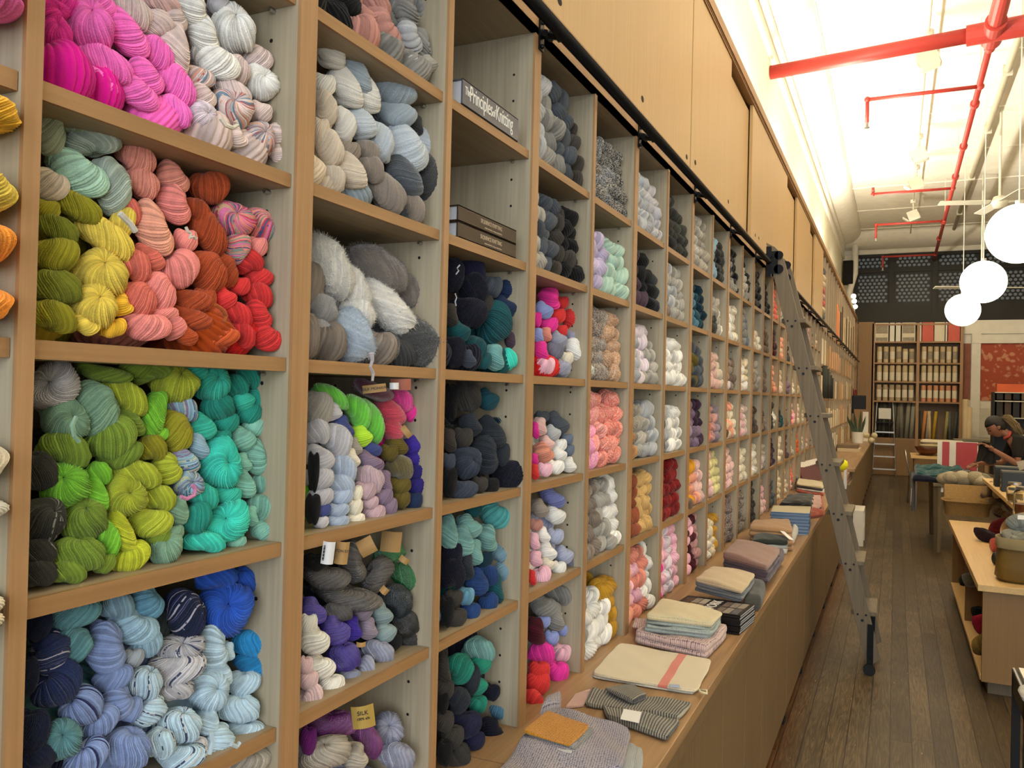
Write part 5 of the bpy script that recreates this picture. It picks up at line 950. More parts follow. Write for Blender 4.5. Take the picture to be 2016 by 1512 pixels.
# ================================================================ ceiling pipes, spots, globes
def pipe_thing(label, segs, loc, group=None):
    t = thing('sprinkler_pipe', label, 'pipe', loc, group); return t
ZP = 4.8
mp = thing('sprinkler_pipe', 'long red sprinkler main running down the ceiling', 'pipe', (1.5, 10, ZP))
obj('main_run', MB().tube([(1.50, 7.7, ZP), (1.52, 20.5, ZP)], .030, 14), MT['red'], mp, smooth=True)
obj('main_run', MB().tube([(1.50, 7.9, ZP), (1.50, 1.0, ZP + .02)], .052, 16), MT['red'], mp, smooth=True)
for y in (8.35, 9.9, 11.5, 13.0, 14.6, 16.2, 17.8): obj('coupling', MB().tube([(1.505, y - .035, ZP), (1.505, y + .035, ZP)], .046, 14), MT['red'], mp)
obj('reducer', MB().tube([(1.50, 7.25, ZP), (1.50, 7.5, ZP), (1.50, 7.75, ZP), (1.50, 7.85, ZP)], [.062, .066, .066, .05], 16), MT['red'], mp)
obj('cross_run', MB().tube([(-.355, 8.25, ZP), (1.50, 8.0, ZP)], .066, 18), MT['red'], mp, smooth=True)
obj('cross_run', MB().tube([(1.50, 8.0, ZP), (4.6, 7.75, ZP)], .045, 16), MT['red'], mp, smooth=True)
tee = MB().tube([(1.30, 8.03, ZP), (1.72, 7.98, ZP)], .088, 18).tube([(1.50, 7.8, ZP), (1.50, 8.2, ZP)], .084, 18); obj('tee', tee, MT['red'], mp, smooth=False)
for (u0, v0, u1, v1, y, dn) in ((1920, 152, 1708, 185, 9.3, 1), (1863, 358, 1719, 372, 13.6, -1), (1848, 418, 1725, 430, 16.0, 1), (1826, 505, 1738, 514, 19.6, 1)):
    a = atY(u0, v0, y); b = atY(u1, v1, y); a.z = b.z = ZP - .02; a.x = 1.51
    br = MB().tube([a, b], .020, 12); e = b + Vector((0, 0, -.24 * dn if dn > 0 else .10)); br.tube([b + Vector((.0, 0, .02)), e], .019, 12).sphere(b, .032, 12, 8).sphere(a, .036, 12, 8)
    brn = obj('branch', br, MT['red'], mp, smooth=True)
    sh = MB().tube([e, e + Vector((0, 0, -.05))], .015, 10).tube([e + Vector((0, 0, -.05)), e + Vector((0, 0, -.058))], .028, 12); obj('sprinkler_head', sh, MT['steel'], brn)
hg = MB()
for y in (7.6, 9.2, 12.4, 15.6): hg.tube([(1.50, y, ZP), (1.50, y, 5.42)], .006, 6)
obj('hanger_rod', hg, MT['fixture'], mp)
cd_ = thing('conduit', 'grey conduit pipe running along the ceiling right of the red main', 'pipe', (1.85, 10, 5.3))
obj('run', MB().tube([(1.87, 1, 5.36), (1.87, 20.4, 5.36)], .036, 14), MT['conduit'], cd_, smooth=True)
for y in (4.5, 7.5, 8.8, 10.6, 12.8, 15.4, 18.2): obj('clamp', MB().box(1.82, 1.92, y - .03, y + .03, 5.31, 5.415), MT['fixture'], cd_)
tk = thing('light_track', 'thin pale track carrying the spot lights along the ceiling', 'track', (1.04, 11, 5.2))
obj('rod', MB().tube([(1.03, 2, 5.25), (1.03, 19.5, 5.25)], .012, 8), MT['conduit'], tk)
for j, (u, v, nm_) in enumerate(((1815, 55, 'nearest'), (1812, 195, 'second nearest'), (1799, 362, 'third'), (1794, 412, 'fourth'), (1789, 468, 'farthest'))):
    y = 1620 * 3.32 / (796 - v); c = Vector((1.03, y, 4.98))
    t = thing('spot_light', '%s white box spot light hanging from the ceiling track' % nm_, 'lamp', c, 'track spot lights')
    obj('stem', MB().tube([c + Vector((0, 0, .08)), (1.03, y, 5.25)], .014, 8), MT['fixture'], t)
    obj('junction_box', MB().tube([(1.03, y, 5.21), (1.03, y, 5.27)], .05, 16), MT['fixture'], t)
    ax = Vector((.085, 0, .03)); az = Vector((-.03, 0, .085)); ay = Vector((0, .07, 0))
    obj('housing', MB().obox(c, ax, ay, az), MT['fixture'], t, bevel=.006)
    obj('barn_door', MB().obox(c + Vector((-.12, 0, -.06)), (.05, 0, -.035), (0, .075, 0), (.003, 0, .004)), MT['whitep'], t); obj('barn_door', MB().obox(c + Vector((.10, 0, .0)), (.02, 0, -.05), (0, .07, 0), (.003, 0, .002)), MT['whitep'], t)
for j, y in enumerate((1.4, 4.76, 8.1, 11.2, 14.5)):
    nm_ = ['glowing white globe lamp out of view overhead', 'glowing white globe lamp cut off by the right edge', 'largest fully visible glowing white globe lamp', 'middle glowing white globe lamp of the three over the table', 'smallest and farthest glowing white globe lamp'][j]
    t = thing('globe_lamp', nm_, 'lamp', (1.72, y, 3.08), 'glowing globe lamps')
    obj('globe', MB().sphere((1.72, y, 3.08), .25, 40, 24), MT['globe'], t, smooth=True)
    obj('cord', MB().tube([(1.72, y, 3.33), (1.72, y, 5.42)], .005, 8), MT['whitep'], t); obj('cap', MB().tube([(1.72, y, 3.32), (1.72, y, 3.36)], .03, 14), MT['steel'], t)
for j in range(6):
    y = 1.2 + j * 2.6; t = thing('tube_light', 'uplight tube lying hidden on top of the cupboards, %s along' % ORD[j], 'lamp', (-.2, y, 3.47), 'uplights on top of the cupboards')
    obj('tray', MB().box(-.26, -.14, y - .65, y + .65, 3.465, 3.485), MT['fixture'], t); obj('tube', MB().tube([(-.2, y - .6, 3.51), (-.2, y + .6, 3.51)], .016, 10), MT['strip'], t)
    obj('end_cap', MB().box(-.23, -.17, y - .63, y - .6, 3.485, 3.53).box(-.23, -.17, y + .6, y + .63, 3.485, 3.53), MT['fixture'], t)
    lamp('uplight', 'AREA', (-.2, y, 3.54), 88, (1, .92, .76), (1.3, y, 5.4), 1.2, .1)
t = thing('clamp_lamp', 'small bright lamp at the far end of the cupboard top', 'lamp', (-.02, 17.6, 3.46))
for k_, (dy, dz) in enumerate(((0, .12), (.35, .06), (.8, .0))): obj('bulb', MB().sphere((.02, 17.4 + dy, 3.56 + dz), .045, 14, 10), MT['strip'], t, smooth=True)
obj('base', MB().box(-.04, .01, 17.2, 18.4, 3.466, 3.50), MT['fixture'], t)
# ================================================================ far end of the shop
YF = 20.25
def fx(u, v=780, y=YF): return atY(u, v, y).x
def fz(v, u=1800, y=YF): return atY(u, v, y).z
XL, XM, XR = fx(1718), fx(1806), fx(1892)
struct('wall_end', MB().box(.012, XL, YF, YF + .3, 0, fz(634, 1700)).box(.012, XL, 19.66, 19.7, 0, .001), MT['palewoodv'])
rows = [fz(v) for v in (672, 714, 751, 790, 864)]; ztop = fz(636)
fs = thing('shelving_unit', 'tall oak bookcase of wrapped rolls on the far wall', 'shelving', ((XL + XR) / 2, YF + .17, 0))
for x in (XL, XM, XR): obj('side_panel', MB().box(x - .03, x + .03, YF, YF + .33, .0, ztop), MT['oakv'], fs)
for z in rows + [ztop - .01]:
    for a, c in ((XL + .03, XM - .03), (XM + .03, XR - .03)): obj('shelf', MB().box(a, c, YF + .005, YF + .32, z - .035, z), MT['oakh'], fs)
obj('back_panel', MB().box(XL, XR, YF + .325, YF + .34, 0, ztop), MT['basev'], fs)
obj('base_panel', MB().box(XL + .03, XM - .03, YF + .01, YF + .03, 0, rows[4] - .036).box(XM + .03, XR - .03, YF + .01, YF + .03, 0, rows[4] - .036), MT['palewoodv'], fs)
cream_p = plain('wrap_cream', '#c9b48e', .6); peach_p = plain('wrap_peach', '#d0916a', .6); band_w = plain('wrap_band', '#e0d6bd', .6); greyp = plain('printed_grey', '#9a8f7c', .6, var=.5, vscale=25); tanp = plain('wrap_tan', '#b09a78', .6)
for r in range(3):
    z = rows[1 + r]; nm = ['top', 'middle', 'bottom'][r]
    for bay in range(2):
        a = (XL, XM)[bay] + .06; w = ((XM, XR)[bay] - .06 - a) / 6
        for j in range(6):
            x = a + w * (j + .5); h = .36 if not (r == 0 and bay == 0 and j > 3) else .31
            body = peach_p if (bay == 1 and r == 2) else cream_p if r < 2 else tanp
            t = thing('wrapped_roll', '%s wrapped roll, %s from left in the %s row of rolls, %s bay' % ('peach' if body is peach_p else 'cream', ORD[j], nm, 'left' if bay == 0 else 'right'), 'roll', (x, YF + .1, z), 'wrapped rolls on the far bookcase')
            rr_ = w * .40; obj('body', MB().lathe((x, YF + .10, z), [(0, 0), (rr_, .0), (rr_, h - .01), (rr_ * .9, h), (0, h)], 16), body, t, smooth=False)
            z0_, z1_ = (.03, .20) if r == 1 else (.08, .25)
            obj('paper_band', MB().lathe((x, YF + .10, z), [(rr_ * 1.03, z0_), (rr_ * 1.03, z1_)], 16), band_w if r != 0 else (band_w if j % 2 == 0 else greyp), t)
# top row of boxes with pictures
rowbox = [(1720, 1747, 'g'), (1749, 1759, 'w'), (1761, 1771, 'w'), (1773, 1800, 'g'), (1808, 1812, 'w'), (1813, 1836, 'r'), (1837, 1858, 'c'), (1859, 1863, 'w'), (1864, 1888, 'r')]
redp = plain('coral_print', '#cf5a48', .5, var=.12, vscale=20)
for j, (u0, u1, k_) in enumerate(rowbox):
    x0, x1 = fx(u0), fx(u1); z = rows[0]; h = .42; d = {'g': 'box with grey photographs', 'w': 'slim white box', 'r': 'coral red box', 'c': 'plain cream box'}[k_]
    t = thing('storage_box', '%s, %s from left on the top shelf of the far bookcase' % (d, ORD[j]), 'box', ((x0 + x1) / 2, YF + .1, z), 'boxes on top of the far bookcase')
    obj('carton', MB().box(x0 + .004, x1 - .004, YF + .02, YF + .25, z, z + h), {'g': band_w, 'w': MT['whitep'], 'r': redp, 'c': band_w}[k_], t)
    if k_ == 'g':
        obj('printed_photo', MB().box(x0 + .02, x1 - .02, YF + .017, YF + .02, z + .18, z + h - .02), greyp, t); obj('printed_photo', MB().box(x0 + .02, x1 - .02, YF + .017, YF + .02, z + .01, z + .09), greyp, t)
bolts = [('#2a2722', 1723), ('#3a352e', 1731), ('#4a463c', 1739), ('#2e2c28', 1747), ('#5a5648', 1758), ('#6a6454', 1767), ('#7c7766', 1776), ('#8a8674', 1785), ('#9a9684', 1795), ('#3a3630', 1812), ('#c98a50', 1818), ('#b5a898', 1826), ('#d8c08a', 1832), ('#b8962c', 1839), ('#a89c60', 1862), ('#5f665f', 1872), ('#4c5450', 1880), ('#444844', 1887)]
cn = ['charcoal', 'dark brown', 'dark olive', 'black', 'olive grey', 'grey olive', 'light olive', 'sage', 'pale sage', 'dark brown', 'orange', 'greige', 'straw', 'mustard', 'khaki', 'grey green', 'dark grey', 'slate']
for j, (h, u) in enumerate(bolts):
    x = fx(u); z = rows[4]; hh = .82 if j < 9 else .62; lean = .05 if j % 3 else -.02
    o = obj('cloth_bolt', MB().tube([(x, YF + .12, z), (x + lean, YF + .14, z + hh)], .045 if j < 9 else .034, 12), plain('bolt_cloth_%d' % j, h, .8), smooth=True)
    tag(o, '%s cloth bolt, %s from left in the bottom row of the far bookcase' % (cn[j], ORD[j]), 'fabric', 'cloth bolts in the far bookcase')
# white wainscot wall with red patterned panels
def wallpaper():
    m, nt, b = newmat('red_floral_paper'); L = nt.links; tc = nd(nt, 'ShaderNodeTexCoord')
    n1 = nd(nt, 'ShaderNodeTexNoise'); n1.inputs['Scale'].default_value = 5; n1.inputs['Detail'].default_value = 3; n1.inputs['Distortion'].default_value = .8; L.new(tc.outputs['Object'], n1.inputs['Vector'])
    n2 = nd(nt, 'ShaderNodeTexVoronoi'); n2.inputs['Scale'].default_value = 9; L.new(tc.outputs['Object'], n2.inputs['Vector'])
    a = nd(nt, 'ShaderNodeMath', operation='MULTIPLY_ADD'); a.inputs[1].default_value = -.35; L.new(n2.outputs['Distance'], a.inputs[0]); L.new(n1.outputs[0], a.inputs[2])
    cr = nd(nt, 'ShaderNodeValToRGB'); e = cr.color_ramp.elements; e[0].position = .36; e[0].color = lin('#a8482c'); e[1].position = .46; e[1].color = lin('#c88a68'); L.new(a.outputs[0], cr.inputs[0]); L.new(cr.outputs[0], b.inputs['Base Color']); b.inputs['Roughness'].default_value = .7
    return m
wp = wallpaper(); zq = lambda v: atY(1950, v, 20.4).z; xq = lambda u: atY(u, 720, 20.4).x
dr = struct('door_1', MB().box(XR + .03, 4.6, 20.42, 20.58, 0, 3.44), MT['whitep'])
obj('lintel', MB().box(XR + .03, 4.6, 20.36, 20.42, zq(657), 3.44), MT['whitep'], dr); obj('stile', MB().box(xq(1912), xq(1930), 20.36, 20.42, 0, zq(657)), MT['whitep'], dr)
obj('head_casing', MB().box(xq(1912), 4.6, 20.34, 20.42, zq(676), zq(659)), MT['whitep'], dr)
obj('paper_panel', MB().box(XR + .035, xq(1911), 20.40, 20.42, zq(788), zq(676)), plain('dark_red_paper', '#8a5644', .7, var=.3, vscale=9), dr)
obj('paper_panel', MB().box(xq(1931), 4.4, 20.40, 20.42, zq(789), zq(675)), wp, dr)
obj('lower_panel', MB().box(xq(1929), xq(1958), 20.395, 20.42, zq(862), zq(804)), MT['fixture'], dr)
for j, (u, h) in enumerate(((1901, 1.72), (1908, 1.55))):
    x = fx(u, 830, 19.6); o = obj('paper_roll', MB().tube([(x, 19.6, 0), (x, 19.65, h)], .055, 14), cream_p, smooth=True); tag(o, ('taller' if j == 0 else 'shorter') + ' cream paper roll standing against the white panelled wall', 'roll', 'paper rolls by the white wall')
bn = thing('work_bench', 'grey green bench behind the person at the far end', 'table', (3, 15.5, 0)); q = atZ(1880, 866, .93)
obj('top', MB().box(q.x, 4.2, q.y, q.y + .8, .90, .93), plain('bench_grey', '#7c7862', .6), bn); obj('body', MB().box(q.x + .1, 4.2, q.y + .1, q.y + .7, 0, .90), MT['basev'], bn)
rk = thing('display_rack', 'dark metal rack with white shelves behind the person', 'rack', (3.1, 16, 0)); x0 = atY(1956, 780, 16).x; rz_ = [atY(1980, v, 16).z for v in (772, 789, 822, 855)]
obj('frame', MB().box(x0, x0 + .02, 16, 16.4, 0, rz_[0]).box(x0 + 1.3, x0 + 1.32, 16, 16.4, 0, rz_[0]).box(x0, x0 + 1.3, 16.38, 16.4, 0, rz_[0]), MT['blackp'], rk)
for z in rz_: obj('shelf', MB().box(x0 + .02, x0 + 1.3, 16, 16.38, z - .015, z), MT['fixture'], rk)
o = obj('storage_box', MB().box(x0 + .05, x0 + .72, 16.02, 16.3, rz_[0] + .001, atY(1980, 756, 16).z), plain('orange_card', '#d8602c', .5)); tag(o, 'bright orange box on top of the dark rack', 'box')
for r in range(2):
    for j in range(6):
        z = rz_[r + 1]; o = obj('book', MB().box(x0 + .05 + j * .12, x0 + .14 + j * .12, 16.03, 16.25, z + .001, z + (.13 if r == 0 else .30)), plain('rack_book_%d' % (r * 6 + j), ['#2c2620', '#4a3a2c', '#231f20', '#6a5a48', '#33302c', '#50463c'][j], .6))
        tag(o, 'dark book, %s from left on the %s shelf of the dark rack' % (ORD[j], ['upper', 'lower'][r]), 'book', 'books on the dark rack')
# white downpipe and dark air conditioning unit in the far corner
o = obj('drain_pipe', MB().tube([atY(1684, 470, 20.2), atY(1683, 538, 20.2), atY(1672, 575, 20.2), atY(1674, 622, 20.2)], .07, 14), MT['whitep'], smooth=True); tag(o, 'cream painted drain pipe bending down beside the black grille', 'pipe')
o = obj('ac_unit', MB().box(-.34, -.12, 20.1, 20.35, atY(1668, 560, 20.2).z, atY(1668, 514, 20.2).z), MT['dark'], bevel=.02); tag(o, 'dark box unit high in the far left corner', 'ac_unit')
# aluminium step ladder
sl = thing('step_ladder', 'aluminium step ladder standing open before the far bookcase', 'ladder', (.6, 18.3, 0))
a0 = atZ(1717, 934, 0); b0 = atZ(1764, 938, 0); yb = (a0.y + b0.y) / 2; a0 = Vector((a0.x, yb, 0)); b0 = Vector((b0.x, yb, 0)); tz = atY(1740, 764, yb + .45).z; ym = yb + .45
at_ = Vector((atY(1728, 775, ym).x, ym, tz - .12)); bt_ = Vector((atY(1757, 775, ym).x, ym, tz - .12))
lp_ = [a0, at_, at_ + Vector((.03, .01, .09)), at_.lerp(bt_, .3) + Vector((0, .02, .12)), at_.lerp(bt_, .7) + Vector((0, .02, .12)), bt_ + Vector((-.03, .01, .09)), bt_, b0]
obj('front_frame', MB().tube(lp_, .014, 10), MT['alu'], sl, smooth=True)
for sx in (0, 1):
    p0 = at_ if sx == 0 else bt_; obj('rear_leg', MB().tube([p0.lerp(a0 if sx == 0 else b0, .35), Vector((p0.x + (.02 if sx == 0 else -.02), ym + .40, 0))], .011, 8), MT['alu'], sl)
for j, v in enumerate((851, 874, 898, 922)):
    f = (v - 775) / (934 - 775.); l = at_.lerp(a0, f); r = bt_.lerp(b0, f); obj('step', MB().obox((l + r) / 2, (r - l) / 2, (0, .045, 0), (0, 0, .014)), MT['alu'], sl); 
f = .36; l = at_.lerp(a0, f); r = bt_.lerp(b0, f); obj('platform', MB().obox((l + r) / 2 + Vector((0, .1, 0)), (r - l) / 2, (0, .13, 0), (0, 0, .012)), MT['blackp'], sl)
l = at_.lerp(a0, .16); obj('tool_tray', MB().obox(((at_ + bt_) / 2).lerp((a0 + b0) / 2, .25), (bt_ - at_) * .42, (0, .006, 0), (0, 0, .12)), MT['whitep'], sl)
# things on the far counter
dz = .867
p = atZ(1688, 872, dz); t = thing('plant_pot', 'white pot with an upright snake plant on the far counter', 'plant', p)
obj('pot', MB().lathe(p, [(0, 0), (.095, 0), (.11, .20), (.10, .20), (.09, .17), (0, .17)], 22), MT['whitep'], t, smooth=False)
gl = plain('snake_leaf', '#3c4a34', .5, var=.3, vscale=30)
for j, (dx, h, le) in enumerate(((-.06, .36, -.14), (-.02, .42, -.05), (.02, .44, .03), (.05, .34, .08), (-.03, .28, -.10))):
    b = MB(); b.add([(p.x + dx - .022, p.y, p.z + .16), (p.x + dx + .022, p.y, p.z + .16), (p.x + dx + le * .6 + .026, p.y + .01, p.z + .16 + h * .6), (p.x + dx + le, p.y, p.z + .16 + h), (p.x + dx + le * .6 - .02, p.y + .01, p.z + .16 + h * .6), (p.x + dx, p.y + .02, p.z + .18), (p.x + dx + le * .6, p.y + .035, p.z + .16 + h * .55)],
          [(0, 1, 2, 3, 4), (0, 5, 1), (5, 6, 2, 1), (6, 3, 2), (0, 4, 6, 5), (4, 3, 6)]); obj('leaf', b, gl, t)
def boxthing(name, label, cat, c, sx, sy, sz, mat, group=None, bevel=.002):
    o = obj(name, MB().box(c.x - sx, c.x + sx, c.y - sy, c.y + sy, c.z, c.z + sz), mat, bevel=bevel); return tag(o, label, cat, group)
q = atZ(1690, 868, dz); boxthing('cutting_board', 'pale wooden board leaning behind the snake plant', 'board', Vector((q.x + .01, q.y + .5, dz)), .12, .012, .60, MT['palewoodv'])
q = atZ(1702, 870, dz); boxthing('cutting_board', 'taller cream board right of the snake plant', 'board', Vector((q.x, q.y + .35, dz)), .05, .012, .56, MT['whitep'])
q = atZ(1686, 868, dz); bb = thing('tote_bag', 'black tote bag hanging above the snake plant', 'bag', Vector((q.x, q.y + .9, 1.45))); zz = atY(1686, 814, q.y + .9).z; z2 = atY(1686, 778, q.y + .9).z
obj('bag', MB().obox((q.x, q.y + .9, (zz + z2) / 2), (.13, 0, 0), (0, .05, 0), (0, 0, (z2 - zz) / 2)), MT['blackp'], bb, bevel=.02); obj('strap', MB().tube([(q.x - .08, q.y + .9, z2), (q.x - .1, q.y + .88, z2 + .1), (q.x - .12, q.y + .9, z2 + .13)], .012, 8), MT['red'], bb)
q = atZ(1678, 868, dz); boxthing('storage_box', 'dark red box standing at the back of the far counter', 'box', Vector((q.x - .05, q.y + 1.5, 1.60)), .05, .05, .26, plain('dark_red_card', '#6a1414', .5))
for j, (u, v) in enumerate(((1712, 872), (1715, 862), (1710, 858))):
    q = atZ(u, 873, dz); o = obj('yarn_ball', MB().sphere((q.x + .0, q.y, dz + .055 + (.09 if j else 0)), .055, 16, 12), plain('cream_ball_%d' % j, '#c8b890', .9, bump=.4, bscale=80), smooth=True); o.location.x += (.03, .05, -.04)[j]; tag(o, 'cream wool ball %s beside the snake plant' % ('at the bottom', 'at upper right', 'at upper left')[j], 'yarn', 'cream wool balls on the far counter')
q = atZ(1672, 888, dz); boxthing('book', 'lower pale book of the pair on the far counter', 'book', Vector((q.x, q.y, dz)), .16, .22, .05, cream_p); boxthing('book', 'upper brown book of the pair on the far counter', 'book', Vector((q.x - .02, q.y, dz + .051)), .15, .2, .05, MT['basev'])
# contents of the open bays past the doors
tone = [('cream', '#d8c8a4'), ('white', '#dcd2bc'), ('peach', '#d0a078'), ('grey', '#8a8478'), ('tan', '#b0905e'), ('charcoal', '#3a3834')]
tm = [plain('stacked_cloth_' + a, h, .8) for a, h in tone]; rg3 = random.Random(4)
rn = {3.0: 'top', 2.062: 'second', 1.652: 'third', 1.242: 'fourth', ZC + .035: 'lowest'}
for cidx in range(24, 43):
    ya = PY(cidx - 1) + .03; yb_ = PY(cidx) - .03
    for zi, (z, hmax) in enumerate(((2.502, .70), (2.062, .34), (1.652, .34), (1.242, .34), (ZC + .035, .33))):
        if z > 2.4 and cidx < 27: continue
        k_ = rg3.randrange(5) if z < 2.4 else 0
        if z > 2.4: col = {0: ('orange', '#e8803c'), 1: ('orange', '#e0906a'), 2: ('black', '#26241f'), 3: ('charcoal', '#35332e'), 4: ('cream', '#cfc09a')}.get(cidx - 30 if cidx >= 30 else 9, ('cream', '#cfc09a') if cidx > 34 and cidx % 2 else ('dark grey', '#4c4a42'))
        else: col = tone[k_]
        if z > 2.4 and cidx < 30: continue
        w = rg3.uniform(.16, .27); h = hmax * rg3.uniform(.7, 1); y = yb_ - w - rg3.uniform(.0, .05)
        o = obj('cloth_bolt', MB().box(-.26, -.004, y, y + w, z, z + h), plain('bay_cloth_%s' % col[0].replace(' ', '_'), col[1], .8) if z > 2.4 else tm[k_], bevel=.01)
        tag(o, '%s upright cloth bolt, %s level of the %s open bay past the doors' % (col[0], ['top', 'second', 'third', 'fourth', 'lowest'][zi], ORD[cidx - 24]), 'fabric', 'cloth bolts in the open bays')
for j, (c_, h) in enumerate((('dark green', '#3a4a40'), ('cream', '#d0c098'), ('coral red', '#c83c30'), ('pale pink', '#c8988a'), ('red', '#c0402c'), ('cream', '#d4c49c'), ('cream', '#cfc29a'), ('navy patterned', '#262838'))):
    z = 2.60 + j * .078; cs = [Vector((-.25, 10.42, 0)), Vector((.0, 10.42, 0)), Vector((.01, 10.70, 0)), Vector((-.25, 10.70, 0))]
    cloth('folded_blanket', '%s folded blanket, %s from the bottom of the pile past the doors' % (c_, ORD[j]), 'blanket', [(cs, z, .085, knit('pile_%d' % j, h, None, 300, bump=.3), dict(n=12, w=.004, s=j))], 'folded blankets in the first open upper bay')
# ================================================================ middle of the shop: tables, chair
wt = thing('work_table', 'dark wooden work table heaped with knits behind the low display', 'table', (1.9, 10.8, 0)); tx0 = 1.19; ty0 = 10.1
obj('top', MB().box(tx0, 2.9, ty0, 11.6, .72, .75), MT['ladderwood'], wt, bevel=.003); obj('apron', MB().box(tx0 + .05, 2.85, ty0 + .05, 11.5, .60, .72), MT['basev'], wt)
for x in (tx0 + .05, 2.8):
    for y in (ty0 + .05, 11.5): obj('leg', MB().tube([(x, y, .72), (x, y, .4), (x, y, 0)], [.05, .042, .03], 4), MT['ladderwood'], wt)
def wq(x0, x1, y0, y1): return [Vector((x0, y0, 0)), Vector((x1, y0, 0)), Vector((x1, y1, 0)), Vector((x0, y1, 0))]
cloth('folded_sweater', 'dark navy sweater folded at the left end of the work table', 'sweater', [(wq(.98, 1.42, 10.2, 10.9), .752, .06, K['navy'], dict(s=2, w=.01)), (wq(1.02, 1.40, 10.25, 10.8), .80, .05, K['teal'], dict(s=3, w=.012))])
cloth('folded_sweater', 'plum grey sweater folded on the work table', 'sweater', [(wq(1.22, 1.62, 10.14, 10.6), .752, .07, K['mauve'], dict(s=4, w=.01)), (wq(1.36, 1.68, 10.14, 10.6), .80, .07, K['navy'], dict(s=5, w=.014))])
cloth('folded_sweater', 'dark green sweater at the back of the work table', 'sweater', [(wq(1.02, 1.55, 10.9, 11.4), .752, .11, K['teal'], dict(s=4, w=.012))])
hs = thing('hanging_garment', 'dark garment hanging off the left end of the work table with white tags', 'garment', (1.0, 10.3, .7))
hb = MB(); yy = np.linspace(10.22, 10.75, 12); zz = np.linspace(.78, .46, 8); g_ = [[(.985 + .012 * math.sin(y * 60 + z * 3) + .02 * (.78 - z), y, z + (.05 * math.sin(y * 14) if i == 7 else 0)) for y in yy] for i, z in enumerate(zz)]
vs = [v for r in g_ for v in r]; fs_ = [(i * 12 + j, i * 12 + j + 1, (i + 1) * 12 + j + 1, (i + 1) * 12 + j) for i in range(7) for j in range(11)]; hb.add(vs, fs_); hb.add([(x + .03, y, z) for x, y, z in vs], [f[::-1] for f in fs_])
obj('drape', hb, K['navy'], hs, smooth=True)
for (y, z) in ((10.24, .52), (10.4, .46), (10.2, .58)): obj('price_tag', MB().box(.975, .98, y, y + .05, z, z + .09), MT['paper'], hs)
for j, (x, y) in enumerate(((1.24, 10.13), (1.30, 10.09))): o = obj('price_tag', MB().box(x, x + .05, y - .004, y, .66 + j * .08, .75 + .012 * j), MT['paper']); tag(o, ('white tag hanging from the corner of the work table', 'white tag lying over the front edge of the work table')[j], 'tag')
# pink and white print board
q0 = atY(1846, 868, 11.45); q1 = atY(1926, 868, 11.45); bd = thing('art_board', 'pink and white striped print board standing on the work table', 'board', ((q0.x + q1.x) / 2, 11.45, .755)); zt_ = q0.z
obj('board', MB().box(q0.x, q1.x, 11.45, 11.47, .755, zt_), MT['whitep'], bd)
for u0, u1 in ((1855, 1869), (1882, 1924)): obj('print', MB().box(atY(u0, 890, 11.45).x, atY(u1, 890, 11.45).x, 11.446, 11.45, .76, zt_ - .006), plain('pink_print_%d' % u0, '#b84850', .6, var=.12, vscale=15), bd)
# flat magazines and plastic wrapped fleece
PZ = atY(1900, 935, 10.15); cloth('flat_magazines', 'pale flat pattern sheets at the near edge of the work table', 'paper', [(wq(1.62, 2.3, 10.14, 10.6), .752, .03, K['white'], dict(s=1, w=.003))])
# wooden table with a bowl, far behind
q = atZ(1793, 897, .78); b2 = thing('side_table', 'small honey coloured table with a bowl behind the work table', 'table', (q.x + .3, q.y + .4, 0)); obj('top', MB().box(q.x, q.x + 1.1, q.y, q.y + .9, .74, .78), MT['palewood'], b2)
for x in (q.x + .05, q.x + 1.03):
    for y in (q.y + .05, q.y + .83): obj('leg', MB().box(x, x + .05, y, y + .05, 0, .74), MT['palewoodv'], b2)
p = Vector((atZ(1826, 896, .781).x, q.y + .25, .781)); o = obj('bowl', MB().lathe(p, [(0, 0), (.07, 0), (.15, .06), (.20, .14), (.19, .14), (.14, .07), (.0, .02)], 26), plain('dark_bowl_wood', '#5c3018', .4), smooth=True); tag(o, 'dark wooden bowl on the small honey coloured table', 'bowl')
for j in range(4): cs = wq(q.x + .12, q.x + .75, q.y + .35, q.y + .8); cloth('folded_cloth', 'cream folded cloth, %s from the bottom behind the wooden bowl' % ORD[j], 'cloth', [(off(cs, .01 * j, 0), .782 + j * .06, .062, knit('cloth_pile_%d' % j, ['#cdbf96', '#d6cbb0', '#bfae84', '#d2c6a6'][j], None, 300, bump=.2), dict(n=12, s=j))], 'folded cloths behind the wooden bowl')
# chrome chair
cc = atZ(1787, 990, 0); ch = thing('chrome_chair', 'chrome tube chair with a dark seat beside the work table', 'chair', cc)
for s in (0, .40): obj('leg_frame', MB().tube([cc + Vector((0, s, 0)), cc + Vector((.03, s, .44)), cc + Vector((-.01, s, .62)), cc + Vector((-.05, s, .84))], .011, 8), MT['steel'], ch, smooth=True)
for s in (0, .40): obj('leg', MB().tube([cc + Vector((.38, s, 0)), cc + Vector((.36, s, .44))], .011, 8), MT['steel'], ch)
obj('seat', MB().box(cc.x, cc.x + .4, cc.y, cc.y + .4, .44, .46), MT['basev'], ch, bevel=.006); obj('backrest', MB().obox(cc + Vector((-.035, .2, .76)), (.008, 0, -.002), (0, .19, 0), (-.014, 0, .08)), MT['basev'], ch, bevel=.006)
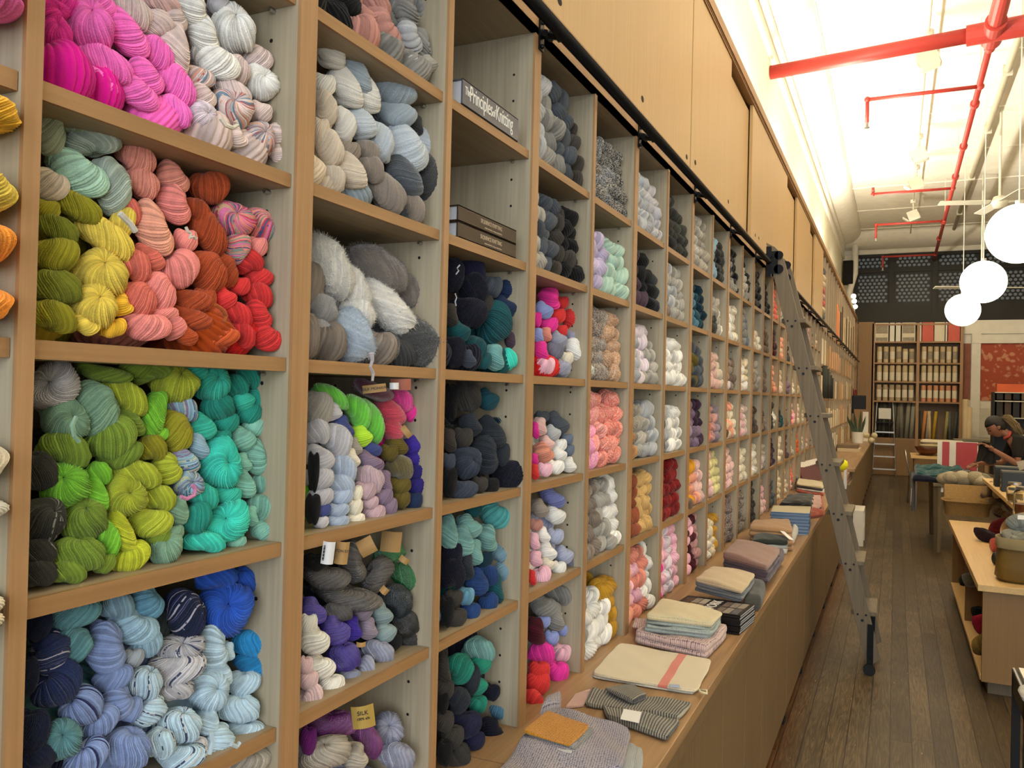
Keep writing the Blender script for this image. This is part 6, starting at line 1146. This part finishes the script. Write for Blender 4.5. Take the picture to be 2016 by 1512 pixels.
# white step box by the counter
o = obj('step_stool', MB().box(.388, .50, 10.05, 10.55, .36, .40).box(.388, .50, 10.05, 10.09, 0, .36).box(.388, .50, 10.51, 10.55, 0, .36).box(.388, .50, 10.09, 10.51, .17, .20), MT['whitep'], bevel=.003); tag(o, 'small white wooden step stool against the base cabinets', 'stool')
q = atX(1665, 935, .37); t = thing('paper_bag', 'white printed paper bag with a yellow pompom at the counter edge', 'bag', q); obj('bag', MB().obox(q, (.012, 0, .0), (0, .10, .03), (.0, -.02, .10)), MT['paper'], t)
obj('printed_stripe', MB().obox(q + Vector((.013, 0, 0)), (.001, 0, 0), (0, .03, .01), (0, -.015, .07)), MT['red'], t); obj('pompom', MB().sphere(atX(1657, 915, .37), .055, 14, 10), plain('yellow_pompom', '#e6e020', .9, bump=.5, bscale=60), t, smooth=True)
# ================================================================ low display at the right
dt = thing('display_table', 'low pale wood display table at the right with an open side', 'table', (1.8, 6.6, 0))
obj('top', MB().box(1.235, 2.6, 5.296, 8.06, .585, .623), MT['palewood'], dt, bevel=.003)
obj('end_panel', MB().box(1.264, 2.58, 5.33, 5.36, .075, .585), MT['palewoodv'], dt); obj('end_panel', MB().box(1.264, 2.58, 8.0, 8.03, .075, .585), MT['palewoodv'], dt)
obj('middle_panel', MB().box(1.27, 2.5, 6.65, 6.68, .10, .585), MT['palewoodv'], dt); obj('lower_shelf', MB().box(1.258, 2.56, 5.36, 8.0, .075, .10), MT['palewood'], dt); obj('back_panel', MB().box(1.80, 1.82, 5.36, 8.0, .10, .585), MT['basev'], dt)
obj('plinth', MB().box(1.30, 2.5, 5.38, 7.95, 0, .075), MT['ladderwood'], dt)
ps = thing('display_riser', 'raised pale wood shelf standing on the low display table', 'shelf', (1.9, 6.2, .624)); a_ = atZ(1934, 941, .95); xr_ = a_.x; yr1 = a_.y
obj('board', MB().box(xr_, xr_ + .8, 4.7, yr1, .918, .95), MT['palewood'], ps, bevel=.002)
for y in (5.6, yr1 - .25): obj('support', MB().box(xr_ + .25, xr_ + .6, y, y + .03, .624, .918), MT['palewoodv'], ps)
def spot(u, v, z=.624): return atZ(u, v, z)
def skein_obj(p, a, b, c, h, kind, label, cat='yarn', ang=0, grp=None, seed=0, tilt=0):
    o = bpy.data.objects.new('yarn_skein', proto(kind, tilt, seed)); COL.objects.link(o); o.location = p; o.rotation_euler = (0, ang, -.3); o.scale = (a, b, c); o.color = lin(h); return tag(o, label, cat, grp)
# basket with open lid
p = spot(1900, 1016); p.z = .624; bk = thing('basket', 'woven straw basket with its lid open on the low display', 'basket', p); straw = plain('woven_straw', '#9a7a48', .8, bump=.8, bscale=160, var=.3, vscale=60)
b = MB(); W1, W2_, D1, H1 = .175, .20, .13, .125
def ring(w, d, z, n=28): return [(p.x + .02 + w * math.copysign(abs(math.cos(a)) ** .5, math.cos(a)), p.y + .12 + d * math.copysign(abs(math.sin(a)) ** .5, math.sin(a)), p.z + z) for a in np.linspace(0, 2 * PI, n + 1)[:-1]]
rs_ = [ring(W1, D1, 0), ring(W1 * 1.03, D1 * 1.05, .06), ring(W2_, D1 * 1.15, H1), ring(W2_ - .012, D1 * 1.15 - .012, H1), ring(W1 - .01, D1 - .01, .02)]
b.add([v for r in rs_ for v in r], [(i * 28 + k, i * 28 + (k + 1) % 28, (i + 1) * 28 + (k + 1) % 28, (i + 1) * 28 + k) for i in range(4) for k in range(28)] + [tuple(range(4 * 28, 5 * 28)), tuple(range(27, -1, -1))]); obj('body', b, straw, bk, smooth=False)
rm = MB().tube(ring(W2_ + .003, D1 * 1.15 + .003, H1) + [ring(W2_ + .003, D1 * 1.15 + .003, H1)[0]], .009, 8); obj('rim', rm, straw, bk)
obj('lid', MB().obox((p.x + .03, p.y + .31, p.z + H1 + .045), (W2_ * .93, 0, 0), (0, .06, .075), (0, -.012, .005)), straw, bk, bevel=.01)
fl = thing('wrapped_fleece', 'cream fleece bundle in clear plastic above the basket', 'wool', (p.x, p.y + .5, .9)); fq = Vector((p.x + .06, p.y + .48, .905))
rf = random.Random(6); fmats = [plain('fleece_%d' % j, ['#c4b898', '#a89c80', '#8c8470'][j], .9, bump=.9, bscale=70) for j in range(3)]
for j in range(12):
    f_ = fq + Vector((rf.uniform(-.19, .19), rf.uniform(-.03, .03), rf.uniform(-.03, .03))); o = obj('fleece', MB().sphere(f_, rf.uniform(.045, .07), 18, 12, sc=(1.2, 1, .9)), fmats[j % 3], fl, smooth=True)
def plastic():
    m, nt, b = newmat('clear_plastic'); b.inputs['Roughness'].default_value = .08; b.inputs['Transmission Weight'].default_value = 1; b.inputs['IOR'].default_value = 1.08; b.inputs['Base Color'].default_value = (.95, .95, .95, 1); b.inputs['Specular IOR Level'].default_value = 1; return m
def glass():
    m, nt, b = newmat('clear_glass'); b.inputs['Roughness'].default_value = .02; b.inputs['Transmission Weight'].default_value = 1; b.inputs['IOR'].default_value = 1.3; b.inputs['Base Color'].default_value = (.93, .96, .95, 1); return m
PLA, GLA = plastic(), glass()
obj('wrap', MB().sphere(fq + Vector((0, 0, 0)), .10, 26, 14, sc=(2.8, 1.05, .95)), PLA, fl, smooth=True)
# wool fringe beside the basket
q = spot(1948, 1022); rg4 = random.Random(2); wf = thing('wool_garland', 'brown and cream curly wool locks heaped beside the basket', 'wool', q)
for j in range(26):
    c = q + Vector((rg4.uniform(-.03, .20), rg4.uniform(-.03, .28), .03 + .011 * j)); me = proto('fluff', 0, j % 2); o = bpy.data.objects.new('wool_lock', me); COL.objects.link(o); o.parent = wf; o.matrix_parent_inverse = Matrix.Translation(-wf.location)
    k_ = rg4.uniform(.7, 1.2); o.location = c; o.scale = (.045 * k_, .032 * k_, .03 * k_); o.rotation_euler = (rg4.uniform(-1, 1), rg4.uniform(-1, 1), rg4.uniform(-2, 2)); o.color = lin(['#6e5638', '#9a7e58', '#5a4430', '#8c7048', '#b09c78'][j % 5])
q = spot(1942, 1068); skein_obj(q + Vector((.0, .04, .045)), .085, .05, .045, '#2a1c26', 'wool', 'dark plum skein lying by the canvas bag', ang=.3)
q = spot(1962, 1056); skein_obj(q + Vector((.03, .06, .07)), .09, .05, .06, '#5a1018', 'wool', 'burgundy skein behind the dark plum one', ang=-.6, seed=1)
q = spot(1960, 1088); t = thing('tassel', 'coral tassel hanging against the canvas bag', 'tassel', q); o = bpy.data.objects.new('yarn_tuft', proto('fluff', 0, 0)); COL.objects.link(o); o.parent = t; o.matrix_parent_inverse = Matrix.Translation(-t.location); o.location = q + Vector((0, 0, .05)); o.scale = (.035, .03, .05); o.color = lin('#c85a4c')
q = spot(1960, 1112); o = obj('bead', MB().sphere(q + Vector((0, 0, .04)), .024, 14, 12, sc=(1, 1, 1.7)), plain('slate_bead', '#2c3434', .5, var=.4, vscale=80), smooth=True); tag(o, 'dark slate tassel bead standing left of the canvas bag', 'bead')
# canvas project bag with yarn balls in clear plastic
q = spot(1962, 1146); cx, cy = q.x + .19, q.y + .10; cb_ = thing('canvas_bag', 'olive canvas project bag with a folded grey rim on the low display', 'bag', (cx, cy, .624)); canv = plain('olive_canvas', '#6e5624', .6, bump=.3, bscale=14, var=.18); rimm = plain('grey_felt', '#8a7c5a', .8)
def rr2(w, d, z, n=36, ph=0): return [(cx + w * math.copysign(abs(math.cos(a)) ** .6, math.cos(a)) + .004 * math.sin(6 * a + z * 40), cy + d * math.copysign(abs(math.sin(a)) ** .6, math.sin(a)) + .004 * math.cos(5 * a + z * 30), .624 + z) for a in np.linspace(0, 2 * PI, n + 1)[:-1]]
R_ = [rr2(.165, .09, .0), rr2(.19, .11, .02), rr2(.185, .11, .09), rr2(.18, .105, .16), rr2(.175, .10, .20)]
b = MB(); b.add([v for r in R_ for v in r], [(i * 36 + k, i * 36 + (k + 1) % 36, (i + 1) * 36 + (k + 1) % 36, (i + 1) * 36 + k) for i in range(4) for k in range(36)] + [tuple(range(35, -1, -1))]); obj('body', b, canv, cb_, smooth=True)
R_ = [rr2(.188, .112, .19), rr2(.19, .115, .25), rr2(.178, .102, .25), rr2(.17, .095, .12)]
b = MB(); b.add([v for r in R_ for v in r], [(i * 36 + k, i * 36 + (k + 1) % 36, (i + 1) * 36 + (k + 1) % 36, (i + 1) * 36 + k) for i in range(3) for k in range(36)]); obj('rim', b, rimm, cb_, smooth=True)
kit = thing('yarn_kit', 'clear plastic bag of white and grey yarn balls in the canvas bag', 'yarn', (cx, cy, .8))
for j, (dx, dz_, h) in enumerate(((-.10, .25, '#b8b4a0'), (.0, .25, '#d8d2bc'), (.09, .24, '#8890a8'), (-.08, .33, '#9aa09a'), (.02, .335, '#dcd6c0'), (.10, .33, '#b0ac98'))):
    o = bpy.data.objects.new('yarn_ball', proto('wool', 58, j % 2)); COL.objects.link(o); o.parent = kit; o.matrix_parent_inverse = Matrix.Translation(-kit.location); o.location = (cx + dx, cy, .624 + dz_); o.scale = (.055, .035, .05); o.rotation_euler = (0, j, 0); o.color = lin(h)
obj('plastic_bag', MB().sphere((cx, cy, .624 + .28), .17, 30, 20, sc=(1, .6, .72)), PLA, kit, smooth=True); obj('sticker', MB().obox((cx - .07, cy - .085, .624 + .375), (.022, .004, 0), (0, .002, .012), (0, -.001, 0)), MT['paper'], kit)
# dark boxes, jars, card on the riser
for j, (u, v, vt) in enumerate(((1959, 958, 918), (1972, 968, 927))):
    p = atZ(u, v, .951); top = atY(u, vt, p.y).z; o = thing('navy_box', ('farther', 'nearer')[j] + ' dark navy box on the raised shelf', 'box', p, 'navy boxes on the raised shelf')
    obj('carton', MB().box(p.x, p.x + .5, p.y, p.y + .14, .951, top - .01), plain('navy_card_%d' % j, '#1c2328', .45), o, bevel=.002); obj('lid_edge', MB().box(p.x + .002, p.x + .5, p.y + .002, p.y + .138, top - .01, top), plain('grey_board_%d' % j, '#5c5c54', .6), o)
    if j: obj('printed_mark', MB().box(p.x - .0008, p.x, p.y + .05, p.y + .075, top - .13, top - .11).box(p.x - .0008, p.x, p.y + .05, p.y + .075, top - .085, top - .065), MT['paper'], o)
for j, (u, v) in enumerate(((1997, 988), (2020, 1016))):
    p = atZ(u, v, .951); t = thing('glass_jar', ('smaller', 'larger')[j] + ' clear glass jar on the raised shelf', 'jar', p, 'glass jars on the raised shelf'); r = .05 + .02 * j; h = .12 + .04 * j
    obj('glass', MB().lathe(p, [(0, 0), (r, .0), (r, h * .85), (r * .8, h), (r * .76, h), (r * .94, h * .84), (r * .94, .008), (0, .008)], 30), GLA, t, smooth=True); obj('contents', MB().lathe(p + Vector((0, 0, .009)), [(0, 0), (r * .9, 0), (r * .9, h * .4), (0, h * .42)], 24), [plain('brass_pins', '#8a6a34', .4), plain('copper_pins', '#8a4420', .35)][j], t)
    obj('lid', MB().lathe(p + Vector((0, 0, h)), [(0, 0), (r * .82, 0), (r * .82, .018), (0, .018)], 24), MT['steel'], t)
p = atZ(2003, 925, .951) ; p = atY(2011, 916, 6.9); o = obj('photo_card', MB().obox(p, (.022, 0, .008), (0, .004, 0), (-.010, 0, .030)), greyp); o.location = (0, 0, 0); tag(o, 'tilted photo card behind the navy boxes', 'card')
# things under the table
for j, (u, v, y, h, kd, s_, lab) in enumerate(((1922, 1228, 5.62, '#a81838', 'wool', .065, 'crimson skein on the lower shelf of the display'), (1928, 1270, 5.5, '#7c6228', 'wool', .075, 'gold brown skein on the lower shelf of the display'), (1906, 1205, 5.9, '#12181e', 'wool', .05, 'black skein on the lower shelf of the display'), (1876, 1140, 6.9, '#2a2c1c', 'wool', .055, 'dark green skein on the lower shelf of the display'), (1896, 1140, 6.6, '#6c6a5c', 'mohair', .055, 'grey tuft on the lower shelf of the display'))):
    p = atY(u, v, y); p.x = max(p.x, 1.30); p.z = max(p.z, .10 + s_ * .8); skein_obj(p, s_, s_ * .8, s_ * .9, h, kd, lab, seed=j % 2)
# black framed side table at the bottom right corner
ZT = .62; fa = atZ(1993, 1311, ZT); na = atZ(2001, 1362, ZT); st = thing('side_table', 'black framed side table cut off by the lower right corner', 'table', (fa.x + .25, (fa.y + na.y) / 2, 0)); x0 = fa.x; y1 = fa.y; y0 = y1 - .55
na_y = na.y
for x in (x0, x0 + .6):
    for y in (na_y - .012, y1 - .02): obj('leg', MB().box(x, x + .028, y, y + .028, 0, ZT - .03), MT['blackp'], st)
obj('apron', MB().box(x0, x0 + .628, na_y - .012, y1 + .008, ZT - .10, ZT - .012), MT['blackp'], st); obj('trim_edge', MB().box(x0 + .001, x0 + .008, na_y, y1, ZT - .012, ZT - .006), MT['steel'], st)
obj('top', MB().box(x0 + .02, x0 + .62, na_y - .01, y1 - .01, ZT - .012, ZT), MT['whitep'], st)
dc = atZ(2006, 1352, ZT); dcl = cloth('white_cloth', 'white cloth draped over the near corner of the black side table', 'cloth', [([Vector((x0 - .012, na_y - .02, 0)), Vector((x0 + .16, na_y - .03, 0)), Vector((x0 + .16, na_y + .12, 0)), Vector((x0 - .012, na_y + .07, 0))], ZT - .03, .038, K['white'], dict(s=3, w=.006, n=18))])
# ceiling fans
for j, (u, v, y) in enumerate(((1932, 566, 15.5), (1968, 398, 12.2))):
    p = atY(u, v, y); t = thing('ceiling_fan', ('pale ceiling fan half hidden behind the globe lamps', 'pale ceiling fan nearer the camera above the globe lamps')[j], 'fan', p)
    obj('rod', MB().tube([p, (p.x, p.y, 5.42)], .015, 8), MT['fixture'], t); obj('motor', MB().lathe(p, [(0, -.08), (.07, -.07), (.10, 0), (.07, .07), (0, .08)], 20), MT['fixture'], t, smooth=True)
    for k_ in range(4): a = k_ * PI / 2 + .25; obj('blade', MB().obox(p + Vector((.42 * math.cos(a), .42 * math.sin(a), 0)), (.30 * math.cos(a), .30 * math.sin(a), 0), (-.06 * math.sin(a), .06 * math.cos(a), .012), (0, 0, .004)), MT['fixture'], t)

for j in range(5):
    y = 10.65 + j * .28; o = obj('fabric_roll', MB().tube([(.0 + .01 * (j % 2), y, 1.655), (.0, y, 2.05 - .03 * j)], .045, 12), plain('dark_roll_%d' % j, ['#35372f', '#2a2c28', '#3c3e38', '#24251f', '#1e1f1e'][j], .8), smooth=True)
    tag(o, 'dark grey green fabric roll upright before the open bays, %s beyond the ladder' % ORD[j], 'fabric', 'dark fabric rolls upright before the open bays')
# ================================================================ person leaning over the work table
skin_m = plain('skin', '#8f5f46', .55, var=.06); sh_ = plain('black_jersey', '#17140f', .85, bump=.3, bscale=30); tr_ = plain('dark_trousers', '#1c1a1c', .8); hair_d = plain('dark_hair', '#1e1712', .5, bump=.5, bscale=120); hair_b = plain('ash_blond_hair', '#8a7450', .5, bump=.5, bscale=120)
YP = 10.75
def pp(u, v, y=YP): return atY(u, v, y)
H = pp(1961, 840)
def skinned(name, pts, edges, root, levels=2):
    me = bpy.data.meshes.new(name); me.from_pydata([tuple(p[0]) for p in pts], edges, []); o = bpy.data.objects.new(name, me); COL.objects.link(o)
    md = o.modifiers.new('skin', 'SKIN'); 
    if not me.skin_vertices:
        import bmesh as bm_; b = bm_.new(); b.from_mesh(me); b.verts.layers.skin.verify(); b.to_mesh(me); b.free()
    for i, p in enumerate(pts):
        r = p[1]; me.skin_vertices[0].data[i].radius = r if isinstance(r, tuple) else (r, r); me.skin_vertices[0].data[i].use_root = (i == root)
    md.use_smooth_shade = True; s = o.modifiers.new('sub', 'SUBSURF'); s.levels = levels; s.render_levels = levels
    bpy.context.view_layer.update(); m2 = bpy.data.meshes.new_from_object(o.evaluated_get(bpy.context.evaluated_depsgraph_get())); bpy.data.objects.remove(o); return m2
def limb(*jr): return list(jr)
hip = H + Vector((.42, .04, -.50)); chest = H + Vector((.24, .02, -.19)); neckb = H + Vector((.135, .0, -.105)); head0 = H + Vector((.03, 0, -.02))
shN = neckb + Vector((.06, -.165, -.045)); shF = neckb + Vector((.06, .165, -.045))
elN = pp(2003, 914, YP - .22); haN = pp(1953, 884, YP - .30); elF = shF + Vector((-.10, .06, -.27)); haF = pp(1925, 912, YP - .05)
knN = hip + Vector((-.06, -.10, -.46)); knF = hip + Vector((-.03, .10, -.46)); anN = Vector((knN.x + .08, knN.y, .08)); anF = Vector((knF.x + .06, knF.y, .08)); toN = anN + Vector((-.16, 0, -.05)); toF = anF + Vector((-.16, 0, -.05))
pts = [(hip, (.135, .11)), (hip.lerp(chest, .5), (.115, .095)), (chest, (.13, .10)), (neckb, .055), (head0, .05), (shN, .052), (shN.lerp(elN, .5), .043), (elN, .037), (elN.lerp(haN, .5), .033), (haN, .024),
       (shF, .052), (elF, .037), (haF, .024), (hip + Vector((-.0, -.09, -.07)), .085), (knN, .058), (knN.lerp(anN, .45), .052), (anN, .036), (toN, .034), (hip + Vector((0, .09, -.07)), .085), (knF, .058), (knF.lerp(anF, .45), .052), (anF, .036), (toF, .034)]
ed = [(0, 1), (1, 2), (2, 3), (3, 4), (2, 5), (5, 6), (6, 7), (7, 8), (8, 9), (2, 10), (10, 11), (11, 12), (0, 13), (13, 14), (14, 15), (15, 16), (16, 17), (0, 18), (18, 19), (19, 20), (20, 21), (21, 22)]
body = skinned('body', pts, ed, 0)
pm = MB()
def addmesh(me, M4=None): pm.add([tuple((M4 @ v.co) if M4 else v.co) for v in me.vertices], [tuple(p.vertices) for p in me.polygons])
addmesh(body)
# head: local x forward, y to her left, z up; tipped down towards the hands
fw = Vector((-.80, -.12, -.60)).normalized(); lf = Vector((0, -1, 0)); lf = (lf - lf.dot(fw) * fw).normalized(); up = fw.cross(lf); up = up if up.z > 0 else -up
MH = Matrix((fw, lf, up)).transposed().to_4x4(); MH.translation = H
def headpt(x, y, z): return MH @ Vector((x, y, z))
n, m_ = 40, 30; vs = []; 
for i in range(m_ + 1):
    t = PI * i / m_
    for k in range(n):
        a = 2 * PI * k / n; x, y, z = math.sin(t) * math.cos(a), math.sin(t) * math.sin(a), math.cos(t)
        X, Y, Z = .098 * x, .076 * y, .118 * z
        if z < 0: Y *= 1 - .38 * (-z) ** 1.3; X = X * (1 - .22 * (-z)) + .012 * (-z)
        if x > 0:
            X += .024 * math.exp(-(y / .16) ** 2 - ((z + .22) / .17) ** 2) + .008 * math.exp(-(y / .3) ** 2 - ((z + .78) / .16) ** 2) + .006 * math.exp(-(y / .3) ** 2 - ((z + .55) / .08) ** 2) + .006 * math.exp(-(y / .6) ** 2 - ((z - .12) / .1) ** 2) - .008 * math.exp(-((abs(y) - .42) / .16) ** 2 - ((z + .02) / .1) ** 2)
        vs.append(headpt(X, Y, Z))
pm.add(vs, [(i * n + k, (i + 1) * n + k, (i + 1) * n + (k + 1) % n, i * n + (k + 1) % n) for i in range(m_) for k in range(n)])
for s in (-1, 1):
    c = headpt(-.005, s * .078, -.012); pm.sphere(c, .026, 12, 8, sc=(.75, .35, 1.15))
def hand(w, d, pn, curl=.5, sc_=1.0, thumb=1):
    """w wrist, d finger direction, pn palm normal: palm, four unequal bent fingers and a thumb"""
    d = d.normalized(); pn = (pn - pn.dot(d) * d).normalized(); sd = d.cross(pn)
    pm.obox(w + d * .045, d * .045, sd * .036, pn * .012)
    pm.tube([w - d * .01, w + d * .03], [.024, .03], 12)
    for j, L in enumerate((.068, .078, .073, .056)):
        b0 = w + d * .085 + sd * (.028 - .0185 * j); d2 = (d + pn * curl).normalized(); d3 = (d + pn * curl * 2.6).normalized()
        pm.tube([b0 - d * .01, b0 + d * L * .35, b0 + d * L * .35 + d2 * L * .35, b0 + d * L * .35 + d2 * L * .35 + d3 * L * .3], [.0095, .009, .008, .0065], 8)
    t0 = w + d * .025 + sd * .034 * thumb; d2 = (sd * .8 * thumb + d * .8 + pn * .4).normalized(); pm.tube([t0 - sd * .01, t0 + d2 * .035, t0 + d2 * .035 + (d + pn * .4).normalized() * .03], [.013, .011, .008], 8)
hand(haN, pp(1930, 872, YP - .30) - haN, Vector((-.2, -.2, -1)), .7)
hand(haF, pp(1902, 921, YP - .12) - haF, Vector((0, 0, -1)), .35)
pr = obj('person', pm, skin_m, smooth=True); tag(pr, 'person in a black top leaning over the table holding a dark garment', 'person')
# eyes, brows, lips
for s in (-1, 1):
    e = MB(); e.sphere(headpt(.082, s * .031, .0), .010, 10, 8); obj('eye', e, plain('eye_dark_%d' % s, '#2a1c16', .3), pr, smooth=True)
    e = MB(); e.tube([headpt(.090, s * .018, .024), headpt(.090, s * .034, .029), headpt(.080, s * .048, .024)], .003, 6); obj('eyebrow', e, hair_d, pr)
obj('lips', MB().tube([headpt(.088, -.018, -.062), headpt(.097, 0, -.062), headpt(.088, .018, -.062)], [.003, .006, .003], 8), plain('lips', '#8a4a40', .5), pr)
# hair: dark crown shell and paler loose tail
hv = []; n, m_ = 36, 22
for i in range(m_ + 1):
    t = PI * i / m_
    for k in range(n):
        a = 2 * PI * k / n; x, y, z = math.sin(t) * math.cos(a), math.sin(t) * math.sin(a), math.cos(t)
        hl = .30 + .25 * (1 - x) if x > 0 else -.6              # hair line
        g = 1.0 if (z > .38 or x < -.02 + .35 * (z + .15)) else .86
        hv.append(headpt(.108 * x * g - .004, .088 * y * g, (.128 if z > 0 else .105) * z * g + .004 + .002 * math.sin(a * 17)))
hm = MB().add(hv, [(i * n + k, (i + 1) * n + k, (i + 1) * n + (k + 1) % n, i * n + (k + 1) % n) for i in range(m_) for k in range(n)])
obj('hair', hm, hair_d, pr, smooth=True)
rh = random.Random(3); tl = MB(); b0 = headpt(-.10, 0, .03)
for j in range(230):
    o_ = Vector((rh.uniform(-.02, .02), rh.uniform(-.03, .03), rh.uniform(-.02, .03))); e1 = b0 + Vector((.05 + rh.uniform(-.01, .02), rh.uniform(-.04, .03), .005 + rh.uniform(-.03, .02))); e2 = b0 + Vector((.12 + rh.uniform(-.02, .02), rh.uniform(-.05, .03), -.06 + rh.uniform(-.04, .02))); e3 = b0 + Vector((.17 + rh.uniform(-.03, .03), rh.uniform(-.06, .03), -.18 + rh.uniform(-.04, .06)))
    tl.tube([b0 + o_ * .5, b0.lerp(e1, .5) + o_ * .8 + Vector((0, 0, .012)), e1 + o_, e2 + o_, e3 + o_], [.004, .0045, .0045, .0035, .001], 4)
obj('hair_tail', tl, hair_b, pr, smooth=True)
# clothes follow the body
tp = [(hip + Vector((0, 0, -.05)), (.150, .125)), (hip.lerp(chest, .5), (.135, .112)), (chest, (.150, .118)), (neckb + Vector((.02, 0, -.022)), .082), (shN, .072), (shN.lerp(elN, .45), .060), (shN.lerp(elN, .8), .056), (shF, .072), (shF.lerp(elF, .8), .056)]
obj_me = skinned('black_top', tp, [(0, 1), (1, 2), (2, 3), (2, 4), (4, 5), (5, 6), (2, 7), (7, 8)], 0); obj_me.materials.append(sh_); o = link('black_top', obj_me, pr)
tp = [(hip + Vector((0, 0, -.03)), (.148, .122)), (hip + Vector((-.0, -.09, -.10)), .10), (knN, .072), (anN + Vector((0, 0, .05)), .055), (hip + Vector((0, .09, -.10)), .10), (knF, .072), (anF + Vector((0, 0, .05)), .055)]
me_ = skinned('trousers', tp, [(0, 1), (1, 2), (2, 3), (0, 4), (4, 5), (5, 6)], 0); me_.materials.append(tr_); link('trousers', me_, pr)
for a, b in ((anN, toN), (anF, toF)): obj('shoe', MB().tube([a + Vector((.04, 0, -.035)), a + Vector((-.02, 0, -.03)), b + Vector((.02, 0, -.0)), b + Vector((-.03, 0, -.005))], [.036, .045, .040, .022], 12), MT['blackp'], pr, smooth=True)
cl = [headpt(-.02 + .0 * k, 0, -.13) + Vector((.02, 0, 0)) for k in range(1)]; c0 = neckb + Vector((-.02, 0, .01))
rc = []; axn = (head0 - neckb).normalized(); s1 = axn.cross(Vector((0, 1, 0))).normalized(); s2 = axn.cross(s1)
for k in range(19): a = 2 * PI * k / 18; rc.append(c0 + s1 * .050 * math.cos(a) + s2 * .05 * math.sin(a) + axn * .008 * math.sin(3 * a))
obj('collar', MB().tube(rc, .013, 10), plain('coral_scarf', '#b84c40', .8), pr, smooth=True)
# dark garment in her hands
gm_ = MB(); N_, M_2 = 12, 12; uvq = [(1930, 871), (1962, 880), (1968, 903), (1952, 926), (1920, 908)]
A0, A1, A2, A3 = pp(1931, 870, YP - .30), pp(1958, 878, YP - .28), pp(1962, 915, YP - .24), pp(1921, 908, YP - .26)
for off_ in (0, .03):
    g = []
    for i in range(N_):
        for j in range(M_2):
            s, t = i / (N_ - 1), j / (M_2 - 1); q = A0.lerp(A1, s).lerp(A3.lerp(A2, s), t); g.append(q + Vector((0, off_ + .018 * math.sin(s * 14 + t * 3) * t, .012 * math.sin(s * 9 + t * 5))))
    fs_ = [(i * M_2 + j, i * M_2 + j + 1, (i + 1) * M_2 + j + 1, (i + 1) * M_2 + j) for i in range(N_ - 1) for j in range(M_2 - 1)]; gm_.add(g, fs_ if off_ else [f[::-1] for f in fs_])
nn = N_ * M_2; bd_ = [i * M_2 for i in range(N_)] + [(N_ - 1) * M_2 + j for j in range(1, M_2)] + [i * M_2 + M_2 - 1 for i in range(N_ - 2, -1, -1)] + [j for j in range(M_2 - 2, 0, -1)]
gm_.f += [(bd_[i], bd_[(i + 1) % len(bd_)], bd_[(i + 1) % len(bd_)] + nn, bd_[i] + nn) for i in range(len(bd_))]; gm_.m += [0] * len(bd_)
o = obj('dark_garment', gm_, K['black'], smooth=True); tag(o, 'dark brown knit garment held up in the hands of the person', 'garment')
o = obj('measuring_tape', MB().box(1.66, 1.95, 10.62, 10.66, .79, .805), plain('yellow_tape', '#c8b83c', .6)); tag(o, 'yellow tape strip lying on the table by the hand of the person', 'tape')
